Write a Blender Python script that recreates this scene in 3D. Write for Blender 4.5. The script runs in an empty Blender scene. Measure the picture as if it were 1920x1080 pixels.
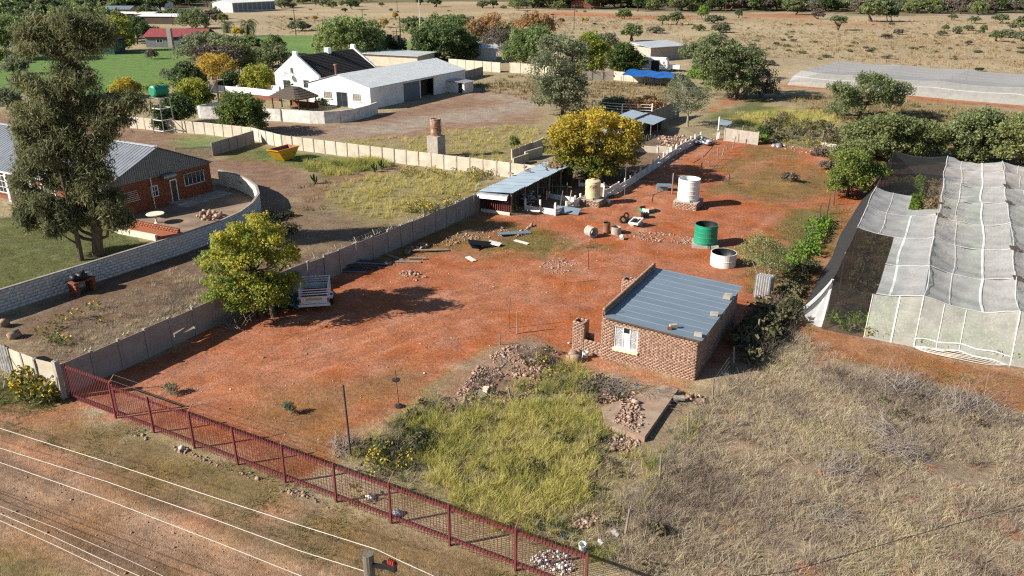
import bpy, math, random
import numpy as np
from mathutils import Vector, Matrix, Euler
sc = bpy.context.scene
COL = sc.collection
R = math.radians
F_PX, V_HOR, CAM_H, YAW = 1493.3, -60.0, 19.0, R(28.6)
PITCH = math.atan((540 - V_HOR) / F_PX)
cd = bpy.data.cameras.new('camera')
cam = bpy.data.objects.new('camera', cd); COL.objects.link(cam)
cam.location = (0, 0, CAM_H)
cam.rotation_euler = (R(90) - PITCH, 0, YAW)
cd.sensor_width = 36; cd.lens = 36 * F_PX / 1920
cd.clip_start = 0.5; cd.clip_end = 6000
sc.camera = cam
sc.render.resolution_x, sc.render.resolution_y = 1024, 576
SUN_EL = R(30.5)
SHADOW_DIR = R(45)                        # heading of the shadows, from +Y towards +X
to_sun = Vector((-math.sin(SHADOW_DIR) * math.cos(SUN_EL), -math.cos(SHADOW_DIR) * math.cos(SUN_EL), math.sin(SUN_EL)))
w = bpy.data.worlds.new('World'); sc.world = w; w.use_nodes = True
nt = w.node_tree
sky = nt.nodes.new('ShaderNodeTexSky'); sky.sky_type = 'NISHITA'; sky.sun_disc = False
sky.sun_elevation = SUN_EL; sky.sun_rotation = math.atan2(to_sun.x, to_sun.y) % (2 * math.pi)
sky.altitude = 1200; sky.air_density = 1.0; sky.dust_density = 0.8
bgn = nt.nodes['Background']; bgn.inputs[1].default_value = 0.058
nt.links.new(sky.outputs[0], bgn.inputs[0])
sd = bpy.data.lights.new('sun', 'SUN'); sd.energy = 5.0; sd.angle = R(0.53); sd.color = (1.0, 0.93, 0.82)
sun = bpy.data.objects.new('sun', sd); COL.objects.link(sun)
sun.rotation_euler = to_sun.to_track_quat('Z', 'Y').to_euler(); sun.location = (0, 0, 60)
sc.view_settings.view_transform = 'Standard'; sc.view_settings.look = 'None'
sc.view_settings.exposure = 0.93; sc.view_settings.gamma = 1.0
sc.view_settings.use_curve_mapping = False
sc.cycles.max_bounces = 6; sc.cycles.diffuse_bounces = 2; sc.cycles.glossy_bounces = 2
sc.cycles.transmission_bounces = 4; sc.cycles.transparent_max_bounces = 12
sc.cycles.use_adaptive_sampling = True
sc.cycles.use_denoising = False; sc.cycles.adaptive_threshold = 0.006; sc.cycles.filter_width = 1.25
CY, SY, CP, SP = math.cos(YAW), math.sin(YAW), math.cos(PITCH), math.sin(PITCH)
def at(u, v, z=0.0):
 """world X, Y of the site-plan point (u, v of the photograph) lying at height z"""
 dx = (u - 960) / F_PX; dv = (v - 540) / F_PX
 fy = CP - dv * SP; fz = -SP - dv * CP
 t = (z - CAM_H) / fz
 x, y = dx * t, fy * t
 return (x * CY - y * SY, x * SY + y * CY)
def at3(u, v, z=0.0):
 x, y = at(u, v, z); return Vector((x, y, z))
def on_plane(u, v, dist):
 """point seen at (u, v) standing dist metres ahead (level distance along the heading)"""
 dx = (u - 960) / F_PX; dv = (v - 540) / F_PX
 fy = CP - dv * SP; fz = -SP - dv * CP
 t = dist / fy
 x = dx * t
 return Vector((x * CY - dist * SY, x * SY + dist * CY, CAM_H + fz * t))
def ahead(p):
 return -p[0] * SY + p[1] * CY
def height(u, vb, vt):
 p = at(u, vb); return max(0.05, on_plane(u, vt, ahead(p)).z)
def px_per_m(p, z=0):
 d = ahead(p); return F_PX / math.hypot(d, CAM_H - z)
def _h(ix, iy, s):
 n = (ix.astype(np.int64) * 374761393 + iy.astype(np.int64) * 668265263 + s * 144665)
 n = (n ^ (n >> 13)) * 1274126177
 n = n ^ (n >> 16)
 return (n & 0xffff) / 65535.0
def vnoise(x, y, s=0):
 ix, iy = np.floor(x), np.floor(y); fx, fy = x - ix, y - iy
 fx = fx * fx * (3 - 2 * fx); fy = fy * fy * (3 - 2 * fy)
 a = _h(ix, iy, s); b = _h(ix + 1, iy, s); c = _h(ix, iy + 1, s); d = _h(ix + 1, iy + 1, s)
 return (a * (1 - fx) + b * fx) * (1 - fy) + (c * (1 - fx) + d * fx) * fy
def fbm(x, y, s=0, o=4):
 x = np.asarray(x, float); y = np.asarray(y, float)
 t = 0; amp = .5; tot = 0
 for k in range(o):
  t = t + amp * vnoise(x * 2 ** k + 17.3 * k, y * 2 ** k - 9.1 * k, s + k); tot += amp; amp *= .5
 return t / tot
def sdist(poly, X, Y):
 """signed distance, negative inside"""
 P = np.array(poly); n = len(P)
 d = np.full(X.shape, 1e18); ins = np.zeros(X.shape, bool)
 for i in range(n):
  a = P[i]; b = P[(i + 1) % n]; e = b - a
  wx, wy = X - a[0], Y - a[1]
  t = np.clip((wx * e[0] + wy * e[1]) / (e @ e + 1e-12), 0, 1)
  d = np.minimum(d, (wx - e[0] * t) ** 2 + (wy - e[1] * t) ** 2)
  c = ((a[1] > Y) != (b[1] > Y)) & (X < (b[0] - a[0]) * (Y - a[1]) / (b[1] - a[1] + 1e-12) + a[0])
  ins ^= c
 d = np.sqrt(d)
 return np.where(ins, -d, d)
def px_poly(pts):
 return [at(u, v) for u, v in pts]
ORG = {}
def tag(o, label, cat, group=None, kind=None):
 o['label'] = label; o['category'] = cat
 if group: o['group'] = group
 if kind: o['kind'] = kind
 return o
def thing(name, label, cat, loc=(0, 0, 0), group=None, rz=0):
 o = bpy.data.objects.new(name, None); COL.objects.link(o)
 o.empty_display_size = .3
 o.location = loc; o.rotation_euler = (0, 0, rz)
 ORG[o] = Vector(loc)
 return tag(o, label, cat, group)
def link(name, mesh, parent=None, loc=(0, 0, 0), rot=(0, 0, 0), scale=(1, 1, 1)):
 """an object for a mesh; loc is in world metres (things here stand unrotated)"""
 o = bpy.data.objects.new(name, mesh); COL.objects.link(o)
 if parent is not None:
  o.parent = parent; o.location = Vector(loc) - ORG.get(parent, Vector())
 else:
  o.location = loc
 o.rotation_euler = rot; o.scale = scale
 ORG[o] = Vector(loc)
 return o
def copy_tree(src, loc=None, rz=None, scale=None, label=None):
 def rec(o, par):
  c = o.copy(); COL.objects.link(c)
  if par is not None: c.parent = par
  for ch in o.children: rec(ch, c)
  return c
 r = rec(src, None)
 if loc is not None: r.location = loc
 if rz is not None: r.rotation_euler = (0, 0, rz)
 if scale is not None: r.scale = scale if hasattr(scale, '__len__') else (scale,) * 3
 if label: r['label'] = label
 return r
def mesh_np(name, V, Fq, mats=(), smooth=False, attrs=None, k=4):
 """mesh from numpy verts (N,3) and k-gon indices (M,k)"""
 m = bpy.data.meshes.new(name)
 V = np.ascontiguousarray(V, np.float32); Fq = np.ascontiguousarray(Fq, np.int32)
 m.vertices.add(len(V)); m.vertices.foreach_set('co', V.ravel())
 m.loops.add(Fq.size); m.loops.foreach_set('vertex_index', Fq.ravel())
 m.polygons.add(len(Fq)); m.polygons.foreach_set('loop_start', np.arange(0, Fq.size, Fq.shape[1], dtype=np.int32))
 m.polygons.foreach_set('loop_total', np.full(len(Fq), Fq.shape[1], np.int32))
 if smooth: m.polygons.foreach_set('use_smooth', np.ones(len(Fq), bool))
 for nm, (typ, dom, arr) in (attrs or {}).items():
  a = m.attributes.new(nm, typ, dom)
  a.data.foreach_set('color' if 'COLOR' in typ else 'value', np.ascontiguousarray(arr, np.float32 if typ != 'INT' else np.int32).ravel())
 for mt in mats: m.materials.append(mt)
 m.update(calc_edges=True)
 return m
class MB:
 """collects shapes in world metres and links them as ONE mesh object"""
 def __init__(s): s.v = []; s.f = []; s.m = []
 def add(s, vs, fs, mi=0):
  o = len(s.v); s.v += [tuple(p) for p in vs]; s.f += [tuple(i + o for i in f) for f in fs]; s.m += [mi] * len(fs); return s
 def hexa(s, p, mi=0):     # 4 bottom + 4 top points
  return s.add(p, [(3, 2, 1, 0), (4, 5, 6, 7), (0, 1, 5, 4), (1, 2, 6, 5), (2, 3, 7, 6), (3, 0, 4, 7)], mi)
 def box(s, c, d, rz=0, mi=0, rot=None):
  M = (rot if rot is not None else Euler((0, 0, rz))).to_matrix() if not isinstance(rot, Matrix) else rot
  hx, hy, hz = d[0] / 2, d[1] / 2, d[2] / 2
  pts = [(-hx, -hy, -hz), (hx, -hy, -hz), (hx, hy, -hz), (-hx, hy, -hz), (-hx, -hy, hz), (hx, -hy, hz), (hx, hy, hz), (-hx, hy, hz)]
  return s.hexa([Vector(c) + M @ Vector(p) for p in pts], mi)
 def span(s, x0, x1, y0, y1, z0, z1, mi=0):
  return s.hexa([(x0, y0, z0), (x1, y0, z0), (x1, y1, z0), (x0, y1, z0), (x0, y0, z1), (x1, y0, z1), (x1, y1, z1), (x0, y1, z1)], mi)
 def bar(s, p, q, wd, ht=None, mi=0, up=(0, 0, 1)):
  p, q = Vector(p), Vector(q); d = (q - p).normalized(); ht = ht or wd
  a = d.cross(Vector(up)); a = a.normalized() if a.length > 1e-4 else Vector((1, 0, 0)); b = a.cross(d).normalized()
  a *= wd / 2; b *= ht / 2
  return s.hexa([p - a - b, p + a - b, p + a + b, p - a + b, q - a - b, q + a - b, q + a + b, q - a + b], mi) if False else \
   s.add([p - a - b, p + a - b, p + a + b, p - a + b, q - a - b, q + a - b, q + a + b, q - a + b],
                  [(0, 1, 2, 3), (7, 6, 5, 4), (0, 4, 5, 1), (1, 5, 6, 2), (2, 6, 7, 3), (3, 7, 4, 0)], mi)
 def tube(s, pts, r, n=6, mi=0, cap=True):
  pts = [Vector(p) for p in pts]; rs = r if hasattr(r, '__len__') else [r] * len(pts)
  vs = []; prev = None
  for i, p in enumerate(pts):
   d = (pts[min(i + 1, len(pts) - 1)] - pts[max(i - 1, 0)])
   d = d.normalized() if d.length > 1e-6 else Vector((0, 0, 1))
   a = prev - d * prev.dot(d) if prev is not None else d.orthogonal()
   a.normalize(); b = d.cross(a); prev = a
   for k in range(n):
    t = 2 * math.pi * k / n; vs.append(p + (a * math.cos(t) + b * math.sin(t)) * rs[i])
  fs = [(i * n + k, i * n + (k + 1) % n, (i + 1) * n + (k + 1) % n, (i + 1) * n + k) for i in range(len(pts) - 1) for k in range(n)]
  if cap: fs += [tuple(range(n))[::-1], tuple((len(pts) - 1) * n + k for k in range(n))]
  return s.add(vs, fs, mi)
 def lathe(s, prof, n, c=(0, 0, 0), mi=0, sx=1, sy=1, M=None):
  c = Vector(c); vs = []
  for (r, z) in prof:
   for k in range(n):
    t = 2 * math.pi * k / n; p = Vector((r * math.cos(t) * sx, r * math.sin(t) * sy, z))
    vs.append(c + (M @ p if M is not None else p))
  fs = [(i * n + k, i * n + (k + 1) % n, (i + 1) * n + (k + 1) % n, (i + 1) * n + k) for i in range(len(prof) - 1) for k in range(n)]
  return s.add(vs, fs, mi)
 def prism(s, poly, z0, z1, mi=0):
  n = len(poly)
  vs = [(x, y, z0) for x, y in poly] + [(x, y, z1) for x, y in poly]
  return s.add(vs, [tuple(range(n))[::-1], tuple(range(n, 2 * n))] + [(i, (i + 1) % n, n + (i + 1) % n, n + i) for i in range(n)], mi)
 def slab(s, pts, th, mi=0):   # thin plate: 4 corner points with a thickness along its normal
  p = [Vector(q) for q in pts]; nrm = (p[1] - p[0]).cross(p[3] - p[0]).normalized() * th
  return s.hexa([q - nrm for q in p] + p, mi)
 def mesh(s, name, mats, org=(0, 0, 0), smooth=False):
  m = bpy.data.meshes.new(name); o = Vector(org)
  m.from_pydata([tuple(Vector(p) - o) for p in s.v], [], s.f)
  for mt in (mats if isinstance(mats, (list, tuple)) else [mats]): m.materials.append(mt)
  if len(m.materials) > 1: m.polygons.foreach_set('material_index', s.m)
  if smooth: m.polygons.foreach_set('use_smooth', [True] * len(m.polygons))
  m.update(); return m
 def build(s, name, mats, parent=None, smooth=False, org=None):
  if parent is not None:
   o = ORG[parent]
   ob = link(name, s.mesh(name, mats, o, smooth), parent, o)
   return ob
  o = Vector(org) if org is not None else Vector((np.mean([p[0] for p in s.v]), np.mean([p[1] for p in s.v]), min(p[2] for p in s.v)))
  return link(name, s.mesh(name, mats, o, smooth), None, o)
def new_mat(name):
 m = bpy.data.materials.new(name); m.use_nodes = True
 nt = m.node_tree; return m, nt, nt.nodes, nt.links, nt.nodes['Principled BSDF']
def pmat(name, c1, c2=None, scale=3.0, rough=.8, bump=0.0, metal=0.0, c3=None, stretch=(1, 1, 1), detail=5, spec=.35, dirt=0.0, dirtc=(.25, .1, .045), bscale=None, trans=0.0, lo=.32, hi=.68):
 m, nt, N, L, b = new_mat(name)
 tc = N.new('ShaderNodeTexCoord'); oi = N.new('ShaderNodeObjectInfo')
 mp = N.new('ShaderNodeMapping'); mp.inputs['Scale'].default_value = stretch
 L.new(tc.outputs['Object'], mp.inputs['Vector'])
 add = N.new('ShaderNodeVectorMath'); add.operation = 'ADD'
 sc_ = N.new('ShaderNodeVectorMath'); sc_.operation = 'SCALE'; sc_.inputs[3].default_value = 37.0
 cmb = N.new('ShaderNodeCombineXYZ')
 for i in range(3): L.new(oi.outputs['Random'], cmb.inputs[i])
 L.new(cmb.outputs[0], sc_.inputs[0]); L.new(mp.outputs[0], add.inputs[0]); L.new(sc_.outputs[0], add.inputs[1])
 nz = N.new('ShaderNodeTexNoise'); nz.inputs['Scale'].default_value = scale; nz.inputs['Detail'].default_value = detail; nz.inputs['Roughness'].default_value = .62
 L.new(add.outputs[0], nz.inputs['Vector'])
 rp = N.new('ShaderNodeValToRGB'); e = rp.color_ramp.elements
 c2 = c2 or tuple(x * .75 for x in c1)
 e[0].position = lo; e[0].color = (*c2, 1); e[1].position = hi; e[1].color = (*c1, 1)
 if c3: k = rp.color_ramp.elements.new((lo + hi) / 2); k.color = (*c3, 1)
 L.new(nz.outputs['Fac'], rp.inputs[0]); col = rp.outputs[0]
 if dirt:
  n2 = N.new('ShaderNodeTexNoise'); n2.inputs['Scale'].default_value = .9; n2.inputs['Detail'].default_value = 6; n2.inputs['Roughness'].default_value = .7
  L.new(add.outputs[0], n2.inputs['Vector'])
  mr = N.new('ShaderNodeMapRange'); mr.inputs[1].default_value = .42; mr.inputs[2].default_value = .75; mr.inputs[4].default_value = dirt
  L.new(n2.outputs['Fac'], mr.inputs[0])
  mx = N.new('ShaderNodeMixRGB'); mx.inputs[2].default_value = (*dirtc, 1)
  L.new(mr.outputs[0], mx.inputs[0]); L.new(col, mx.inputs[1]); col = mx.outputs[0]
 L.new(col, b.inputs['Base Color'])
 b.inputs['Roughness'].default_value = rough; b.inputs['Metallic'].default_value = metal; b.inputs['Specular IOR Level'].default_value = spec
 if bump:
  n3 = N.new('ShaderNodeTexNoise'); n3.inputs['Scale'].default_value = bscale or scale * 6; n3.inputs['Detail'].default_value = 3
  L.new(add.outputs[0], n3.inputs['Vector'])
  bp = N.new('ShaderNodeBump'); bp.inputs['Strength'].default_value = bump; bp.inputs['Distance'].default_value = .05
  L.new(n3.outputs['Fac'], bp.inputs['Height']); L.new(bp.outputs[0], b.inputs['Normal'])
 return m
def leaf_mat(name, dark, mid, light, trans=.3, rough=.6):
 """foliage: per-leaf tint picks between three leaf colours, light passes through"""
 m, nt, N, L, b = new_mat(name)
 a = N.new('ShaderNodeAttribute'); a.attribute_name = 'tint'
 oi = N.new('ShaderNodeObjectInfo'); ma = N.new('ShaderNodeMath'); ma.operation = 'MULTIPLY_ADD'; ma.inputs[1].default_value = .24; ma.inputs[2].default_value = -.12
 L.new(oi.outputs['Random'], ma.inputs[0]); ad = N.new('ShaderNodeMath'); L.new(ma.outputs[0], ad.inputs[0]); L.new(a.outputs['Fac'], ad.inputs[1])
 rp = N.new('ShaderNodeValToRGB'); e = rp.color_ramp.elements
 e[0].position = .05; e[0].color = (*dark, 1); e[1].position = .95; e[1].color = (*light, 1)
 k = rp.color_ramp.elements.new(.5); k.color = (*mid, 1)
 L.new(ad.outputs[0], rp.inputs[0]); L.new(rp.outputs[0], b.inputs['Base Color'])
 b.inputs['Roughness'].default_value = rough; b.inputs['Specular IOR Level'].default_value = .25
 tr = N.new('ShaderNodeBsdfTranslucent'); L.new(rp.outputs[0], tr.inputs[0])
 mx = N.new('ShaderNodeMixShader'); mx.inputs[0].default_value = trans
 L.new(b.outputs[0], mx.inputs[1]); L.new(tr.outputs[0], mx.inputs[2]); L.new(mx.outputs[0], N['Material Output'].inputs[0])
 return m
def blade_mat(name, stops, trans=.25):
 """grass: colour comes from the tint carried by each tuft"""
 m, nt, N, L, b = new_mat(name)
 a = N.new('ShaderNodeAttribute'); a.attribute_type = 'INSTANCER'; a.attribute_name = 'tint'
 rp = N.new('ShaderNodeValToRGB'); e = rp.color_ramp.elements
 e[0].position, e[0].color = stops[0][0], (*stops[0][1], 1); e[1].position, e[1].color = stops[-1][0], (*stops[-1][1], 1)
 for p, c in stops[1:-1]: k = e.new(p); k.color = (*c, 1)
 L.new(a.outputs['Fac'], rp.inputs[0]); L.new(rp.outputs[0], b.inputs['Base Color'])
 b.inputs['Roughness'].default_value = .75; b.inputs['Specular IOR Level'].default_value = .15
 tr = N.new('ShaderNodeBsdfTranslucent'); L.new(rp.outputs[0], tr.inputs[0])
 mx = N.new('ShaderNodeMixShader'); mx.inputs[0].default_value = trans
 L.new(b.outputs[0], mx.inputs[1]); L.new(tr.outputs[0], mx.inputs[2]); L.new(mx.outputs[0], N['Material Output'].inputs[0])
 return m
def net_mat(name, col, cover, trans=.45):
 """woven shade cloth: most of the light stopped, the rest passes between the threads"""
 m, nt, N, L, b = new_mat(name)
 tc = N.new('ShaderNodeTexCoord'); nz = N.new('ShaderNodeTexNoise'); nz.inputs['Scale'].default_value = 1.3; nz.inputs['Detail'].default_value = 6; nz.inputs['Roughness'].default_value = .7
 L.new(tc.outputs['Object'], nz.inputs['Vector'])
 mr = N.new('ShaderNodeMapRange'); mr.inputs[1].default_value = .3; mr.inputs[2].default_value = .7; mr.inputs[3].default_value = cover - .1; mr.inputs[4].default_value = cover + .1
 L.new(nz.outputs['Fac'], mr.inputs[0])
 b.inputs['Base Color'].default_value = (*col, 1); b.inputs['Roughness'].default_value = .9; b.inputs['Specular IOR Level'].default_value = .1
 tl = N.new('ShaderNodeBsdfTranslucent'); tl.inputs[0].default_value = (*col, 1)
 m1 = N.new('ShaderNodeMixShader'); m1.inputs[0].default_value = trans; L.new(b.outputs[0], m1.inputs[1]); L.new(tl.outputs[0], m1.inputs[2])
 tp = N.new('ShaderNodeBsdfTransparent'); m2 = N.new('ShaderNodeMixShader')
 L.new(mr.outputs[0], m2.inputs[0]); L.new(tp.outputs[0], m2.inputs[1]); L.new(m1.outputs[0], m2.inputs[2])
 L.new(m2.outputs[0], N['Material Output'].inputs[0])
 return m
M = {}
M['brick'] = pmat('stock_brick', (.42, .2, .12), (.2, .085, .05), 9, c3=(.33, .15, .09), rough=.9, bump=.3, lo=.3, hi=.7)
M['mortar'] = pmat('mortar', (.27, .18, .13), (.21, .135, .1), 5, rough=.95, bump=.2)
M['facebrick'] = pmat('red_face_brick', (.25, .085, .05), (.17, .055, .035), 6, rough=.9)
M['concrete'] = pmat('concrete', (.42, .39, .34), (.3, .27, .23), 2.5, rough=.9, bump=.15, dirt=.25)
M['oldconcrete'] = pmat('weathered_concrete', (.36, .325, .295), (.25, .215, .19), 1.8, rough=.95, bump=.2, dirt=.35, dirtc=(.14, .09, .065))
M['creamwall'] = pmat('cream_painted_concrete', (.58, .52, .42), (.42, .37, .29), 1.3, rough=.9, dirt=.45, dirtc=(.33, .27, .2))
M['blockpaint'] = pmat('whitewashed_block', (.66, .65, .63), (.47, .46, .44), 2.2, rough=.9, bump=.2, dirt=.35, dirtc=(.3, .2, .15))
M['white'] = pmat('white_paint', (.8, .79, .77), (.66, .65, .62), .7, rough=.75, dirt=.16, dirtc=(.5, .42, .34))
M['oldwhite'] = pmat('flaking_white_paint', (.72, .71, .68), (.42, .39, .35), 1.6, rough=.85, dirt=.3, dirtc=(.33, .26, .2), lo=.25, hi=.6)
M['plaster'] = pmat('cream_plaster', (.7, .64, .5), (.6, .54, .4), 2, rough=.9)
M['zinc'] = pmat('galvanised_sheet', (.235, .3, .36), (.18, .235, .285), .9, rough=.45, metal=.3, dirt=.12, dirtc=(.25, .2, .17), stretch=(.35, 1.6, 1))
M['zincpale'] = pmat('pale_roof_sheet', (.52, .55, .56), (.44, .47, .49), .6, rough=.5, metal=.2, dirt=.08, dirtc=(.35, .33, .3), stretch=(1.5, .35, 1))
M['zincmid'] = pmat('dull_roof_sheet', (.24, .26, .29), (.185, .2, .225), .6, rough=.5, metal=.2, dirt=.12, dirtc=(.22, .2, .18), stretch=(1.5, .35, 1))
M['zincgrey'] = pmat('grey_cladding_sheet', (.17, .185, .2), (.13, .145, .155), 1.5, rough=.55, metal=.2)
M['tin'] = pmat('bright_tin', (.55, .56, .57), (.32, .33, .34), 3, rough=.4, metal=.5, dirt=.3, dirtc=(.28, .17, .1))
M['boiler'] = pmat('flaking_boiler_paint', (.5, .44, .38), (.24, .1, .06), 2.2, rough=.85, metal=.1, c3=(.3, .16, .1), dirt=.3, lo=.35, hi=.62)
M['rust'] = pmat('rusty_iron', (.3, .13, .07), (.15, .07, .045), 3, rough=.85, metal=.2, dirt=.3, dirtc=(.4, .33, .28))
M['redpaint'] = pmat('red_oxide_paint', (.165, .04, .04), (.12, .03, .031), 3, rough=.55)
M['greypole'] = pmat('grey_pole_wood', (.2, .17, .14), (.1, .085, .07), 5, rough=.95, stretch=(1, 1, .15), bump=.3)
M['wood'] = pmat('weathered_wood', (.3, .24, .18), (.17, .13, .1), 6, rough=.9, stretch=(1, 1, .2), bump=.2)
M['darkwood'] = pmat('dark_timber', (.1, .075, .055), (.05, .038, .03), 6, rough=.9, stretch=(1, 1, .2))
M['steel'] = pmat('dull_steel', (.3, .3, .3), (.2, .19, .18), 4, rough=.5, metal=.6)
M['darksteel'] = pmat('dark_steel', (.06, .05, .045), (.035, .03, .028), 4, rough=.6, metal=.4)
M['black'] = pmat('black_plastic', (.018, .018, .02), (.01, .01, .011), 4, rough=.5)
M['rubber'] = pmat('black_rubber', (.03, .028, .027), (.018, .017, .016), 8, rough=.9, dirt=.3, dirtc=(.12, .07, .045))
M['glass'] = pmat('dark_window_glass', (.03, .04, .05), (.02, .025, .03), 1, rough=.08, spec=.7)
M['greenplastic'] = pmat('green_tank_plastic', (.012, .25, .14), (.01, .2, .11), 1.5, rough=.45, dirt=.3, dirtc=(.12, .24, .15))
M['whiteplastic'] = pmat('white_tank_plastic', (.74, .78, .75), (.62, .66, .63), 1.5, rough=.5, dirt=.3, dirtc=(.5, .43, .33))
M['beigeplastic'] = pmat('beige_tank_plastic', (.6, .52, .32), (.5, .43, .26), 1.2, rough=.55, dirt=.15, dirtc=(.4, .3, .18))
M['blueplastic'] = pmat('blue_tarp', (.01, .12, .42), (.008, .09, .33), 2, rough=.5, bump=.3)
M['yellow'] = pmat('yellow_paint', (.55, .33, .02), (.42, .24, .015), 2, rough=.55, dirt=.12, dirtc=(.2, .1, .03))
M['carwhite'] = pmat('white_car_paint', (.72, .73, .75), (.62, .63, .65), 2, rough=.35, spec=.5, dirt=.12, dirtc=(.4, .28, .2))
M['carblue'] = pmat('faded_blue_cloth', (.03, .09, .12), (.02, .06, .08), 3, rough=.8)
M['thatch'] = pmat('old_thatch', (.13, .105, .08), (.05, .042, .034), 14, rough=1, bump=.8, stretch=(1, 1, .25))
M['darkroof'] = pmat('dark_thatch_roof', (.045, .04, .038), (.022, .02, .02), 10, rough=1, bump=.6, stretch=(1, .4, 1))
M['redroof'] = pmat('red_roof_sheet', (.27, .065, .065), (.21, .05, .05), 1, rough=.5)
M['bark'] = pmat('bark', (.14, .1, .075), (.07, .05, .038), 6, rough=1, stretch=(1, 1, .3), bump=.5)
M['palebark'] = pmat('pale_bark', (.33, .29, .25), (.17, .14, .12), 6, rough=1, stretch=(1, 1, .3), bump=.4)
M['twig'] = pmat('grey_twig', (.3, .26, .23), (.16, .13, .115), 5, rough=1)
M['rock'] = pmat('stone', (.36, .27, .2), (.2, .12, .08), 4, rough=.95, bump=.3)
M['slab'] = pmat('dusty_old_slab', (.36, .27, .2), (.25, .18, .13), 2.5, rough=1, bump=.2, dirt=.4)
M['soil'] = pmat('red_earth', (.34, .115, .05), (.26, .08, .035), 2, rough=1, bump=.3)
M['rag'] = pmat('dirty_white_cloth', (.65, .62, .58), (.5, .46, .42), 4, rough=.95)
M['wire'] = pmat('aluminium_cable', (.6, .57, .5), (.42, .4, .35), 4, rough=.5, metal=.1)
M['netwhite'] = net_mat('white_shade_cloth', (.78, .79, .8), .6)
M['netfar'] = net_mat('far_shade_cloth', (.6, .62, .62), .5)
M['netfront'] = net_mat('loose_shade_cloth', (.75, .75, .7), .5)
M['seam'] = net_mat('doubled_shade_cloth', (.84, .85, .85), .82, .3)
M['netblack'] = net_mat('black_shade_cloth', (.03, .033, .033), .4, .2)
M['netside'] = net_mat('black_side_cloth', (.045, .047, .05), .84, .2)
# ================================================================== GROUND
def axis(a, b, lo, hi, step, grow=1.07, cap=60):
 xs = list(np.arange(a, b, step)); x, s = b, step
 while x < hi: xs.append(x); s = min(s * grow, cap); x += s
 xs.append(hi); x, s = a, step
 left = []
 while x > lo:
  s = min(s * grow, cap); x -= s; left.append(x)
 return np.array(left[::-1] + xs)
gx = axis(-56, 14, -1500, 900, .21, 1.045)
gy = axis(9, 74, -60, 2600, .21, 1.045)
GX, GY = np.meshgrid(gx, gy)
SOIL = dict(
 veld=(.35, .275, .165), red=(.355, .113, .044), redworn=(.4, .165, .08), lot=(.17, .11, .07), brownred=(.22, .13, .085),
 road=(.3, .175, .1), roaddark=(.2, .125, .078), verge=(.21, .135, .062), green=(.15, .13, .042), weed=(.075, .1, .03), bright=(.12, .2, .05), lawn=(.12, .13, .045),
 dryfield=(.27, .2, .13), yellow=(.27, .235, .05), sand=(.31, .255, .2), sandred=(.26, .16, .105), tan=(.3, .24, .135), concrete=(.33, .29, .24),
 olive=(.23, .185, .08), dark=(.06, .045, .028), rubble=(.27, .165, .11), bush=(.1, .095, .045), crop=(.24, .14, .085))
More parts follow.
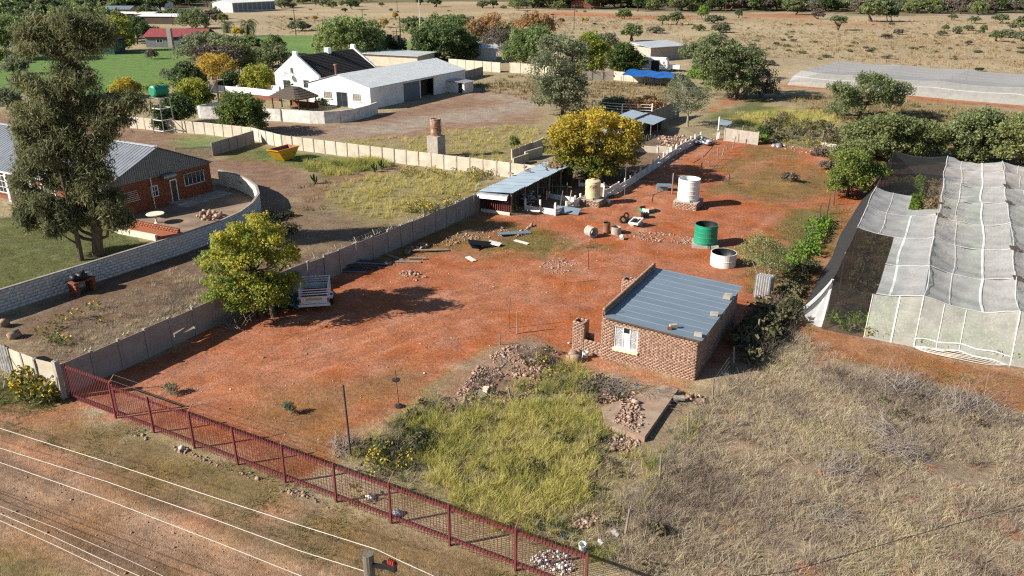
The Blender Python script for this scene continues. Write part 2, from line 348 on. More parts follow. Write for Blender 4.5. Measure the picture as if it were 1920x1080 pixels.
REG = [  # ground cover, edge softness (m), edge wobble (m), strength, outline
 ('tan', 4, 5, .8, [(0, 200), (300, 130), (900, 110), (1300, 140), (1920, 200), (1920, 420), (1500, 600), (0, 600)]),
 ('bush', 4, 8, .9, [(-300, -30), (420, -30), (420, 12), (330, 30), (200, 60), (100, 70), (-80, 108), (-300, 120)]),
 ('bush', 5, 10, .8, [(420, -30), (980, -30), (980, 2), (640, 6), (420, 12)]), ('bush', 5, 9, .85, [(960, -30), (2100, -30), (2100, 22), (1640, 30), (1480, 22), (1300, 24), (1020, 17), (960, 10)]),
 ('red', 3, 5, .8, [(1030, 21), (1240, 30), (1320, 28), (1300, 33), (1235, 36), (1010, 28)]),
 ('red', 3, 6, .7, [(1390, 25), (1530, 26), (1520, 34), (1395, 34)]),
 ('red', 2, 4, .5, [(1440, 40), (1700, 44), (1640, 48), (1560, 46)]),
 ('sand', 2, 2, .8, [(1750, 24), (1920, 30), (1920, 35), (1790, 34)]),
 ('bright', 2, 3, 1, [(-80, 106), (60, 96), (170, 103), (330, 84), (365, 98), (350, 150), (270, 178), (100, 180), (-80, 170)]),
 ('bright', 2, 2, 1, [(395, 66), (470, 68), (600, 66), (700, 80), (790, 76), (800, 98), (755, 104), (600, 108), (480, 100), (380, 95)]),
 ('tan', 2, 2, .9, [(480, 105), (780, 100), (860, 108), (860, 118), (600, 120)]),
 ('brownred', 3, 4, .9, [(-80, 215), (120, 205), (300, 240), (400, 285), (560, 310), (575, 420), (480, 440), (430, 345), (250, 300), (-80, 260)]),
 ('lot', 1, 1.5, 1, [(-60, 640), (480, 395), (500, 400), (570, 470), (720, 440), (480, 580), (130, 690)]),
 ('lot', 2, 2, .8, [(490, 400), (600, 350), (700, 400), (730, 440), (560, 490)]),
 ('olive', 2, 3, .9, [(570, 350), (700, 325), (800, 315), (920, 335), (900, 355), (845, 395), (740, 425), (640, 400), (590, 395)]),
 ('brownred', 1.5, 2, .8, [(560, 350), (620, 335), (740, 310), (760, 318), (640, 345), (590, 390), (545, 380)]),
 ('green', 1.5, 2, .9, [(400, 290), (480, 272), (560, 283), (650, 300), (720, 302), (600, 335), (560, 318), (490, 302), (430, 302)]),
 ('bright', 1, 1.5, .5, [(480, 278), (560, 285), (640, 298), (560, 312), (490, 300)]),
 ('brownred', 1, 1, .8, [(420, 305), (500, 304), (575, 322), (600, 345), (560, 360), (470, 340)]),
 ('bright', 1, 1.5, .6, [(320, 262), (380, 255), (470, 265), (400, 280), (345, 278)]),
 ('lawn', .6, .6, 1, [(-80, 410), (60, 405), (200, 425), (300, 462), (255, 470), (-80, 600)]),
 ('sandred', 2, 2, 1, [(300, 235), (480, 230), (620, 235), (707, 215), (880, 172), (960, 165), (1010, 180), (1010, 230), (930, 240), (780, 262), (640, 262), (500, 246)]),
 ('sand', 2, 3.5, .85, [(590, 248), (700, 232), (800, 212), (900, 200), (1000, 190), (1010, 200), (930, 224), (820, 232), (740, 250), (640, 258)]),
 ('brownred', 2, 3, .6, [(700, 222), (790, 200), (880, 188), (900, 198), (800, 212), (720, 232)]),
 ('sand', 1.5, 2.5, .7, [(880, 178), (960, 172), (1000, 190), (940, 190)]),
 ('olive', 2, 3, .75, [(640, 262), (760, 262), (900, 238), (1010, 232), (1000, 300), (960, 318), (830, 300)]),
 ('tan', 2, 3, .9, [(880, 165), (960, 140), (1100, 150), (1240, 158), (1300, 182), (1200, 215), (1060, 205), (1000, 180)]),
 ('yellow', 3, 4, .95, [(1350, 212), (1420, 204), (1540, 206), (1580, 225), (1540, 242), (1380, 238)]),
 ('weed', 2, 3, .8, [(1310, 225), (1400, 185), (1500, 178), (1430, 204), (1350, 225)]),
 ('red', 1.5, 2, .8, [(1325, 205), (1350, 188), (1400, 182), (1380, 195), (1340, 208)]),
 ('olive', 3, 4, .7, [(1450, 178), (1600, 175), (1920, 210), (1920, 330), (1700, 300), (1600, 240)]),
 ('red', 1, .8, .9, [(1460, 162), (1560, 170), (1760, 192), (1920, 206), (1920, 199), (1760, 184), (1480, 156)]),
 ('weed', 2, 2, .6, [(1400, 232), (1600, 245), (1650, 290), (1560, 280), (1420, 262), (1330, 245)]),
 ('red', .8, 1.2, 1, [(128, 752), (240, 690), (905, 396), (990, 400), (1110, 388), (1330, 262), (1420, 262), (1480, 275), (1600, 290), (1680, 300), (1490, 610), (1360, 690), (1290, 720), (1000, 640), (860, 690), (640, 850), (560, 905)]),
 ('lot', 1, 1, .95, [(950, 388), (1040, 402), (1088, 384), (1200, 336), (1312, 267), (1240, 250), (1180, 270), (1060, 330)]),
 ('redworn', 3, 4, .6, [(330, 700), (620, 610), (900, 520), (1100, 470), (1130, 500), (960, 560), (700, 680), (420, 780)]),
 ('redworn', 2, 2, .6, [(1130, 440), (1180, 350), (1250, 300), (1330, 265), (1345, 270), (1300, 310), (1230, 400)]),
 ('green', 1.5, 4, .68, [(1335, 350), (1370, 300), (1400, 275), (1480, 280), (1540, 300), (1590, 340), (1560, 372), (1480, 382), (1400, 376)]),
 ('green', 1.5, 2.2, .85, [(880, 478), (950, 425), (1010, 428), (1080, 450), (1150, 462), (1090, 478), (960, 482)]),
 ('green', 1.2, 1.8, .6, [(640, 500), (760, 450), (880, 400), (950, 410), (930, 450), (800, 480), (700, 500)]),
 ('green', 1.5, 2.5, .7, [(1400, 455), (1500, 400), (1560, 380), (1610, 385), (1545, 490), (1480, 575), (1400, 545), (1385, 480)]),
 ('weed', 1, 1.2, .7, [(1450, 480), (1500, 430), (1545, 400), (1570, 400), (1520, 480), (1470, 510)]),
 ('red', 1, 2.5, .5, [(1440, 290), (1540, 285), (1570, 310), (1500, 330), (1450, 315)]), ('redworn', 1, 2, .5, [(1380, 330), (1420, 300), (1440, 300), (1400, 345)]),
 ('green', 1, 1, .8, [(1465, 398), (1540, 392), (1525, 420), (1455, 425)]),
 ('red', 1, 1, .8, [(1395, 440), (1440, 395), (1470, 397), (1450, 430), (1405, 465)]),
 ('green', 2, 2.5, .45, [(470, 780), (620, 720), (800, 680), (720, 770), (640, 850), (540, 850)]),
 ('red', 1, 1.5, .6, [(690, 770), (760, 760), (740, 800), (680, 820)]),
 ('verge', 1, 1.2, 1, [(-200, 640), (0, 690), (128, 756), (560, 912), (1000, 1095), (1000, 1300), (-200, 1300)]),
 ('redworn', 1.2, 1.5, .75, [(-60, 745), (130, 760), (215, 785), (150, 800), (60, 800), (-60, 790)]),
 ('redworn', 1, 1.5, .6, [(480, 960), (560, 930), (640, 950), (560, 985), (500, 990)]),
 ('green', 1, 1, .5, [(120, 790), (260, 800), (420, 870), (560, 940), (430, 930), (250, 850)]),
 ('weed', 1, 1, .5, [(-60, 700), (60, 715), (130, 750), (60, 770), (-60, 770)]),
 ('road', 1, .8, 1, [(-400, 700), (0, 795), (180, 880), (420, 985), (640, 1095), (760, 1160), (420, 1160), (0, 1020), (-400, 880)]),
 ('roaddark', .8, .7, .75, [(-200, 790), (0, 858), (200, 945), (420, 1060), (520, 1120), (430, 1110), (160, 960), (-200, 820)]),
 ('roaddark', .8, .7, .5, [(-200, 850), (0, 930), (150, 985), (300, 1070), (240, 1075), (0, 960), (-200, 880)]),
 ('redworn', .7, .6, .4, [(-100, 790), (60, 830), (220, 905), (400, 985), (380, 995), (190, 910), (40, 850), (-100, 800)]),
 ('weed', 1, 1, .5, [(-60, 1030), (60, 1045), (130, 1090), (-60, 1110)]),
 ('olive', .7, 1.2, 1, [(645, 852), (700, 815), (800, 745), (870, 690), (930, 652), (1000, 648), (1080, 690), (1280, 740), (1230, 830), (1190, 900), (1160, 1060), (1000, 1030), (740, 925)]),
 ('rubble', .6, 1, .95, [(855, 705), (930, 655), (1000, 645), (1060, 690), (1000, 700), (900, 740), (820, 765)]),
 ('redworn', .6, .8, .9, [(1060, 665), (1130, 670), (1300, 720), (1290, 740), (1150, 710), (1060, 690)]),
 ('rubble', .5, .8, .95, [(1120, 740), (1180, 720), (1275, 738), (1200, 826), (1140, 790)]),
 ('rubble', .5, 1, .7, [(1040, 890), (1110, 890), (1110, 930), (1040, 925)]),
 ('dryfield', .8, 1.5, 1, [(1160, 1080), (1190, 900), (1240, 830), (1370, 680), (1420, 640), (1490, 620), (1640, 690), (1780, 730), (1990, 800), (2300, 900), (2300, 1500), (1100, 1500)]),
 ('red', .8, 1, .9, [(1470, 590), (1560, 622), (1720, 655), (1990, 712), (1990, 785), (1700, 702), (1490, 636)]),
 ('green', .8, 1.2, .35, [(1480, 600), (1560, 628), (1720, 662), (1990, 720), (1990, 780), (1700, 700), (1500, 640)]),
 ('redworn', .8, 1.5, .5, [(1500, 628), (1600, 645), (1600, 660), (1510, 645)]),
 ('crop', .6, .5, .9, [(1550, 500), (1690, 300), (1920, 320), (2050, 400), (2050, 720), (1720, 650), (1540, 612)]),
]
GC = np.empty(GX.shape + (3,)); GC[:] = SOIL['veld']
n1 = fbm(GX / 3.1, GY / 3.1, 3); n2 = fbm(GX / .9, GY / .9, 11, 3)
GB = [('', None)]
for cls, soft, wob, strg, poly in REG:
 P = px_poly(poly); px = [p[0] for p in P]; py = [p[1] for p in P]; mrg = soft + wob + 2
 ix = np.where((gx > min(px) - mrg) & (gx < max(px) + mrg))[0]; iy = np.where((gy > min(py) - mrg) & (gy < max(py) + mrg))[0]
 if not len(ix) or not len(iy): continue
 s = (slice(iy[0], iy[-1] + 1), slice(ix[0], ix[-1] + 1))
 d = sdist(P, GX[s], GY[s]) + (n1[s] - .5) * 2 * wob + (n2[s] - .5) * wob * .8
 wgt = np.clip(.5 - d / (2 * soft), 0, 1); wgt = wgt * wgt * (3 - 2 * wgt) * strg
 GC[s] = GC[s] * (1 - wgt[..., None]) + np.array(SOIL[cls]) * wgt[..., None]
def track(pts, wd, cls, strg, gap=0.0):
 global GC
 P = [Vector((*at(u, v), 0)) for u, v in pts]
 for a, b in zip(P, P[1:]):
  d = (b - a).normalized(); n = Vector((-d.y, d.x, 0))
  for o in ((-gap / 2, gap / 2) if gap else (0,)):
   p, q = a + n * o, b + n * o; ix = np.where((gx > min(p.x, q.x) - 2) & (gx < max(p.x, q.x) + 2))[0]; iy = np.where((gy > min(p.y, q.y) - 2) & (gy < max(p.y, q.y) + 2))[0]
   if not len(ix) or not len(iy): continue
   s = (slice(iy[0], iy[-1] + 1), slice(ix[0], ix[-1] + 1)); e = np.array((q.x - p.x, q.y - p.y)); wx, wy = GX[s] - p.x, GY[s] - p.y
   t = np.clip((wx * e[0] + wy * e[1]) / (e @ e), 0, 1); dd = np.hypot(wx - e[0] * t, wy - e[1] * t) + (n2[s] - .5) * wd * .9
   k = np.clip(1 - dd / wd, 0, 1) * strg * np.clip((n1[s] - .25) * 2.2, 0, 1); GC[s] = GC[s] * (1 - k[..., None]) + np.array(SOIL[cls]) * k[..., None]
RUT = (.24, .075, .036); SOIL['rut'] = RUT; SOIL['pale'] = (.45, .195, .105)
for pts in ([(175, 775), (330, 725), (560, 650), (800, 575), (1000, 510), (1150, 440), (1195, 370), (1270, 305), (1335, 262)], [(200, 772), (420, 730), (700, 650), (900, 580), (1090, 560), (1120, 500)], [(240, 790), (420, 690), (560, 610), (640, 580)]):
 track(pts, .42, 'pale', .75, 1.55); track(pts, .2, 'rut', .55, 1.15)
for pts in ([(1140, 560), (1160, 480), (1215, 420), (1260, 340)], [(1080, 670), (1040, 600), (1000, 540), (1060, 440)], [(1240, 480), (1300, 470), (1420, 430), (1460, 400)], [(1345, 345), (1400, 310), (1470, 290)], [(1200, 430), (1180, 500), (1160, 540)], [(620, 575), (800, 500), (960, 470)], [(700, 700), (840, 640), (930, 600)]): track(pts, .5, 'pale', .6)
for pts in ([(1395, 440), (1440, 395)], [(1430, 372), (1540, 392)], [(1330, 350), (1420, 285)], [(1380, 380), (1480, 388), (1560, 380)]): track(pts, .45, 'rut', .6)
fm = (sdist(px_poly([(1200, 1080), (1240, 880), (1390, 690), (1500, 640), (1780, 740), (1990, 810), (2200, 1300), (1100, 1300)]), GX, GY) < 0) * np.clip((fbm(GX / .9, GY / .9, 83, 3) - .66) * 12, 0, 1)
GC = GC * (1 - fm[..., None] * .6) + np.array(SOIL['red']) * (fm * .6)[..., None]
st = (fbm((GX + GY * .1) / 11, (GY - GX * .045) / .42, 71) - .5) * np.clip((16.8 - GY - (GX + 30) * .02) / 1.2, 0, 1) * np.clip((GY - 6) / 2, 0, 1)
GC *= (1 + st * 1.05)[..., None]
far = np.clip((GY - 110) / 60, 0, 1)
dr = fbm(GX / 38, GY / 14, 21); dr2 = fbm(GX / 11, GY / 5, 23)
GC *= (1 + far * ((dr - .5) * .45 + (dr2 - .5) * .35))[..., None]
tint = np.clip((fbm(GX / 60, GY / 26, 31) - .5) * 3, -.5, .8) * far
GC = GC * (1 - np.maximum(tint, 0)[..., None] * .35) + np.array((.3, .17, .085)) * (np.maximum(tint, 0) * .35)[..., None]
GZ = (fbm(GX / 2.3, GY / 2.3, 41) - .5) * .10 * np.clip((80 - np.abs(GY - 40)) / 60, 0, 1)
def mound(u, v, r, h):
 x, y = at(u, v); return h * np.exp(-((GX - x) ** 2 + (GY - y) ** 2) / (2 * r * r))
for u, v, r, h in ((960, 672, 1.3, .3), (900, 715, 1.2, .2), (1010, 690, 1.0, .35), (560, 955, .7, .2), (1480, 345, 1.0, .3), (1540, 300, 1.2, .3), (1255, 245, 1.2, .4), (1290, 245, 1.0, .3)):
 GZ += mound(u, v, r, h) * (0.8 + .4 * n2)
def ground_z(x, y):
 i = int(np.clip(np.searchsorted(gx, x), 1, len(gx) - 1)); j = int(np.clip(np.searchsorted(gy, y), 1, len(gy) - 1))
 fx = (x - gx[i - 1]) / (gx[i] - gx[i - 1]); fy = (y - gy[j - 1]) / (gy[j] - gy[j - 1])
 return float((GZ[j - 1, i - 1] * (1 - fx) + GZ[j - 1, i] * fx) * (1 - fy) + (GZ[j, i - 1] * (1 - fx) + GZ[j, i] * fx) * fy)
def ground_zs(X, Y):
 i = np.clip(np.searchsorted(gx, X), 1, len(gx) - 1); j = np.clip(np.searchsorted(gy, Y), 1, len(gy) - 1)
 fx = (X - gx[i - 1]) / (gx[i] - gx[i - 1]); fy = (Y - gy[j - 1]) / (gy[j] - gy[j - 1])
 return (GZ[j - 1, i - 1] * (1 - fx) + GZ[j - 1, i] * fx) * (1 - fy) + (GZ[j, i - 1] * (1 - fx) + GZ[j, i] * fx) * fy
def ground_mat():
 m, nt, N, L, b = new_mat('open_ground')
 a = N.new('ShaderNodeAttribute'); a.attribute_name = 'soil'
 geo = N.new('ShaderNodeNewGeometry')
 def noise(scale, det, rough=.6):
  n = N.new('ShaderNodeTexNoise'); n.inputs['Scale'].default_value = scale; n.inputs['Detail'].default_value = det; n.inputs['Roughness'].default_value = rough
  L.new(geo.outputs['Position'], n.inputs['Vector']); return n.outputs['Fac']
 def rng(x, a0, a1, b0, b1):
  r = N.new('ShaderNodeMapRange'); L.new(x, r.inputs[0])
  for i, v in zip((1, 2, 3, 4), (a0, a1, b0, b1)): r.inputs[i].default_value = v
  return r.outputs[0]
 def mul(x, y):
  r = N.new('ShaderNodeMath'); r.operation = 'MULTIPLY'; L.new(x, r.inputs[0]); L.new(y, r.inputs[1]); return r.outputs[0]
 fine = noise(5.5, 7, .72); mid = noise(.75, 6, .65); grain = noise(26, 3, .7)
 k = mul(mul(rng(fine, .3, .7, .56, 1.4), rng(mid, .3, .7, .72, 1.28)), rng(grain, .3, .7, .75, 1.25))
 hsv = N.new('ShaderNodeHueSaturation'); L.new(a.outputs['Color'], hsv.inputs['Color'])
 L.new(k, hsv.inputs['Value']); L.new(rng(noise(.33, 5, .6), .3, .7, .82, 1.06), hsv.inputs['Saturation'])
 vo = N.new('ShaderNodeTexVoronoi'); vo.inputs['Scale'].default_value = 3.4; L.new(geo.outputs['Position'], vo.inputs['Vector'])
 dk = mul(rng(vo.outputs['Distance'], .08, .16, 1, 0), rng(noise(.6, 4), .45, .6, 0, .55))
 mx = N.new('ShaderNodeMixRGB'); mx.inputs[2].default_value = (.1, .06, .035, 1); L.new(dk, mx.inputs[0]); L.new(hsv.outputs[0], mx.inputs[1])
 v2 = N.new('ShaderNodeTexVoronoi'); v2.inputs['Scale'].default_value = 2.1; L.new(geo.outputs['Position'], v2.inputs['Vector'])
 lt = mul(rng(v2.outputs['Distance'], .03, .07, 1, 0), rng(noise(.35, 4), .5, .62, 0, .6))
 m2 = N.new('ShaderNodeMixRGB'); m2.inputs[2].default_value = (.5, .42, .35, 1); L.new(lt, m2.inputs[0]); L.new(mx.outputs[0], m2.inputs[1])
 L.new(m2.outputs[0], b.inputs['Base Color'])
 b.inputs['Roughness'].default_value = 1; b.inputs['Specular IOR Level'].default_value = .1
 ad = N.new('ShaderNodeMath'); L.new(fine, ad.inputs[0]); L.new(grain, ad.inputs[1])
 bp = N.new('ShaderNodeBump'); bp.inputs['Strength'].default_value = .8; bp.inputs['Distance'].default_value = .06
 L.new(ad.outputs[0], bp.inputs['Height']); L.new(bp.outputs[0], b.inputs['Normal'])
 return m
M['ground'] = ground_mat()
ny, nx = GX.shape
idx = np.arange(ny * nx).reshape(ny, nx)
quads = np.stack([idx[:-1, :-1], idx[:-1, 1:], idx[1:, 1:], idx[1:, :-1]], -1).reshape(-1, 4)
CX = ((GX[:-1, :-1] + GX[1:, 1:]) / 2).ravel(); CYc = ((GY[:-1, :-1] + GY[1:, 1:]) / 2).ravel()
Vall = np.stack([GX, GY, GZ], -1).reshape(-1, 3)
Call = np.concatenate([GC.reshape(-1, 3), np.ones((ny * nx, 1))], 1)
def ground_piece(name, sel):
 q = quads[sel]; used, inv = np.unique(q, return_inverse=True)
 me = mesh_np(name, Vall[used], inv.reshape(-1, 4), [M['ground']], True, {'soil': ('FLOAT_COLOR', 'POINT', Call[used])})
 o = link(name, me); o['kind'] = 'structure'; return o
roadp = px_poly([p for c in REG if c[0] == 'road' for p in c[4]]); yardp = px_poly([c for c in REG if c[0] == 'red' and len(c[4]) > 12][0][4])
lawnp = px_poly([c for c in REG if c[0] == 'lawn'][0][4])
is_road = sdist(roadp, CX, CYc) < 0
is_yard = (sdist(yardp, CX, CYc) < 0) & ~is_road
is_lawn = (sdist(lawnp, CX, CYc) < 0) & ~is_road & ~is_yard
ground_piece('dirt_road', is_road); ground_piece('yard', is_yard); ground_piece('lawn', is_lawn)
ground_piece('ground', ~(is_road | is_yard | is_lawn))
# ================================================================== GRASS AND WEEDS
SRC = bpy.data.collections.new('blade_sources')       # the tufts the scattered grass is made of
def tuft(name, n, h, spread, wd, lean, mat, seed, flower=None, nseg=2):
 rng = np.random.default_rng(seed); V = []; Fq = []; mi = []
 for k in range(n):
  a = rng.uniform(0, 2 * math.pi); r = spread * math.sqrt(rng.uniform()) * .5
  bx, by = r * math.cos(a), r * math.sin(a); b2 = a + rng.normal(0, .7)
  hh = h * rng.uniform(.55, 1.05); ln = lean * hh * rng.uniform(.3, 1.3); t = rng.uniform(0, math.pi)
  wx, wy = wd * math.cos(t) * .5, wd * math.sin(t) * .5; o = len(V)
  for s in range(nseg + 1):
   q = s / nseg; ww = 1 - q * .85; x = bx + ln * q ** 1.8 * math.cos(b2); y = by + ln * q ** 1.8 * math.sin(b2); z = hh * (q - .12 * lean * q * q) - .03
   V += [(x - wx * ww, y - wy * ww, z), (x + wx * ww, y + wy * ww, z)]
  for s in range(nseg): Fq.append((o + 2 * s, o + 2 * s + 1, o + 2 * s + 3, o + 2 * s + 2)); mi.append(0)
  if flower and rng.uniform() < flower[0]:
   c = np.array(V[-1]); o = len(V); s_ = flower[1]
   V += [tuple(c + np.array(d) * s_) for d in ((-1, -1, .2), (1, -1, .3), (1, 1, .2), (-1, 1, .4))]; Fq.append((o, o + 1, o + 2, o + 3)); mi.append(1)
 me = bpy.data.meshes.new(name); me.from_pydata(V, [], Fq); me.materials.append(mat)
 if flower: me.materials.append(flower[2]); me.polygons.foreach_set('material_index', mi)
 me.update(); return me
def leafy(name, n, h, r, leaf, mat, seed, flower=None):
 """a low leafy weed: leaves through a mound-shaped volume"""
 rng = np.random.default_rng(seed); V = []; Fq = []; mi = []
 for k in range(n):
  d = rng.normal(size=3); d /= np.linalg.norm(d); q = rng.uniform(.3, 1) ** .5
  c = np.array((d[0] * r * q, d[1] * r * q, h * .5 + d[2] * h * .5 * q)); u = rng.normal(size=3); u /= np.linalg.norm(u); v = np.cross(u, rng.normal(size=3)); v /= np.linalg.norm(v)
  s = leaf * rng.uniform(.6, 1.3); o = len(V); V += [tuple(c - u * s), tuple(c + v * s * .6), tuple(c + u * s), tuple(c - v * s * .6)]; Fq.append((o, o + 1, o + 2, o + 3))
  mi.append(1 if flower and c[2] > h * .55 and rng.uniform() < flower[0] else 0)
 me = bpy.data.meshes.new(name); me.from_pydata(V, [], Fq); me.materials.append(mat)
 if flower: me.materials.append(flower[2]); me.polygons.foreach_set('material_index', mi)
 me.update(); return me
def scatter(name, label, cat, meshes, pts, rz, scl, tnt, pick):
 """ONE object of ground cover: the tufts stand on its points"""
 col = bpy.data.collections.new(name + '_tufts')
 for k, me in enumerate(meshes):
  o = bpy.data.objects.new('%s_tuft_%02d' % (name, k), me); col.objects.link(o)
 n = len(pts); me = bpy.data.meshes.new(name)
 me.vertices.add(n); me.vertices.foreach_set('co', np.ascontiguousarray(pts, np.float32).ravel())
 for nm, arr, ty in (('turn', rz, 'FLOAT'), ('size', scl, 'FLOAT'), ('tint', tnt, 'FLOAT'), ('pick', pick, 'INT')):
  a = me.attributes.new(nm, ty, 'POINT'); a.data.foreach_set('value', np.ascontiguousarray(arr, np.float32 if ty == 'FLOAT' else np.int32))
 ob = bpy.data.objects.new(name, me); COL.objects.link(ob)
 g = bpy.data.node_groups.new(name, 'GeometryNodeTree')
 g.interface.new_socket('Geometry', in_out='INPUT', socket_type='NodeSocketGeometry'); g.interface.new_socket('Geometry', in_out='OUTPUT', socket_type='NodeSocketGeometry')
 N, L = g.nodes, g.links
 gi = N.new('NodeGroupInput'); go = N.new('NodeGroupOutput'); ip = N.new('GeometryNodeInstanceOnPoints'); ci = N.new('GeometryNodeCollectionInfo')
 ci.inputs['Collection'].default_value = col; ci.inputs['Separate Children'].default_value = True; ci.inputs['Reset Children'].default_value = True
 def na(nm, ty):
  x = N.new('GeometryNodeInputNamedAttribute'); x.data_type = ty; x.inputs['Name'].default_value = nm; return x.outputs['Attribute']
 L.new(gi.outputs[0], ip.inputs['Points']); L.new(ci.outputs[0], ip.inputs['Instance']); ip.inputs['Pick Instance'].default_value = True
 L.new(na('pick', 'INT'), ip.inputs['Instance Index'])
 cx = N.new('ShaderNodeCombineXYZ'); L.new(na('turn', 'FLOAT'), cx.inputs[2]); L.new(cx.outputs[0], ip.inputs['Rotation'])
 L.new(na('size', 'FLOAT'), ip.inputs['Scale']); L.new(ip.outputs[0], go.inputs[0])
 md = ob.modifiers.new('tufts', 'NODES'); md.node_group = g
 return tag(ob, label, cat, kind='stuff')
M['bl_dry'] = blade_mat('dry_grass_blades', [(0, (.2, .15, .11)), (.3, (.41, .34, .265)), (.6, (.52, .44, .31)), (.85, (.57, .48, .31)), (1, (.36, .34, .17))], .35)
M['bl_green'] = blade_mat('green_grass_blades', [(0, (.09, .13, .05)), (.3, (.26, .28, .085)), (.6, (.48, .45, .12)), (1, (.58, .5, .2))], .35)
M['bl_short'] = blade_mat('short_grass_blades', [(0, (.09, .13, .045)), (.5, (.2, .2, .07)), (1, (.34, .28, .13))], .35)
M['bl_shrub'] = blade_mat('shrubby_weed_leaves', [(0, (.045, .055, .03)), (.5, (.11, .115, .055)), (1, (.25, .19, .12))], .3)
M['bl_crop'] = blade_mat('crop_leaves', [(0, (.1, .2, .03)), (.5, (.24, .3, .06)), (.75, (.3, .24, .12)), (1, (.4, .32, .2))], .35)
M['bl_dead'] = blade_mat('dead_weed_stems', [(0, (.1, .08, .07)), (.5, (.22, .175, .15)), (1, (.34, .28, .22))], .2)
M['bl_far'] = blade_mat('far_veld_tussocks', [(0, (.09, .09, .04)), (.4, (.26, .19, .1)), (1, (.42, .31, .17))])
M['flower'] = pmat('yellow_petals', (.62, .42, .02), (.5, .3, .01), 5, rough=.7)
def fill(polys, dens, seed, clump=0.0, cs=2.5, thin=None):
 """random standing points inside outlines, thinned by a clumping noise"""
 rng = np.random.default_rng(seed); out = []
 for poly in polys:
  P = np.array(px_poly(poly)); lo, hi = P.min(0), P.max(0)
  n = int((hi - lo).prod() * dens)
  if n < 1: continue
  X = rng.uniform(lo[0], hi[0], n); Y = rng.uniform(lo[1], hi[1], n)
  keep = sdist(P, X, Y) + (fbm(X / 1.6, Y / 1.6, 51 + seed) - .5) * 1.6 < 0
  if clump: keep &= fbm(X / cs, Y / cs, seed + 7) + rng.uniform(-.12, .12, n) > clump
  out.append(np.stack([X[keep], Y[keep]], 1))
 P = np.concatenate(out); return np.column_stack([P, ground_zs(P[:, 0], P[:, 1])]), rng
# ================================================================== BUILDING HELPERS
def brick_mat(name, stops, rough=.9):
 m, nt, N, L, b = new_mat(name)
 a = N.new('ShaderNodeAttribute'); a.attribute_name = 'tint'
 rp = N.new('ShaderNodeValToRGB'); e = rp.color_ramp.elements
 e[0].position, e[0].color = 0, (*stops[0], 1); e[1].position, e[1].color = 1, (*stops[-1], 1)
 for i, c in enumerate(stops[1:-1]): k = e.new((i + 1) / (len(stops) - 1)); k.color = (*c, 1)
 tc = N.new('ShaderNodeTexCoord'); nz = N.new('ShaderNodeTexNoise'); nz.inputs['Scale'].default_value = 14; nz.inputs['Detail'].default_value = 4
 L.new(tc.outputs['Object'], nz.inputs['Vector'])
 mr = N.new('ShaderNodeMapRange'); mr.inputs[3].default_value = .6; mr.inputs[4].default_value = 1.4; L.new(nz.outputs['Fac'], mr.inputs[0])
 h = N.new('ShaderNodeHueSaturation'); L.new(a.outputs['Fac'], rp.inputs[0]); L.new(rp.outputs[0], h.inputs['Color']); L.new(mr.outputs[0], h.inputs['Value'])
 L.new(h.outputs[0], b.inputs['Base Color']); b.inputs['Roughness'].default_value = rough; b.inputs['Specular IOR Level'].default_value = .2
 return m
M['bricks'] = brick_mat('mixed_stock_bricks', [(.2, .13, .1), (.28, .165, .12), (.32, .195, .14), (.345, .22, .16), (.39, .28, .21)])
M['redbricks'] = brick_mat('red_bricks', [(.18, .06, .036), (.24, .08, .045), (.28, .1, .056), (.25, .085, .05)])
M['rubblebits'] = brick_mat('broken_brick_bits', [(.16, .09, .065), (.28, .16, .115), (.36, .23, .17), (.42, .32, .25), (.24, .17, .135)])
BOXV = np.array([(-1, -1, -1), (1, -1, -1), (1, 1, -1), (-1, 1, -1), (-1, -1, 1), (1, -1, 1), (1, 1, 1), (-1, 1, 1)], float)
BOXF = np.array([(3, 2, 1, 0), (4, 5, 6, 7), (0, 1, 5, 4), (1, 2, 6, 5), (2, 3, 7, 6), (3, 0, 4, 7)])
def boxes_mesh(name, C, H, ang, tint, mat, org=(0, 0, 0)):
 """many small boxes in one mesh: centres, half sizes, headings, tints"""
 C = np.asarray(C, float) - np.array(org); H = np.asarray(H, float); n = len(C); ang = np.asarray(ang, float) * np.ones(n)
 P = BOXV[None] * H[:, None, :]; c, s = np.cos(ang)[:, None], np.sin(ang)[:, None]
 Q = np.stack([P[..., 0] * c - P[..., 1] * s, P[..., 0] * s + P[..., 1] * c, P[..., 2]], -1) + C[:, None, :]
 Fq = (BOXF[None] + 8 * np.arange(n)[:, None, None]).reshape(-1, 4)
 return mesh_np(name, Q.reshape(-1, 3), Fq, [mat], attrs={'tint': ('FLOAT', 'POINT', np.repeat(np.asarray(tint, float), 8))})
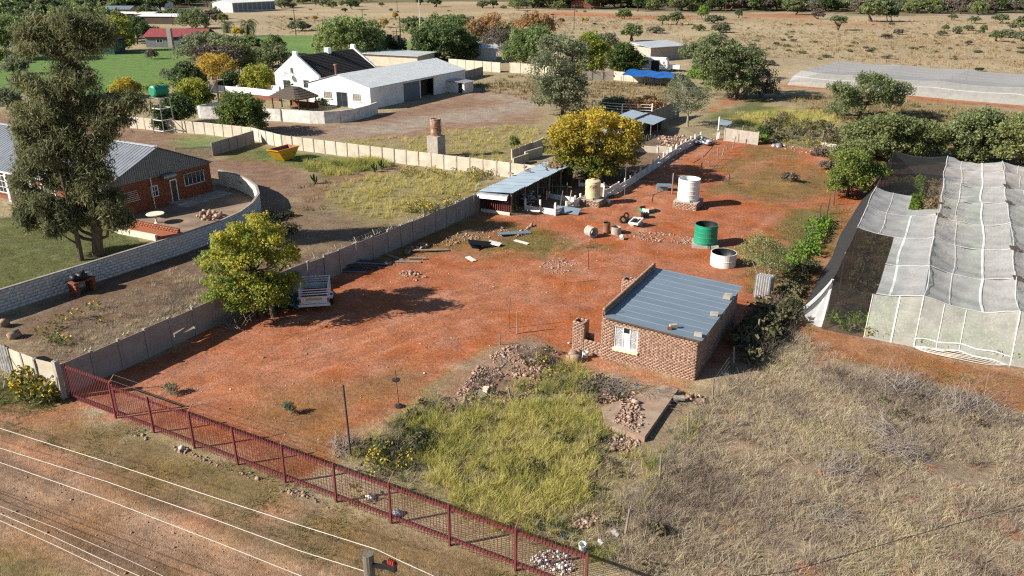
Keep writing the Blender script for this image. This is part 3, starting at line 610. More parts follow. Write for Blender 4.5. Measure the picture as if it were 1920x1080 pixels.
def course_bricks(p0, p1, z0, z1, th, bl=.232, bh=.085, holes=(), seed=0, top=None):
 """positions of laid bricks along a straight wall; holes are (s0, s1, z0, z1) along it"""
 rng = np.random.default_rng(seed); p0, p1 = np.array(p0, float), np.array(p1, float); Ln = np.linalg.norm(p1 - p0); d = (p1 - p0) / Ln; nrm = np.array((d[1], -d[0]))
 C, H = [], []
 k = 0; z = z0
 while z < z1 - .02:
  s = -(bl / 2 if k % 2 else 0) - rng.uniform(0, .07)
  while s < Ln:
   a, b = max(s, 0), min(s + bl - .012, Ln)
   if b - a > .03:
    segs = [(a, b)]
    for h in holes:
     if z + bh / 2 > h[2] and z + bh / 2 < h[3]:
      segs = [(x0, min(x1, h[0])) for x0, x1 in segs] + [(max(x0, h[1]), x1) for x0, x1 in segs]
    for x0, x1 in segs:
     lim = top((x0 + x1) / 2) if top else z1
     if x1 - x0 > .02 and z + bh <= lim + .03:
      m = p0 + d * (x0 + x1) / 2 + nrm * rng.uniform(-.001, .003)
      C.append((m[0], m[1], z + bh / 2)); H.append(((x1 - x0) / 2, th / 2, (bh - .012) / 2))
   s += bl
  z += bh; k += 1
 return np.array(C), np.array(H), math.atan2(d[1], d[0]), rng
def laid_wall(name, parent, p0, p1, z0, z1, th=.05, mat='bricks', **kw):
 C, H, a, rng = course_bricks(p0, p1, z0, z1, th, **kw)
 o = link(name, boxes_mesh(name, C, H, a, rng.beta(1.6, 1.6, len(C)), M[mat], ORG[parent]), parent, ORG[parent]); o['kind'] = 'stuff'; return o
def ribbed(name, ln, wd, pitch, amp, mat, th=.012, pan=.6):
 """a sheet of roofing lying along +X, ribs running along its length"""
 xs = [0, ln]; ys = [0.0]; zs = [0.0]; y = 0
 while y < wd - 1e-6:
  for f, zz in ((pan, 0), (pan + (1 - pan) * .2, amp), (pan + (1 - pan) * .8, amp), (1.0, 0)): ys.append(min(y + f * pitch, wd)); zs.append(zz)
  y += pitch
 V = []; Fq = []
 for x in xs: V += [(x, yy, zz) for yy, zz in zip(ys, zs)]
 n = len(ys)
 for i in range(n - 1): Fq.append((i, n + i, n + i + 1, i + 1)[::-1][::-1])
 V += [(x, yy, zz - th) for x in xs for yy, zz in zip(ys, zs)]
 for i in range(n - 1): Fq.append((2 * n + i, 2 * n + i + 1, 3 * n + i + 1, 3 * n + i))
 for i in range(n - 1): Fq += [(i, i + 1, 2 * n + i + 1, 2 * n + i), (n + i, 3 * n + i, 3 * n + i + 1, n + i + 1)]
 Fq += [(0, 2 * n, 3 * n, n), (n - 1, 2 * n - 1, 4 * n - 1, 3 * n - 1)]
 me = bpy.data.meshes.new(name); me.from_pydata(V, [], Fq); me.materials.append(mat); me.update(); return me
def sheet_at(name, me, parent, p, xdir, ydir):
 """place a roofing sheet: its length runs along xdir, its width along ydir"""
 x = Vector(xdir).normalized(); y = Vector(ydir); y = (y - x * x.dot(y)).normalized(); z = x.cross(y)
 o = link(name, me, parent, p); o.rotation_euler = Matrix((x, y, z)).transposed().to_euler(); return o
def wall_with_holes(mb, p0, p1, z0, z1, th, holes=(), mi=0, top=None):
 """a straight wall split round its openings"""
 p0, p1 = Vector((*p0, 0)), Vector((*p1, 0)); Ln = (p1 - p0).length; d = (p1 - p0) / Ln; n = Vector((-d.y, d.x, 0)) * th
 cuts = sorted({0, Ln, *[h[0] for h in holes], *[h[1] for h in holes]})
 for a, b in zip(cuts, cuts[1:]):
  if b - a < 1e-4: continue
  zs = [(z0, z1)]
  for h in holes:
   if h[0] <= a + 1e-6 and h[1] >= b - 1e-6:
    zs = [(lo, min(hi, h[2])) for lo, hi in zs] + [(max(lo, h[3]), hi) for lo, hi in zs]
  for lo, hi in zs:
   if hi - lo > 1e-3:
    A, B = p0 + d * a, p0 + d * b
    mb.hexa([A + Vector((0, 0, lo)), B + Vector((0, 0, lo)), B + n + Vector((0, 0, lo)), A + n + Vector((0, 0, lo)), A + Vector((0, 0, hi)), B + Vector((0, 0, hi)), B + n + Vector((0, 0, hi)), A + n + Vector((0, 0, hi))], mi)
def window(parent, c, wd, ht, face, frame='white', pane='glass', bars=(2, 1), depth=.06, sill=None, proud=.02):
 """frame with glazing bars, panes and a sill in a wall; face is the outward heading (radians, 0 = +X)"""
 c = Vector(c); n = Vector((math.cos(face), math.sin(face), 0)); s = Vector((-n.y, n.x, 0)); up = Vector((0, 0, 1)); o = c + n * proud
 f = MB(); t = .06
 for k in (-1, 1):
  f.bar(o + s * k * (wd / 2 - t / 2) - up * ht / 2, o + s * k * (wd / 2 - t / 2) + up * ht / 2, t, depth, up=n)
  f.bar(o + up * k * (ht / 2 - t / 2) - s * (wd / 2 - t), o + up * k * (ht / 2 - t / 2) + s * (wd / 2 - t), t, depth, up=n)
 for i in range(1, bars[0]): f.bar(o + s * (wd * i / bars[0] - wd / 2) - up * (ht / 2 - t), o + s * (wd * i / bars[0] - wd / 2) + up * (ht / 2 - t), .035, depth * .8, up=n)
 for i in range(1, bars[1]): f.bar(o + up * (ht * i / bars[1] - ht / 2) - s * (wd / 2 - t), o + up * (ht * i / bars[1] - ht / 2) + s * (wd / 2 - t), .035, depth * .7, up=n)
 wo = f.build('window', M[frame], parent)
 p = MB(); q = o - n * .015
 p.slab([q - s * (wd / 2 - .01) - up * (ht / 2 - .01), q + s * (wd / 2 - .01) - up * (ht / 2 - .01), q + s * (wd / 2 - .01) + up * (ht / 2 - .01), q - s * (wd / 2 - .01) + up * (ht / 2 - .01)], .01)
 p.build('pane', M[pane], wo)
 if sill:
  k = MB(); k.bar(o - up * (ht / 2 + .05) - s * (wd / 2 + .08) + n * .05, o - up * (ht / 2 + .05) + s * (wd / 2 + .08) + n * .05, .16, .09); k.build('sill', M[sill], wo)
 return wo
# ================================================================== SMALL BRICK HOUSE
HX0, HX1, HY0, HY1 = -13.84, -8.78, 35.05, 42.9
bh = thing('brick_house', 'small raw brick house with a flat blue-grey sheet roof held down by blocks', 'house', (-11.3, 39, 0))
m = MB(); zt = lambda x: 2.47 - (x - HX0) / (HX1 - HX0) * .2
wx0, wx1, wz0, wz1 = .72, 1.98, .84, 2.03
wall_with_holes(m, (HX0 + .05, HY0 + .008), (HX1 - .05, HY0 + .008), -.1, 2.2, .21, [(wx0 - .05, wx1 - .05, wz0, wz1)])
m.span(HX1 - .22, HX1 - .008, HY0 + .22, HY1 - .22, -.1, 2.2); m.span(HX0 + .05, HX0 + .1, HY0 + .22, HY1 - .22, -.1, 2.75); m.span(HX0 + .1, HX0 + .22, HY0 + .22, HY1 - .22, -.1, 2.42); m.span(HX0 + .05, HX1 - .05, HY1 - .22, HY1 - .05, -.1, 2.2)
m.build('wall_core', M['mortar'], bh)
laid_wall('front_bricks', bh, (HX0, HY0 + .025), (HX1, HY0 + .025), -.05, 2.5, holes=[(wx0, wx1, wz0, wz1)], seed=1, top=lambda s: 2.42 - s / 5.06 * .2)
laid_wall('side_bricks', bh, (HX1 - .025, HY0 + .05), (HX1 - .025, HY1), -.05, 2.2, seed=2)
laid_wall('back_bricks', bh, (HX1 - .05, HY1 - .025), (HX0 + .05, HY1 - .025), -.05, 2.2, seed=3)
laid_wall('parapet_bricks', bh, (HX0 + .025, HY1), (HX0 + .025, HY0 + .05), -.05, 2.76, seed=4)
laid_wall('parapet_inner_bricks', bh, (HX0 + .115, HY0 + .05), (HX0 + .115, HY1), 2.48, 2.75, seed=5, th=.04)
laid_wall('parapet_capping', bh, (HX0 + .068, HY0 + .02), (HX0 + .068, HY1), 2.755, 2.84, th=.135, bl=.115, seed=6)
rs = ribbed('roof_sheet', 5.13, .74, .74, .016, M['zinc'], pan=.84)
for k in range(11):
 y0 = HY0 - .14 + k * .735
 sheet_at('roof_sheet', rs, bh, (HX0 + .14, y0, 2.48 + .002 * (k % 2)), (5.13, 0, -.205), (0, 1, 0))
f = MB(); f.bar((HX0 + .3, HY0 - .1, 2.41), (HX1 + .1, HY0 - .1, 2.21), .05, .1); f.build('fascia', M['darkwood'], bh)
wc = Vector((HX0 + (wx0 + wx1) / 2, HY0 + .05, (wz0 + wz1) / 2)); W_, H_ = wx1 - wx0, wz1 - wz0
f = MB()
for x in (-W_ / 2 + .025, -W_ * .13, W_ * .16, W_ / 2 - .025): f.span(wc.x + x - .022, wc.x + x + .022, wc.y - .03, wc.y + .03, wz0, wz1)
for z in (wz0 + .025, wz1 - .025): f.span(wc.x - W_ / 2 + .05, wc.x + W_ / 2 - .05, wc.y - .025, wc.y + .025, z - .022, z + .022)
f.span(wc.x - W_ * .13 + .025, wc.x + W_ * .16 - .025, wc.y - .02, wc.y + .02, wz1 - .34, wz1 - .31)
wn = f.build('window', M['white'], bh)
M['foil'] = pmat('crumpled_foil', (.7, .71, .73), (.42, .43, .45), 7, rough=.35, metal=.55, bump=.8, bscale=14)
M['curtain'] = pmat('pale_blue_curtain', (.66, .74, .78), (.58, .66, .7), 3, rough=.8)
for nm, x0, x1, z0, z1, mt in (('foil_pane', -W_ / 2 + .05, -W_ * .13 - .025, wz0 + .05, wz1 - .05, 'foil'), ('foil_pane', W_ * .16 + .025, W_ / 2 - .05, wz0 + .05, wz1 - .05, 'foil'), ('curtain', -W_ * .13 + .025, W_ * .16 - .025, wz0 + .05, wz1 - .345, 'curtain'), ('broken_pane', -W_ * .13 + .025, W_ * .16 - .025, wz1 - .305, wz1 - .05, 'black')):
 p = MB(); p.span(wc.x + x0, wc.x + x1, wc.y + .0, wc.y + .012, z0, z1); p.build(nm, M[mt], wn)
p = MB(); p.hexa([(wc.x - W_ / 2 - .06, HY0 - .09, wz0 - .16), (wc.x + W_ / 2 + .05, HY0 - .09, wz0 - .16), (wc.x + W_ / 2 + .05, HY0 - .003, wz0 - .16), (wc.x - W_ / 2 - .06, HY0 - .003, wz0 - .16), (wc.x - W_ / 2 - .06, HY0 - .09, wz0 - .06), (wc.x + W_ / 2 + .05, HY0 - .09, wz0 - .06), (wc.x + W_ / 2 + .05, HY0 - .003, wz0), (wc.x - W_ / 2 - .06, HY0 - .003, wz0)])
M['sillcream'] = pmat('cream_sill_paint', (.75, .66, .4), (.66, .57, .33), 2, rough=.7); p.build('sill', M['sillcream'], wn)
p = MB(); p.span(wc.x - W_ / 2 - .03, wc.x + W_ / 2 + .06, HY0 - .012, HY0 + .02, wz1, wz1 + .06); p.build('lintel', M['concrete'], bh)
blk = MB().box((0, 0, .095), (.38, .19, .19)).mesh('roof_block', M['concrete'])
rz_ = lambda x: 2.475 - (x - HX0 - .29) / 4.98 * .2 + .03
for i, (u, v, a, lab) in enumerate(((1315, 632, .1, 'grey concrete block at the near right corner of the brick house roof'), (1262, 617, .7, 'grey concrete block beside a red brick on the near edge of the house roof'), (1362, 561, .2, 'left one of the two grey blocks near the far right edge of the house roof'), (1373, 558, .35, 'right one of the two grey blocks near the far right edge of the house roof'), (1351, 594, .3, 'lone grey block halfway along the right edge of the house roof'))):
 x, y = at(u, v, 2.3); o = link('concrete_block', blk, None, (min(x, HX1 - .1), y, rz_(x)), (0, 0, a)); tag(o, lab, 'block', 'blocks weighing down the house roof')
x, y = at(1255, 618, 2.35); o = link('red_brick', MB().box((0, 0, .06), (.22, .11, .12)).mesh('red_brick', M['facebrick']), None, (x, y, rz_(x)), (0, 0, .4)); tag(o, 'single red brick lying on the near edge of the house roof', 'brick')
for i, (u, v, z) in enumerate(((1340, 624, 2.05), (1354, 603, 2.05), (1364, 590, 2.1))):
 yy = (36.6, 38.6, 39.6)[i]
 m = MB(); m.box((HX1 + .06, yy, 2.0 - .03 * i), (.05, .42, .3), rot=Euler((0, .12, .05))); tag(m.build('hanging_block', M['concrete'], org=(HX1 + .06, yy, 1.85)), ('pale block hung over the right eave of the brick house nearest its front corner', 'pale block hung in the middle of the right eave of the brick house', 'pale block hung farthest along the right eave of the brick house')[i], 'block', 'blocks hung over the right eave')
for u, yy, h, lab in ((1227, 42.7, .45, 'short bent iron rod at the far end of the house parapet'), (1130, 35.2, .25, 'short iron stub at the near end of the house parapet')):
 m = MB(); m.tube([(HX0 + .07, yy, 2.82), (HX0 + .07, yy, 2.85 + h), (HX0 - .04, yy, 2.85 + h + .02)], .018, 5); tag(m.build('iron_rod', M['rust'], org=(HX0 + .07, yy, 2.82)), lab, 'rod')
def chimney(name, label, x0, x1, y0, y1, z1, low=None, seed=0):
 t = thing(name, label, 'chimney', ((x0 + x1) / 2, (y0 + y1) / 2, 0))
 w_ = .11
 for i, (p, q, hl) in enumerate((((x0, y0 + w_ / 2), (x1, y0 + w_ / 2), ()), ((x1 - w_ / 2, y0 + w_), (x1 - w_ / 2, y1 - w_), ((.1, .34, .75, 1.15),) if low else ()), ((x1, y1 - w_ / 2), (x0, y1 - w_ / 2), ()), ((x0 + w_ / 2, y1 - w_), (x0 + w_ / 2, y0 + w_), ()))):
  laid_wall('bricks', t, p, q, -.05, z1, th=w_, seed=seed + i, holes=hl)
 if low:
  m = MB(); m.span(x0 + w_, x1 - w_, y0 + w_, y1 - w_, .3, .5); m.build('soot_shelf', M['black'], t)
  laid_wall('side_wall_bricks', t, (x1, y0 + .06), (low, y0 + .06), -.05, .78, th=.11, seed=seed + 9)
  laid_wall('step_bricks', t, (x1, y1 - .06), (x1 + .34, y1 - .06), -.05, 1.0, th=.11, seed=seed + 10)
 return t
cx0, cy0 = at(1071, 657); cx1 = at(1093, 661)[0]
chimney('outdoor_chimney', 'square brick fire chimney joined by a low wall to the brick house front', cx0 + .05, cx0 + .72, cy0, cy0 + .62, 1.72, HX0 + .0, 20)
chimney('side_chimney', 'open-topped brick chimney against the left parapet of the brick house', HX0 - .72, HX0 - .02, 39.6, 40.25, 2.75, None, 40)
m = MB(); m.tube([(HX0 - .3, 39.7, 2.6), (HX0 - .3, 39.7, 3.1)], .02, 5); m.bar((HX0 - .45, 39.7, 3.05), (HX0 - .15, 39.7, 3.05), .02); tag(m.build('aerial_rod', M['steel'], org=(HX0 - .3, 39.7, 2.7)), 'thin rod with a small crosspiece standing in the side chimney', 'rod')
# ================================================================== RED BRICK HOUSE WITH GREY GABLE
gx1, gya, gyb, gx0 = -58.0, 38.6, 49.2, -84.0; ez, az_ = 2.75, 5.0; gym = (gya + gyb) / 2
rh = thing('gabled_house', 'long red brick house with a grey corrugated gable and pale sheet roof behind the casuarinas', 'house', ((gx0 + gx1) / 2, gym, 0))
def rhx(u, v):   # distance along the gable wall from its near corner, and height, of a point on it
 lo, hi = gya, gyb
 d0 = on_plane(u, v, 1.0) - Vector((0, 0, CAM_H)); t = gx1 / d0.x; return (d0.y * t - gya, CAM_H + d0.z * t)
m = MB()
dh = [rhx(324, 380)[0], rhx(337, 380)[0]]; w1 = [rhx(282, 355)[0], rhx(296, 355)[0]]; w2 = [rhx(345, 340)[0], rhx(383, 335)[0]]; w0 = [rhx(212, 360)[0], rhx(227, 360)[0]]
holes = [(dh[0], dh[1], -1, 2.0), (w1[0], w1[1], 1.0, 1.95), (w2[0], w2[1], 1.15, 2.25), (w0[0], w0[1], 1.5, 2.2)]
wall_with_holes(m, (gx1, gya), (gx1, gyb), 0, ez, .22, holes)
wall_with_holes(m, (gx0, gya), (gx1 - .22, gya), 0, ez, .22, [(17.5, 19.5, .8, 2.1), (21, 22.2, 0, 2.1)]); m.span(gx0, gx1 - .22, gyb - .22, gyb, 0, ez); m.span(gx0, gx0 + .22, gya + .22, gyb - .22, 0, ez)
m.build('wall', M['facebrick'], rh)
laid_wall('gable_wall_bricks', rh, (gx1 + .012, gya), (gx1 + .012, gyb), 0, ez - .05, th=.02, mat='redbricks', bl=.23, holes=[(a, b, c, d) for a, b, c, d in holes], seed=60)
n = 14
for k in range(n):
 ya = gya - .25 + (gyb - gya + .5) * k / n; yb = gya - .25 + (gyb - gya + .5) * (k + 1) / n - .01
 top = lambda y: az_ + .05 - abs(y - gym) / (gyb - gya + .5) * 2 * (az_ - ez + .12)
 m = MB(); q = 4
 for j in range(q):
  y0 = ya + (yb - ya) * j / q; y1 = ya + (yb - ya) * (j + .55) / q; y2 = ya + (yb - ya) * (j + 1) / q
  for a, b, off in ((y0, y1, .06), (y1, y2, .03)):
   m.hexa([(gx1 + .02, a, ez - .12), (gx1 + off, a, ez - .12), (gx1 + off, b, ez - .12), (gx1 + .02, b, ez - .12), (gx1 + .02, a, max(top(a), ez - .1)), (gx1 + off, a, max(top(a), ez - .1)), (gx1 + off, b, max(top(b), ez - .1)), (gx1 + .02, b, max(top(b), ez - .1))])
 m.build('gable_sheet', M['zincgrey'], rh)
sl = math.hypot(gym - gya + .35, az_ - ez + .1)
rs = ribbed('roof_sheet', sl, .8, .4, .025, M['zincmid'], pan=.78)
rise = (az_ - ez + .15)
k = 0; x = gx0
while x < gx1 + .0:
 sheet_at('roof_sheet', rs, rh, (x + .8, gya - .35, ez - .05 + .003 * (k % 2)), (0, gym - gya + .35, rise), (-1, 0, 0))
 sheet_at('roof_sheet', rs, rh, (x, gyb + .35, ez - .05 + .003 * (k % 2)), (0, -(gym - gya + .35), rise), (1, 0, 0))
 x += .795; k += 1
m = MB(); m.bar((gx0, gya - .4, ez - .1), (gx1 + .3, gya - .4, ez - .1), .12, .12); m.build('gutter', M['white'], rh)
m = MB(); m.bar((gx0, gym, az_ + .14), (gx1 + .1, gym, az_ + .14), .4, .04); m.build('ridge_cap', M['zincpale'], rh)
m = MB(); m.span(gx1 - .12, gx1 - .05, gya + dh[0] + .06, gya + dh[1] - .06, 0, 1.95); dr_ = m.build('door', M['darkwood'], rh)
m = MB()
for y in (gya + dh[0] + .03, gya + dh[1] - .03): m.span(gx1 - .14, gx1 + .03, y - .035, y + .035, 0, 2.06)
m.span(gx1 - .14, gx1 + .03, gya + dh[0] + .07, gya + dh[1] - .07, 1.96, 2.06); m.build('door_frame', M['white'], dr_)
window(rh, (gx1, gya + sum(w1) / 2, 1.475), w1[1] - w1[0], .95, 0, bars=(2, 2), sill='facebrick')
window(rh, (gx1, gya + sum(w2) / 2, 1.7), w2[1] - w2[0], 1.1, 0, bars=(5, 1), frame='oldwhite', sill='facebrick')
window(rh, (gx1, gya + sum(w0) / 2, 1.85), w0[1] - w0[0], .7, 0, bars=(2, 1), frame='white')
for x in (-69.2, -72.6, -76): window(rh, (x, gya, 1.4), 2.2, 1.6, -math.pi / 2, bars=(4, 3), frame='white', sill='facebrick')
for x in (-67.4, -70.9): m = MB(); m.span(x - .15, x + .15, gya - .32, gya - .02, 0, 2.6); m.build('pillar', M['white'], rh)
window(rh, (gx0 + 18.5, gya, 1.45), 2, 1.3, -math.pi / 2, bars=(4, 2), frame='white')
aw = MB()
for j in range(4): aw.bar((gx1 + .12 + .09 * j, gya + w2[0] - .1, 2.28 - .1 * j), (gx1 + .12 + .09 * j, gya + w2[1] + .1, 2.28 - .1 * j), .1, .02)
aw.build('window_awning', M['wood'], rh)
aw = MB(); yb = rhx(238, 370)[0] + gya
for j in range(6): aw.bar((gx1 + .1 + .06 * j, yb - .9, 1.95 - .14 * j), (gx1 + .1 + .06 * j, yb + .9, 1.95 - .14 * j), .1, .025)
aw.build('slatted_blind', M['plaster'], rh)
gy_, gz_ = rhx(312, 330); m = MB(); m.tube([(gx1 + .3, gya + gy_ - .65, gz_), (gx1 + .3, gya + gy_ + .65, gz_)], .24, 14); m.build('geyser_tank', M['steel'], rh)
py_, pz_ = rhx(280, 335); m = MB(); m.tube([(gx1 + .12, gya + py_, 0), (gx1 + .12, gya + py_, pz_ + .1)], .04, 6); m.build('drain_pipe', M['white'], rh)
m = MB(); m.span(gx1 + .02, gx1 + 2.2, gyb - 5, gyb + .4, -.05, .07); m.span(gx1 + .02, gx1 + 1.2, gya + dh[0] - .4, gya + dh[1] + .4, .07, .16); m.build('step', M['concrete'], rh)
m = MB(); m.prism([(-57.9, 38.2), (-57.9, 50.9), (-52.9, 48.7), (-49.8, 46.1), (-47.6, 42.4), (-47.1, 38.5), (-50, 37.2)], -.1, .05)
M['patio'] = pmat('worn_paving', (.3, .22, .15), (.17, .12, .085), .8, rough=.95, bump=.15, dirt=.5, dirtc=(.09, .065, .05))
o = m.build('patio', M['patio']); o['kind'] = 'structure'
pl = thing('planter_wall', 'low red brick screen wall between the lawn and the paved patio', 'wall', (-52, 38, 0))
pa, pb = at(250, 415, .5), at(336, 432, .5)
laid_wall('bricks', pl, pa, pb, 0, .62, th=.22, mat='redbricks', bl=.3, bh=.15, seed=70)
pa2, pb2 = at(215, 437), at(292, 452); m = MB(); wall_with_holes(m, pa2, pb2, 0, .45, .2); m.build('rendered_kerb', M['plaster'], pl)
m = MB(); m.prism([pa, pb, (pb2[0] + .1, pb2[1] + .2), (pa2[0], pa2[1] + .2)], .05, .3); m.build('planter_soil', M['soil'], pl)
tx, ty = at(294, 419)
tb = thing('round_table', 'round cream concrete table on one leg standing on the paved patio', 'table', (tx, ty, .05))
MB().lathe([(0, .72), (.68, .72), (.7, .75), (.68, .79), (0, .79)], 28, (tx, ty, .05)).build('table_top', M['plaster'], tb)
MB().lathe([(.2, 0), (.12, .06), (.08, .1), (.08, .72)], 14, (tx, ty, .05)).build('leg', M['plaster'], tb)
# ================================================================== BLOCK WALL
path = [(-47.9, 14.0), (-47.4, 22), (-46.95, 28.5), (-46.5, 36.0), (-46.55, 39.5), (-47.1, 42.2), (-48.2, 44.6), (-49.8, 46.9), (-51.9, 48.7), (-54.4, 50.1), (-57.0, 51.0), (-59.3, 51.3)]
bw = thing('block_wall', 'long curved whitewashed concrete block wall round the red brick house garden', 'wall', (-46.9, 30, 0))
seg = []; acc = 0
for a, b in zip(path, path[1:]): L_ = math.dist(a, b); seg.append((acc, acc + L_, a, b)); acc += L_
def on_path(s):
 for s0, s1, a, b in seg:
  if s <= s1 + 1e-6: t = (s - s0) / (s1 - s0); return a[0] + (b[0] - a[0]) * t, a[1] + (b[1] - a[1]) * t, math.atan2(b[1] - a[1], b[0] - a[0])
 s0, s1, a, b = seg[-1]; return b[0], b[1], math.atan2(b[1] - a[1], b[0] - a[0])
rng = np.random.default_rng(5); bl, bhh = .405, .2
shared = [boxes_mesh('block', [(0, 0, 0)], [(.196, .075, .094)], [0], [0], M['blockpaint']) for _ in range(3)]
rest_c, rest_h, rest_a = [], [], []; cnt = 0; core = MB()
cand = []
for c in range(7):
 s = (bl / 2 if c % 2 else 0) + .2
 while s < acc - .2:
  x, y, a = on_path(s); cand.append((s, c, x, y, a)); s += bl
vis = sorted([q for q in cand if q[3] > 22.5], key=lambda q: q[0])
pick = set(id(q) for q in vis[:296])
for q in cand:
 s, c, x, y, a = q; off = rng.uniform(-.006, .008)
 px_, py_ = x - math.sin(a) * off, y + math.cos(a) * off
 if id(q) in pick: link('block', shared[cnt % 3], bw, (px_, py_, .1 + c * bhh), (0, 0, a)); cnt += 1
 else: rest_c.append((px_, py_, .1 + c * bhh)); rest_h.append((.196, .075, .094)); rest_a.append(a)
o = link('far_blocks', boxes_mesh('far_blocks', rest_c, rest_h, rest_a, np.zeros(len(rest_c)), M['blockpaint'], ORG[bw]), bw, ORG[bw]); o['kind'] = 'stuff'
for s0, s1, a, b in seg:
 d = Vector((b[0] - a[0], b[1] - a[1], 0)).normalized(); n = Vector((-d.y, d.x, 0)) * .06
 A, B = Vector((*a, -.1)), Vector((*b, -.1)); up = Vector((0, 0, 1.5))
 core.hexa([A - n, B - n, B + n, A + n, A - n + up, B - n + up, B + n + up, A + n + up])
core.build('mortar_core', M['oldconcrete'], bw)
cap = MB()
for s0, s1, a, b in seg: cap.bar((*a, 1.43), (*b, 1.43), .2, .06)
cap.build('coping', M['oldconcrete'], bw)
pi = MB()
for (s0, s1, a, b) in seg[6:]:
 d = Vector((b[0] - a[0], b[1] - a[1], 0)).normalized(); n = Vector((-d.y, d.x, 0))
 pi.bar(Vector((*a, .7)) + n * .1, Vector((*b, .7)) + n * .1, .04, 1.36)
pi.build('inner_render', M['plaster'], bw)
tx_ = bpy.data.curves.new('scrawl', 'FONT'); tx_.body = 'TTOPLA'; tx_.size = .3; tx_.extrude = .004; tx_.align_x = 'CENTER'
to = bpy.data.objects.new('scrawl_tmp', tx_); COL.objects.link(to)
dg = bpy.context.evaluated_depsgraph_get(); tm = bpy.data.meshes.new_from_object(to.evaluated_get(dg)); bpy.data.objects.remove(to)
tm.materials.clear(); tm.materials.append(pmat('maroon_spray_paint', (.06, .012, .02), (.04, .01, .015), 5))
(ax_, ay_), (bx_, by_) = path[-3], path[-2]; aa = math.atan2(by_ - ay_, bx_ - ax_)
mx_, my_ = (ax_ + bx_) / 2, (ay_ + by_) / 2
so = link('painted_scrawl', tm, bw, (mx_ - math.sin(aa) * .13, my_ + math.cos(aa) * .13, .75)); so.rotation_euler = (R(90), 0, aa + math.pi)
# ================================================================== WHITE SHED, CAPE HOUSE, THATCHED SHELTER
sx0, sx1, sy0, sy1, se, sa = -85.1, -73.55, 92.4, 118.3, 3.1, 4.6; sxm = -79.35
sh = thing('white_shed', 'long white shed with a low pale sheet roof and a grey sliding door', 'shed', ((sx0 + sx1) / 2, (sy0 + sy1) / 2, 0))
def sidey(u, v, X=sx1): d0 = on_plane(u, v, 1.0) - Vector((0, 0, CAM_H)); return d0.y * X / d0.x
def gabx(u, v, Y=sy0): d0 = on_plane(u, v, 1.0) - Vector((0, 0, CAM_H)); return d0.x * Y / d0.y
dg0, dg1, do0, do1 = sidey(757, 175), sidey(787, 168), sidey(789, 168), sidey(814, 162)
m = MB()
wall_with_holes(m, (sx1, sy0 + .2), (sx1, sy1), 0, se, .2, [(dg0 - sy0 - .2, dg1 - sy0 - .2, -1, 2.75), (do0 - sy0 - .2, do1 - sy0 - .2, -1, 2.75)])
gd0, gd1 = gabx(632, 190), gabx(652, 190); wa0, wa1 = gabx(608, 180), gabx(622, 180); wb0, wb1 = gabx(662, 182), gabx(676, 182)
wall_with_holes(m, (sx1, sy0), (sx0, sy0), 0, se, -.2, [(sx1 - gd1, sx1 - gd0, -1, 2.15), (sx1 - wa1, sx1 - wa0, 1.1, 2.05), (sx1 - wb1, sx1 - wb0, 1.1, 2.05)])
for y in (sy0, sy1 - .2): m.add([(sx0, y, se), (sx1, y, se), (sxm, y, sa), (sx0, y + .2, se), (sx1, y + .2, se), (sxm, y + .2, sa)], [(0, 1, 2), (5, 4, 3), (0, 3, 4, 1), (1, 4, 5, 2), (2, 5, 3, 0)])
m.span(sx0, sx0 + .2, sy0 + .2, sy1 - .2, 0, se); m.span(sx0 + .2, sx1 - .2, sy1 - .2, sy1, 0, se)
m.build('wall', M['white'], sh)
n = 26
for side in (-1, 1):
 xe = sx1 + .25 if side > 0 else sx0 - .25; ln = math.hypot(xe - sxm, sa - se + .06); rs = ribbed('roof_sheet', ln, 1.01, .25, .02, M['zincpale'])
 for k in range(n):
  y0 = sy0 - .15 + k * 1.0
  if side > 0: sheet_at('roof_sheet', rs, sh, (xe, y0, se - .02 + .002 * (k % 2)), (sxm - xe, 0, sa - se + .06), (0, 1, 0)) if False else sheet_at('roof_sheet', rs, sh, (sxm, y0, sa + .05 + .003 * (k % 2)), (xe - sxm, 0, -(sa - se + .06)), (0, 1, 0))
  else: sheet_at('roof_sheet', rs, sh, (sxm, y0 + 1.0, sa + .05 + .003 * (k % 2)), (xe - sxm, 0, -(sa - se + .06)), (0, -1, 0))
M['doorblue'] = pmat('grey_blue_door', (.13, .17, .2), (.1, .13, .155), 2, rough=.6)
m = MB()
for k in range(8):
 a = dg0 + (dg1 - dg0) * k / 8; b = dg0 + (dg1 - dg0) * (k + 1) / 8 - .02; m.span(sx1 - .08, sx1 + .01 + .01 * (k % 2), a, b, 0.02, 2.75)
m.build('sliding_door', M['doorblue'], sh)
m = MB(); m.span(sx1 - 1.6, sx1 - 1.5, do0 - .3, do1 + .3, 0, 2.7); m.build('dark_interior', M['darkwood'], sh)
window(sh, ((gd0 + gd1) / 2, sy0, 1.08), gd1 - gd0, 2.15, -math.pi / 2, frame='steel', bars=(2, 1))
window(sh, ((wa0 + wa1) / 2, sy0, 1.57), wa1 - wa0, .95, -math.pi / 2, frame='steel', bars=(4, 4), pane='concrete', sill='white')
window(sh, ((wb0 + wb1) / 2, sy0, 1.57), wb1 - wb0, .95, -math.pi / 2, frame='steel', bars=(4, 4), pane='concrete', sill='white')
cx_, cy_ = at(659, 135, 4.6); m = MB(); m.tube([(-83.2, 96.6, 3.6), (-83.2, 96.6, 5.3)], .14, 8); m.box((-83.2, 96.6, 5.4), (.45, .45, .18)); m.build('flue', M['rust'], sh)
a0, a1 = sidey(838, 172), sidey(866, 170)
ln_ = thing('lean_to', 'small grey lean-to store with a dark doorway at the far end of the white shed', 'shed', (sx1 + 1.5, (a0 + a1) / 2, 0))
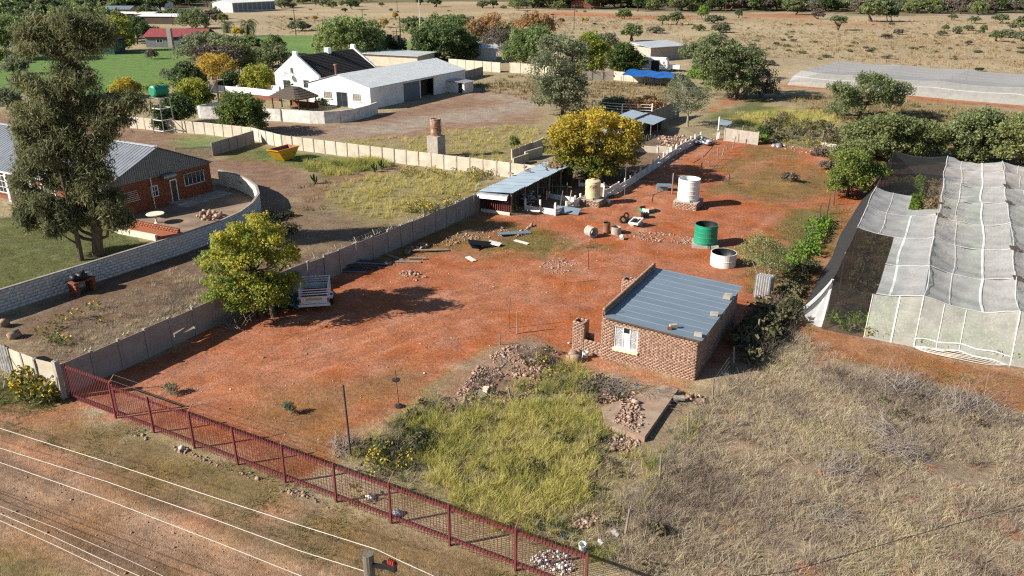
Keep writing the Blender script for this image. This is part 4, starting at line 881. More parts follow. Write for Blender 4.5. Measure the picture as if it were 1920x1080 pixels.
m = MB(); wall_with_holes(m, (sx1 + .01, a0), (sx1 + 3.4, a0), 0, 1.75, .12, [(2.15, 3.0, -1, 1.6)]); m.span(sx1 + 3.28, sx1 + 3.4, a0 + .12, a0 + 2.8, 0, 1.7); m.span(sx1 + .01, sx1 + 3.28, a0 + 2.68, a0 + 2.8, 0, 1.7); m.build('wall', M['oldwhite'], ln_)
m = MB(); m.slab([(sx1 + .02, a0 - .3, 1.95), (sx1 + 3.7, a0 - .3, 1.72), (sx1 + 3.7, a0 + 3, 1.72), (sx1 + .02, a0 + 3, 1.95)], .05); m.build('roof', M['tin'], ln_)
kx0, kx1, ky0, ky1, ke, ka = -98.4, -89.2, 99.3, 114.2, 3.0, 5.9; kxm = (kx0 + kx1) / 2
cp = thing('cape_house', 'white house with tall plain end gables and a steep dark thatched roof', 'house', (kxm, (ky0 + ky1) / 2, 0))
m = MB()
for y in (ky0, ky1 - .45):
 w_ = .45
 prof = [(kx0 - .1, 0), (kx1 + .1, 0), (kx1 + .1, ke + .1), (kxm + .42, ka + .12), (kxm + .42, ka + .75), (kxm - .42, ka + .75), (kxm - .42, ka + .12), (kx0 - .1, ke + .1)]
 m.add([(x, y, z) for x, z in prof] + [(x, y + w_, z) for x, z in prof], [tuple(range(8)), tuple(range(15, 7, -1))] + [(i, 8 + i, 8 + (i + 1) % 8, (i + 1) % 8) for i in range(8)])
m.span(kx0, kx0 + .3, ky0 + .45, ky1 - .45, 0, ke - .1); m.span(kx1 - .3, kx1, ky0 + .45, ky1 - .45, 0, ke - .1); m.build('wall', M['white'], cp)
m = MB()
for side in (-1, 1):
 for k in range(16):
  q0, q1 = k / 16, (k + 1.15) / 16; xe = kx1 + .35 if side > 0 else kx0 - .35
  P = lambda q, up: (xe + (kxm - xe) * q, ke - .2 + (ka - ke + .2) * q + up)
  (xa, za), (xb, zb) = P(q0, .07), P(min(q1, 1), .02)
  pts = [(xa, ky0 + .45, za), (xa, ky1 - .45, za), (xb, ky1 - .45, zb), (xb, ky0 + .45, zb)]
  m.slab(pts if side > 0 else pts[::-1], .12)
m.build('roof', M['darkroof'], cp)
m = MB(); m.box((kxm, 107.3, ka + .1), (.9, .8, 1.2)); m.build('chimney', M['white'], cp)
m = MB(); m.span(kxm - 1.0, kxm - .75, ky0 - .25, ky0 - .01, 3.3, 4.1); m.tube([(kxm - .9, ky0 - .3, 3.3), (kxm - 1.4, ky0 - .8, 3.2)], .05, 5); m.lathe([(0, 0), (.28, .05), (.42, .16)], 12, (kxm - 1.45, ky0 - .9, 3.1), M=Euler((R(70), 0, -.6)).to_matrix()); m.build('satellite_dish', M['steel'], cp)
window(cp, (kx0 + 2.4, ky0, 1.2), 1.5, 1.7, -math.pi / 2, frame='steel', bars=(2, 2)); window(cp, (kx1 - 2.6, ky0, 1.7), 1.2, 1.2, -math.pi / 2, frame='steel', bars=(2, 2))
lx, ly = -84.0, 88.0
lp = thing('thatched_shelter', 'open thatched shelter on dark poles beside the white shed', 'shelter', (lx, ly, 0))
m = MB()
for k in range(5):
 q0, q1 = k / 5, (k + 1) / 5; r0, r1 = 1 - q0 * .78, 1 - q1 * .78 + .03; z0, z1 = 1.75 + q0 * 1.35 + .08, 1.75 + q1 * 1.35
 def ring(r, z): return [(lx + a * 3.1 * r, ly + b * 2.4 * r, z) for a, b in ((-1, -.75), (-.8, -1), (.8, -1), (1, -.75), (1, .75), (.8, 1), (-.8, 1), (-1, .75))]
 A, B, C_ = ring(r0, z0 - .16), ring(r0, z0), ring(r1, z1)
 for i in range(8): j = (i + 1) % 8; m.add([A[i], A[j], B[j], B[i], C_[j], C_[i]], [(0, 1, 2, 3), (3, 2, 4, 5)])
m.add(C_, [tuple(range(8))]); m.build('roof', M['thatch'], lp)
for a in (-1, 1):
 for b in (-1, 0, 1): MB().tube([(lx + a * 2.5, ly + b * 1.8, 0), (lx + a * 2.5, ly + b * 1.8, 1.85)], .1, 7).build('post', M['darkwood'], lp)
m = MB(); m.span(lx - 2.7, lx + 2.7, ly + 1.9, ly + 2.1, 0, .75); m.build('half_wall', M['bricks'] if False else M['facebrick'], lp)
cw = thing('curved_wall', 'white painted garden wall with a rounded corner in front of the thatched shelter', 'wall', (-78, 80, 0))
cpth = [(-90.6, 80.5), (-90.3, 76.1), (-89.4, 75.7), (-85.4, 77.4), (-78.2, 79.3), (-73.8, 80.0), (-72.0, 80.7), (-70.6, 82.1), (-70.0, 84.2), (-70.2, 87.5), (-70.9, 90.4)]
m = MB()
for a, b in zip(cpth, cpth[1:]): m.bar((*a, .78), (*b, .78), .23, 1.6)
m.build('wall_face', M['oldwhite'], cw)
m = MB()
for a in (cpth[4], cpth[1]): m.bar((a[0], a[1] - .12, 0), (a[0], a[1] - .12, 1.62), .16)
m.build('pier', M['steel'], cw)
yw = thing('pool_wall', 'low white wall enclosing the terrace left of the thatched shelter', 'wall', (-92, 86, 0))
m = MB(); q = [at(395, 170), at(430, 174), at(462, 176), at(520, 183)]
for a, b in zip(q, q[1:]): m.bar((*a, .5), (*b, .5), .22, 1.05)
q2 = [at(445, 172), at(470, 167), at(524, 173)]
for a, b in zip(q2, q2[1:]): m.bar((*a, .5), (*b, .5), .22, 1.0)
m.build('wall_face', M['white'], yw)
m = MB(); a, b = at(470, 184), at(525, 190); m.bar((*a, .3), (*b, .3), .3, .6); m.build('stone_bench', M['facebrick'], yw)
# ================================================================== WALLS AND FENCES
def precast(name, label, pts, h=1.65, bay=1.5, slabs=6, mat='oldconcrete', postmat=None, drop=(), jag=0, seed=0, group=None, topless=()):
 """precast wall: posts with panels of stacked slabs between them"""
 rng = np.random.default_rng(seed); t = thing(name, label, 'wall', (*pts[0], 0), group)
 post = MB().box((0, 0, h / 2), (.13, .13, h + .08)).mesh('post', M[postmat or mat]); variants = {}
 i = 0
 for a, b in zip(pts, pts[1:]):
  Ln = math.dist(a, b); n = max(1, round(Ln / bay)); ang = math.atan2(b[1] - a[1], b[0] - a[0]); w_ = Ln / n
  for k in range(n + 1):
   x, y = a[0] + (b[0] - a[0]) * k / n, a[1] + (b[1] - a[1]) * k / n
   link('post', post, t, (x, y, rng.uniform(-.06, .02)), (rng.normal(0, .012), rng.normal(0, .012), ang))
  for k in range(n):
   miss = drop[i] if isinstance(drop, dict) and i in drop else ()
   v = int(rng.integers(3)); key = (round(w_, 3), v, miss)
   if key not in variants:
    m = MB(); sh = h / slabs
    for s in range(slabs):
     if s in miss: continue
     m.box((0, rng.uniform(-.006, .006), sh * (s + .5) - .005), (w_ - .14, .045, sh - .018))
     m.box((0, 0, sh * (s + .5) - .005), (w_ - .13, .03, sh))
    if miss: m.box((.05, .02, sh * (miss[0] + .5)), (w_ - .2, .045, sh * .8), rot=Euler((0, -.16, 0)))
    variants[key] = m.mesh('panel', M[mat])
   f = (k + .5) / n
   link('panel', variants[key], t, (a[0] + (b[0] - a[0]) * f, a[1] + (b[1] - a[1]) * f, -rng.uniform(0, jag + .03)), (0, rng.normal(0, .006), ang)); i += 1
 return t
L1 = [(-34.75, 19.25), (-34.7, 31.5), (-34.0, 38.4), (-33.75, 43.4), (-33.4, 50.5), (-33.35, 56.0)]
lw = precast('boundary_wall', 'weathered grey precast panel wall along the left side of the red yard', L1, 1.68, 1.52, 6, 'oldconcrete', drop={4: (2,)}, jag=.1, seed=3)
for k, (Y0, Y1) in enumerate(((35.5, 52.5), (19.6, 34))):
 m = MB(); pts = []; turns = int((Y1 - Y0) / .3)
 for j in range(turns * 6):
  y = Y0 + j * .05; x = np.interp(y, [p[1] for p in L1], [p[0] for p in L1]); a = j * math.pi / 3; r = .16 if k == 0 else .06
  pts.append((x + r * math.cos(a), y, 1.86 + r * math.sin(a)))
 m.tube(pts, .008, 3); m.build('razor_coil', M['steel'], lw)
bk = MB().bar((0, 0, 0), (-.18, 0, .38), .05).mesh('bracket', M['oldconcrete'])
for j in range(9):
 y = 36.3 + j * 1.9; x = np.interp(y, [p[1] for p in L1], [p[0] for p in L1]); link('bracket', bk, lw, (x, y, 1.68))
precast('far_wall', 'long cream precast wall running across behind the dry lot to the animal shed', [(-33.6, 66.9), (-50.4, 66.6), (-66.0, 66.5), (-72.5, 68.3), (-80.0, 67.9), (-86.5, 66.8), (-92, 66.4)], 1.5, 1.5, 5, 'creamwall', 'concrete', seed=5)
precast('side_wall', 'dark shaded precast wall standing between the driveway and the grassy lot', [(-69.7, 59.8), (-70.9, 67.0)], 1.45, 1.45, 5, 'oldconcrete', seed=6)
precast('corner_wall', 'short cream precast wall at the road corner left of the red gate', [at(28, 705), at(78, 727), (-34.95, 19.25)], 1.6, 1.42, 6, 'creamwall', 'oldconcrete', seed=7)
precast('field_wall', 'cream precast wall to the right of the white shed with the gap for a gate', [at(842, 128), at(938, 136)], 1.9, 2.2, 5, 'creamwall', 'concrete', seed=8)
precast('willow_wall', 'cream precast wall under the green willow crowns', [at(956, 136), at(1016, 140), at(1052, 147)], 1.9, 2.1, 5, 'creamwall', 'concrete', seed=9)
precast('tarp_wall', 'cream precast wall in front of the long blue tarpaulin', [at(1088, 151), at(1150, 150), at(1266, 160)], 1.6, 2.1, 5, 'creamwall', 'concrete', seed=10)
precast('shed_yard_wall', 'short dark precast wall just behind the white shed lean-to', [at(866, 152), at(905, 141)], 1.6, 1.7, 5, 'oldconcrete', seed=11)
precast('pen_back_wall', 'dark shaded precast wall behind the rear animal shed', [(-33.4, 87.5), at(1252, 226), at(1272, 219)], 2.2, 2.0, 5, 'darkwood' if False else 'oldconcrete', seed=12)
precast('low_pen_wall', 'low dark precast wall stepping up beside the roofed animal shed', [at(960, 300), at(1020, 276)], 1.1, 1.5, 4, 'oldconcrete', 'creamwall', seed=13)
precast('stone_wall', 'pale concrete wall length standing at the far end of the red yard', [at(1358, 264), at(1420, 272)], 1.5, 4.4, 2, 'concrete', seed=14)
m = MB()
for a, b, h in (((962, 313), (990, 303), .9), ((984, 302), (1016, 292), 1.0), ((1000, 285), (1024, 274), 1.1)):
 p, q = at(*a), at(*b); m.bar((*p, h / 2), (*q, h / 2), .15, h)
tag(m.build('stepped_wall', M['creamwall']), 'stepped low cream wall pieces behind the near animal shed roof', 'wall')
FY = 18.95; pxs = [at(u, v)[0] for u, v in ((222, 783), (288, 810), (365, 835), (447, 872), (535, 912), (632, 949), (733, 990), (848, 1032))]
fence_x = [-30.85, -28.3, -25.75, -23.2, -20.6, -18.0, -15.4, -12.85, -10.2, -7.6]
FH = 1.8
pf = thing('palisade_fence', 'red steel palisade fence with thin pickets running along the dirt road', 'fence', (fence_x[0], FY, 0))
postm = MB().box((0, 0, FH / 2), (.075, .075, FH + .05)).mesh('post', M['redpaint'])
pk = MB(); pk.add([(-.012, -.004, .08), (.012, -.004, .08), (.012, .006, .08), (-.012, .006, .08), (-.012, -.004, FH), (.012, -.004, FH), (.012, .006, FH), (-.012, .006, FH), (0, .001, FH + .09)],
                  [(0, 1, 5, 4), (1, 2, 6, 5), (2, 3, 7, 6), (3, 0, 4, 7), (4, 5, 8), (5, 6, 8), (6, 7, 8), (7, 4, 8)])
pkm = pk.mesh('picket', M['redpaint'])
rngf = np.random.default_rng(2)
for x in fence_x: link('post', postm, pf, (x, FY, -.03), (0, rngf.normal(0, .012), 0))
armm = MB().bar((0, 0, FH), (0, .32, FH + .28), .03).mesh('arm', M['rust'])
for x in fence_x[::2]: link('arm', armm, pf, (x, FY, 0))
for a, b in zip(fence_x, fence_x[1:]):
 for z in (.28, FH - .22):
  m = MB(); m.span(a + .05, b - .05, FY + .008, FY + .055, z - .05, z + .05); m.build('rail', M['redpaint'], pf)
 n = 18
 for k in range(n): link('picket', pkm, pf, (a + (b - a) * (k + .75) / (n + .5), FY - .004, rngf.uniform(-.03, .03)), (0, rngf.normal(0, .012), 0))
m = MB()
for zz, yy in ((FH + .12, .1), (FH + .28, .32)): m.tube([(fence_x[0], FY + yy, zz), (fence_x[-1], FY + yy, zz)], .006, 4)
m.build('strand', M['steel'], pf)
gt = thing('sliding_gate', 'red steel palisade sliding gate at the left end of the road fence', 'gate', (-34.3, FY + .16, 0))
for z, hh in ((FH - .1, .1), (.2, .09), (.05, .06)):
 m = MB(); m.span(-34.35, -30.9, FY + .15, FY + .21, z - hh / 2, z + hh / 2); m.build('rail', M['redpaint'], gt)
for k in range(26): link('picket', pkm, gt, (-34.3 + 3.35 * (k + .5) / 26, FY + .135, 0))
for x in (-34.3, -30.95): m = MB(); m.span(x - .04, x + .04, FY + .15, FY + .22, .02, FH); m.build('stile', M['redpaint'], gt)
cpst = thing('gate_post', 'tall pale concrete gate post with a diagonal brace at the road corner', 'post', (-34.62, 18.95, 0))
m = MB(); m.box((-34.62, 18.95, 1.0), (.24, .24, 2.0)); m.build('post_shaft', M['concrete'], cpst)
m = MB(); m.bar((-34.7, 18.7, 1.3), (-35.6, 18.1, 0), .06); m.build('brace', M['concrete'], cpst)
m = MB(); m.bar((-34.62, 18.95, 2.0), (-34.45, 19.1, 2.4), .06); m.build('arm', M['concrete'], cpst)
a, b = at(-30, 680), at(24, 705)
sg = thing('corrugated_gate', 'silver corrugated sheet gate at the left edge beside the cream corner wall', 'gate', (*a, 0))
m = MB(); n = 22
for k in range(n):
 p = Vector((*a, 0)).lerp(Vector((*b, 0)), k / n); q = Vector((*a, 0)).lerp(Vector((*b, 0)), (k + .55) / n); m.bar(p + Vector((0, 0, .85)), q + Vector((0, 0, .85)), .02 + .03 * (k % 2), 1.6)
m.bar((*a, .85), (*b, .85), .015, 1.6); m.build('sheet', M['tin'], sg)
m = MB(); m.bar((*b, 0), (*b, 1.75), .07); m.bar((b[0] + .02, b[1], 1.2), (b[0] + .9, b[1] - 1.0, 0), .05); m.build('frame', M['steel'], sg)
a, b = at(330, 300), at(399, 296)
gfn = thing('picket_fence', 'pale green thin picket fence between the gabled house and the dark precast wall', 'fence', (*a, 0))
M['palegreen'] = pmat('pale_green_paint', (.3, .42, .28), (.22, .32, .2), 4, rough=.6)
n = 34; pm_ = MB().box((0, 0, .7), (.035, .02, 1.4)).mesh('picket', M['palegreen'])
for k in range(n): link('picket', pm_, gfn, (a[0] + (b[0] - a[0]) * k / (n - 1), a[1] + (b[1] - a[1]) * k / (n - 1), 0))
for z in (.25, 1.15): m = MB(); m.bar((*a, z), (*b, z), .04); m.build('rail', M['palegreen'], gfn)
def post_fence(name, label, pts, h=1.3, step=3.0, wires=3, mat='wood', r=.05, seed=0, cat='fence', wmat='steel', lean=.03, wr=.006):
 rng = np.random.default_rng(seed); t = thing(name, label, cat, (*pts[0], 0)); tops = []
 pm = MB().lathe([(r, 0), (r * .95, h * .5), (r * .8, h), (0, h)], 6).mesh('post', M[mat])
 for a, b in zip(pts, pts[1:]):
  n = max(1, round(math.dist(a, b) / step))
  for k in range(n + (b == pts[-1])):
   x, y = a[0] + (b[0] - a[0]) * k / n, a[1] + (b[1] - a[1]) * k / n; s = rng.uniform(.85, 1.1)
   link('post', pm, t, (x, y, -.03), (rng.normal(0, lean), rng.normal(0, lean), 0), (1, 1, s)); tops.append((x, y))
 m = MB()
 for w_ in range(wires): m.tube([(x, y, h * (w_ + .7) / (wires + .2)) for x, y in tops], wr, 3)
 if wires: m.build('wire', M[wmat], t)
 return t
post_fence('wire_fence', 'sagging wire fence of thin posts along the right side of the red yard', [at(1172, 1004), at(1290, 815), at(1375, 690), at(1420, 640)], 1.25, 3.4, 4, 'wood', .05, 3, lean=.08)
post_fence('wire_fence', 'wire fence of dark posts beside the leafy row along the shade net', [at(1505, 478), at(1536, 420), at(1563, 385), at(1575, 362)], 1.5, 4, 3, 'darkwood', .05, 4)
post_fence('wire_fence', 'wire fence of grey posts crossing the far end of the red yard', [at(1392, 262), at(1454, 262), at(1541, 268), at(1620, 276)], 1.6, 5.5, 3, 'wood', .06, 5)
post_fence('veld_fence', 'thin stock fence across the dry veld behind the white shed', [at(420, 60), at(560, 52), at(760, 62), at(960, 66)], 1.3, 7, 3, 'wood', .06, 6)
post_fence('veld_fence', 'thin stock fence behind the far shade net', [at(1430, 118), at(1505, 112), at(1640, 118), at(1920, 142)], 1.5, 6, 3, 'wood', .07, 7)
post_fence('veld_fence', 'thin stock fence in the veld beyond the blue tarpaulin', [at(900, 24), at(1080, 50), at(1240, 66), at(1300, 92)], 1.4, 9, 3, 'wood', .08, 8)
post_fence('yard_fence', 'row of leaning posts with sagging cable across the upper red yard', [at(1317, 324), at(1330, 312), at(1345, 300), at(1362, 286), at(1385, 270)], 1.35, 2.6, 2, 'wood', .06, 9, lean=.1, wr=.012, wmat='rust')
post_fence('crate_fence', 'white rail fence with scalloped top beyond the yellow tree', [at(1110, 210), at(1166, 214), at(1222, 216)], 1.6, 3.2, 4, 'white', .1, 10, wmat='white', wr=.05, lean=0)
def lone_post(u, v, vt, label, r=.035, mat='wood', lean=(0, 0), base=None, extra=None, name='yard_post'):
 x, y = at(u, v); h = height(u, v, vt); t = thing(name, label, 'post', (x, y, ground_z(x, y)))
 m = MB(); m.tube([(x, y, -.05), (x + lean[0] * .5, y + lean[1] * .5, h * .5), (x + lean[0], y + lean[1], h)], [r, r * .95, r * .85], 7); m.build('shaft', M[mat], t)
 if base == 'disc':
  MB().lathe([(0, 0), (.2, .02), (.2, .09), (.06, .12), (0, .12)], 14, (x, y, 0)).build('weight', M['darksteel'], t)
 if extra == 'disc': MB().lathe([(0, 0), (.2, .0), (.2, .04), (0, .06)], 14, (x + lean[0] * .75, y, h * .72)).build('hub', M['darksteel'], t)
 if extra == 'cross': m = MB(); m.bar((x - .28, y - .1, h - .04), (x + .3, y + .1, h), .03); m.build('crossbar', M[mat], t)
 return t
lone_post(658, 858, 724, 'tallest dark pole beside the grassy rubble near the road fence', .05, 'darkwood', (-.12, .05))
lone_post(748, 763, 694, 'rusty stand with two dark discs in the front of the red yard', .03, 'rust', (-.1, 0), 'disc', 'disc')
lone_post(937, 652, 627, 'short stump post at the top of the rubble heap', .045)
lone_post(970, 626, 586, 'bare grey post standing just left of the brick fire chimney', .045, 'wood')
lone_post(954, 616, 557, 'thin iron rod standing in red earth left of the fire chimney', .02, 'rust', (.1, 0))
lone_post(1058, 531, 500, 'thin iron T-shaped stand left of the side chimney', .022, 'rust', (.12, 0), None, 'cross')
lone_post(1104, 505, 463, 'thin leaning iron rod on the grass patch below the concrete pipe', .022, 'darksteel', (-.12, 0), None, 'cross')
lone_post(1171, 370, 310, 'slim steel pole right of the beige tank', .035, 'steel')
lone_post(1260, 363, 325, 'thick wooden post beside the white water tank', .075, 'wood')
lone_post(1315, 318, 288, 'grey post in the shade above the white water tank', .06, 'wood')
lone_post(1326, 312, 298, 'short thin post right of the grey shaded post', .03, 'wood')
lone_post(1366, 346, 326, 'stubby post with wire on the short grass', .05, 'darkwood')
lone_post(1391, 263, 235, 'tall bare post in front of the pale wall length', .07, 'wood')
lone_post(958, 748, 728, 'pale plank end sticking out of the rubble heap', .06, 'wood', (-.15, 0))
px0, py0, pz0 = (*at(690, 1038, 7.0), 7.0)
pp = thing('power_pole', 'grey wooden power pole at the bottom edge with a black insulator bracket', 'pole', (px0, py0, 0))
m = MB(); m.tube([(px0, py0, -.2), (px0, py0, 3.5), (px0, py0, pz0)], [.17, .15, .12], 12); m.build('shaft', M['greypole'], pp)
m = MB(); m.bar((px0 + .1, py0, pz0 - .28), (px0 + .55, py0 + .1, pz0 - .24), .07, .09); m.box((px0 + .5, py0 + .1, pz0 - .22), (.34, .1, .16)); m.build('bracket', M['black'], pp)
ins = MB(); q = on_plane(706, 1032, ahead((px0, py0)))
M['redcer'] = pmat('red_insulator', (.4, .05, .03), (.3, .04, .02), 3, rough=.3)
for k in range(4): ins.lathe([(.03, 0), (.075, .01), (.075, .03), (.03, .045)], 10, (px0 + .48 + .045 * k, py0 + .12, pz0 - .12), M=Euler((0, R(60), 0)).to_matrix())
ins.build('insulator', M['redcer'], pp)
def cable(label, pts, d=None, r=.016, sag=.0, group='cables along the road'):
 """overhead wire through surveyed points, each on the vertical plane of the line of poles"""
 m = MB(); m.tube(pts, r, 5); return tag(m.build('overhead_cable', M['wire']), label, 'cable', group)
def line_pts(pix, Y):
 out = []
 for u, v in pix:
  d0 = on_plane(u, v, 1.0) - Vector((0, 0, CAM_H)); t = Y / d0.y; out.append((d0.x * t, Y, CAM_H + d0.z * t))
 a, b = Vector(out[0]), Vector(out[1]); e, f = Vector(out[-2]), Vector(out[-1])
 return [a + (a - b).normalized() * 30] + out + [f + (f - e).normalized() * 25]
cb = [('upper bright cable along the road ending at the red insulator on the pole', [(0, 803), (200, 866), (400, 932), (560, 984), (706, 1030), (760, 1056), (820, 1083)], py0 + .14),
      ('second bright cable from the top along the road passing behind the pole', [(0, 840), (200, 903), (400, 973), (560, 1032), (690, 1073), (730, 1090)], py0 + .12),
      ('third bright cable from the top crossing over the dirt road', [(0, 867), (200, 937), (400, 1014), (570, 1082)], py0 + .1),
      ('thin grey cable above the lowest pair over the dirt road', [(0, 949), (100, 988), (200, 1031), (312, 1083)], py0 + .0),
      ('upper bright cable of the lowest pair over the dirt road', [(0, 963), (100, 1006), (200, 1053), (268, 1083)], py0 - .1),
      ('lowest bright cable across the bottom left corner of the road', [(0, 976), (100, 1021), (230, 1083)], py0 - .12)]
for i, (lb, pix, Y) in enumerate(cb): cable(lb, line_pts(pix, Y), r=.009 if i != 3 else .006)
m = MB(); m.tube([at3(1180, 1105, .9), at3(1480, 1072, 1.0), at3(1700, 1008, 1.0), at3(1980, 930, 1.0), at3(2400, 800, 1)], .012, 4)
tag(m.build('field_wire', M['darksteel']), 'thin dark wire stretched low over the dry grass at the bottom right', 'wire')
def net_grid(cols, rows, z0, sag, drape, n=7, skip=(), zf=None, rip=0.0, seed=0):
 """sagging cloth over each bay between poles at cols x rows; returns {bay: (verts, faces)}"""
 out = {}
 for i in range(len(cols) - 1):
  for j in range(len(rows) - 1):
   if (i, j) in skip: continue
   X = np.linspace(cols[i], cols[i + 1], n + 1); Y = np.linspace(rows[j], rows[j + 1], n + 1); gx_, gy_ = np.meshgrid(X, Y)
   s = (gx_ - X[0]) / (X[-1] - X[0]); t = (gy_ - Y[0]) / (Y[-1] - Y[0])
   z = z0 - sag * 4 * s * (1 - s) - drape * 4 * t * (1 - t) * (1 - .3 * (2 * s - 1) ** 2) + (fbm(gx_ / 1.3, gy_ / 1.3, 77 + seed) - .5) * rip
   z = z - (fbm(np.full_like(s, i * 3.7), np.full_like(s, j * 5.1), 78) - .5) * .5 * 16 * s * (1 - s) * t * (1 - t) + .05 * np.sin(gx_ * 3 + gy_ * 1.3 + i) * np.sin(gy_ * 2.1 - gx_ + j)
   out[i, j] = (gx_, gy_, z)
 return out
def grid_mesh(name, gx_, gy_, gz_, mat, org):
 ny, nx = gx_.shape; idx = np.arange(ny * nx).reshape(ny, nx)
 q = np.stack([idx[:-1, :-1], idx[:-1, 1:], idx[1:, 1:], idx[1:, :-1]], -1).reshape(-1, 4)
 return mesh_np(name, np.stack([gx_, gy_, gz_], -1).reshape(-1, 3) - np.array(org), q, [mat], True)
def ribbon(mb, pts, wd, side=(1, 0, 0)):
 s = Vector(side) * wd / 2; vs = []
 for p in pts: vs += [Vector(p) - s, Vector(p) + s]
 mb.add(vs, [(2 * i, 2 * i + 1, 2 * i + 3, 2 * i + 2) for i in range(len(pts) - 1)])
NC = [-4.2, .5, 5.0, 9.6, 14.2]; NR = [45.8, 51.2, 57.2, 63.2, 69.4, 75.0, 80.6, 85.2]; NZ = 2.5
nn = thing('shade_net', 'large white shade-net nursery of sagging cloth bays on thin poles', 'shade net', (4, 60, 0))
full = net_grid(NC, NR, NZ, .42, .2, n=14, rip=.16)
for q, s_ in (((1, 4), 1), ((1, 5), .7), ((1, 6), 1), ((2, 1), .5), ((0, 2), .4)):
 a, b, c = full[q]; f_ = np.exp(-((a - NC[q[0]] - 1.2) ** 2 / 3 + (b - b.mean()) ** 2 / 6)); full[q] = (a, b, c + s_ * .16 * f_ * np.sin((a * .9 - b) * 5.2))
for (i, j), (a, b, c) in full.items():
 if i == 0:
  if j in (2, 3):                                   # white bays over the left row
   if j == 3: k = 8; a, b, c = a[:, :k + 1], b[:, :k + 1], c[:, :k + 1]
   link('net_panel', grid_mesh('net_panel', a, b, c + .03, M['netwhite'], ORG[nn]), nn, ORG[nn])
   if j == 3: a, b, c = full[i, j]; link('net_panel', grid_mesh('net_panel', a[:6, 8:], b[:6, 8:], c[:6, 8:] + .03, M['netwhite'], ORG[nn]), nn, ORG[nn])
   continue
  link('black_panel', grid_mesh('black_panel', a, b, c, M['netblack'], ORG[nn]), nn, ORG[nn])
  if j < 2: k = 7; link('net_panel', grid_mesh('net_panel', a[:, k:], b[:, k:], c[:, k:] + .05, M['netwhite'], ORG[nn]), nn, ORG[nn])
 else:
  link('net_panel', grid_mesh('net_panel', a, b, c, M['netwhite'], ORG[nn]), nn, ORG[nn])
zat = {}
for (i, j), g in full.items(): zat[i, j] = g
sm = MB()
for (i, j), (a, b, c) in full.items():
 if i == 0 and j > 3: continue
 for col, wd in ((0, .05), (4, .03), (9, .13)):
  if i == 0 and col < 5 and j not in (2, 3): continue
  if i == 0 and j == 3 and col == 9: continue
  wob = .12 * math.sin(i * 2.1 + j * 1.7 + col)
  ribbon(sm, [(a[r, col] + wob * math.sin(r / 14 * math.pi), b[r, col], c[r, col] + .06) for r in range(15)], wd)
 if i > 0 or j in (2, 3): ribbon(sm, [(a[0, k], b[0, k], c[0, k] + .05) for k in range(15)], .11, (0, 1, 0))
 elif j < 2: ribbon(sm, [(a[0, k], b[0, k], c[0, k] + .07) for k in range(7, 15)], .14, (0, 1, 0))
o = sm.build('seams', M['seam'], nn)
Yf, Yg = NR[0], 44.35
def apron(x0, x1, top, mat, nx_=12, ny_=7, hem=0.0, name='front_panel', z1=None, seed=0, bulge=.12):
 s, t = np.meshgrid(np.linspace(0, 1, nx_), np.linspace(0, 1, ny_)); X = x0 + (x1 - x0) * s
 zt = NZ - .42 * 4 * np.clip(top[0] + (top[1] - top[0]) * s, 0, 1) * (1 - np.clip(top[0] + (top[1] - top[0]) * s, 0, 1))
 zb = (0.0 if z1 is None else z1) + hem * np.sin(s * math.pi) ** 1.3
 Z = zt * (1 - t) + zb * t + .02; Y = Yf + (Yg - Yf) * t ** 1.15 - bulge * np.sin(t * math.pi) + (fbm(s * 5, t * 5, 91 + seed) - .5) * .12
 link(name, grid_mesh(name, X, Y, Z, M[mat], ORG[nn]), nn, ORG[nn]); return X, Y, Z
apron(-4.2, -2.1, (0, .45), 'netblack', name='black_front_panel')
a1_ = apron(-2.0, .5, (.47, 1), 'netfront'); a2_ = apron(.5, 5.0, (0, 1), 'netfront', hem=.22, nx_=18, seed=3)
apron(5.0, 9.6, (0, 1), 'netfront', hem=.05, nx_=18, seed=4); apron(9.6, 14.2, (0, 1), 'netfront', seed=5)
for X, Y, Z, ks in ((*a1_, ((0, .03), (6, .08), (11, .04))), (*a2_, ((4, .03), (8, .03), (17, .05)))):
 for k, wd in ks: sm = MB(); ribbon(sm, [(X[r, k], Y[r, k] - .05, Z[r, k] + .02) for r in range(7)], wd); sm.build('front_seam', M['seam'], nn)
for q in (5, 6):
 sm = MB(); ribbon(sm, [(a2_[0][q, k], a2_[1][q, k] - .06 - .05 * (q == 6), a2_[2][q, k] + .05 + .05 * math.sin(k)) for k in range(18)], .05, (0, .6, .8)); sm.build('front_seam', M['seam'], nn)
hem = MB()
for k in range(5): hem.tube([(.6 + 4.3 * f, Yg - .1 - .14 * k * math.sin(f * math.pi) ** .7, .06 + .2 * math.sin(f * math.pi) * (1 - k / 5) + .03 * math.sin(9 * f + k)) for f in np.linspace(0, 1, 14)], .018, 5)
hem.build('bunched_hem', M['rag'], nn)
skx = [(1535, 522), (1547, 502), (1560, 482), (1575, 440), (1600, 400), (1630, 352), (1667, 307)]
sp = [at(*p) for p in skx]; yy = np.array([p[1] for p in sp]); xx = np.array([p[0] for p in sp])
Y = np.linspace(NR[0] - .3, NR[-1], 40)
t, Yg_ = np.meshgrid(np.linspace(0, 1, 6), Y); near = np.clip((Yg_ - NR[0]) / 3, 0, 1)
Xb = np.interp(Yg_, yy, xx) - .0; zt = NZ - .22 * np.abs(np.sin((Yg_ - NR[0]) / 5.63 * math.pi))
Xs = NC[0] + (Xb - NC[0]) * t + .15 * np.sin(t * math.pi); Zs = zt * (1 - t) + .02
link('side_skirt', grid_mesh('side_skirt', Xs, Yg_, Zs, M['netside'], ORG[nn]), nn, ORG[nn])
s, t = np.meshgrid(np.linspace(NC[0], NC[1], 10), np.linspace(0, 1, 5))
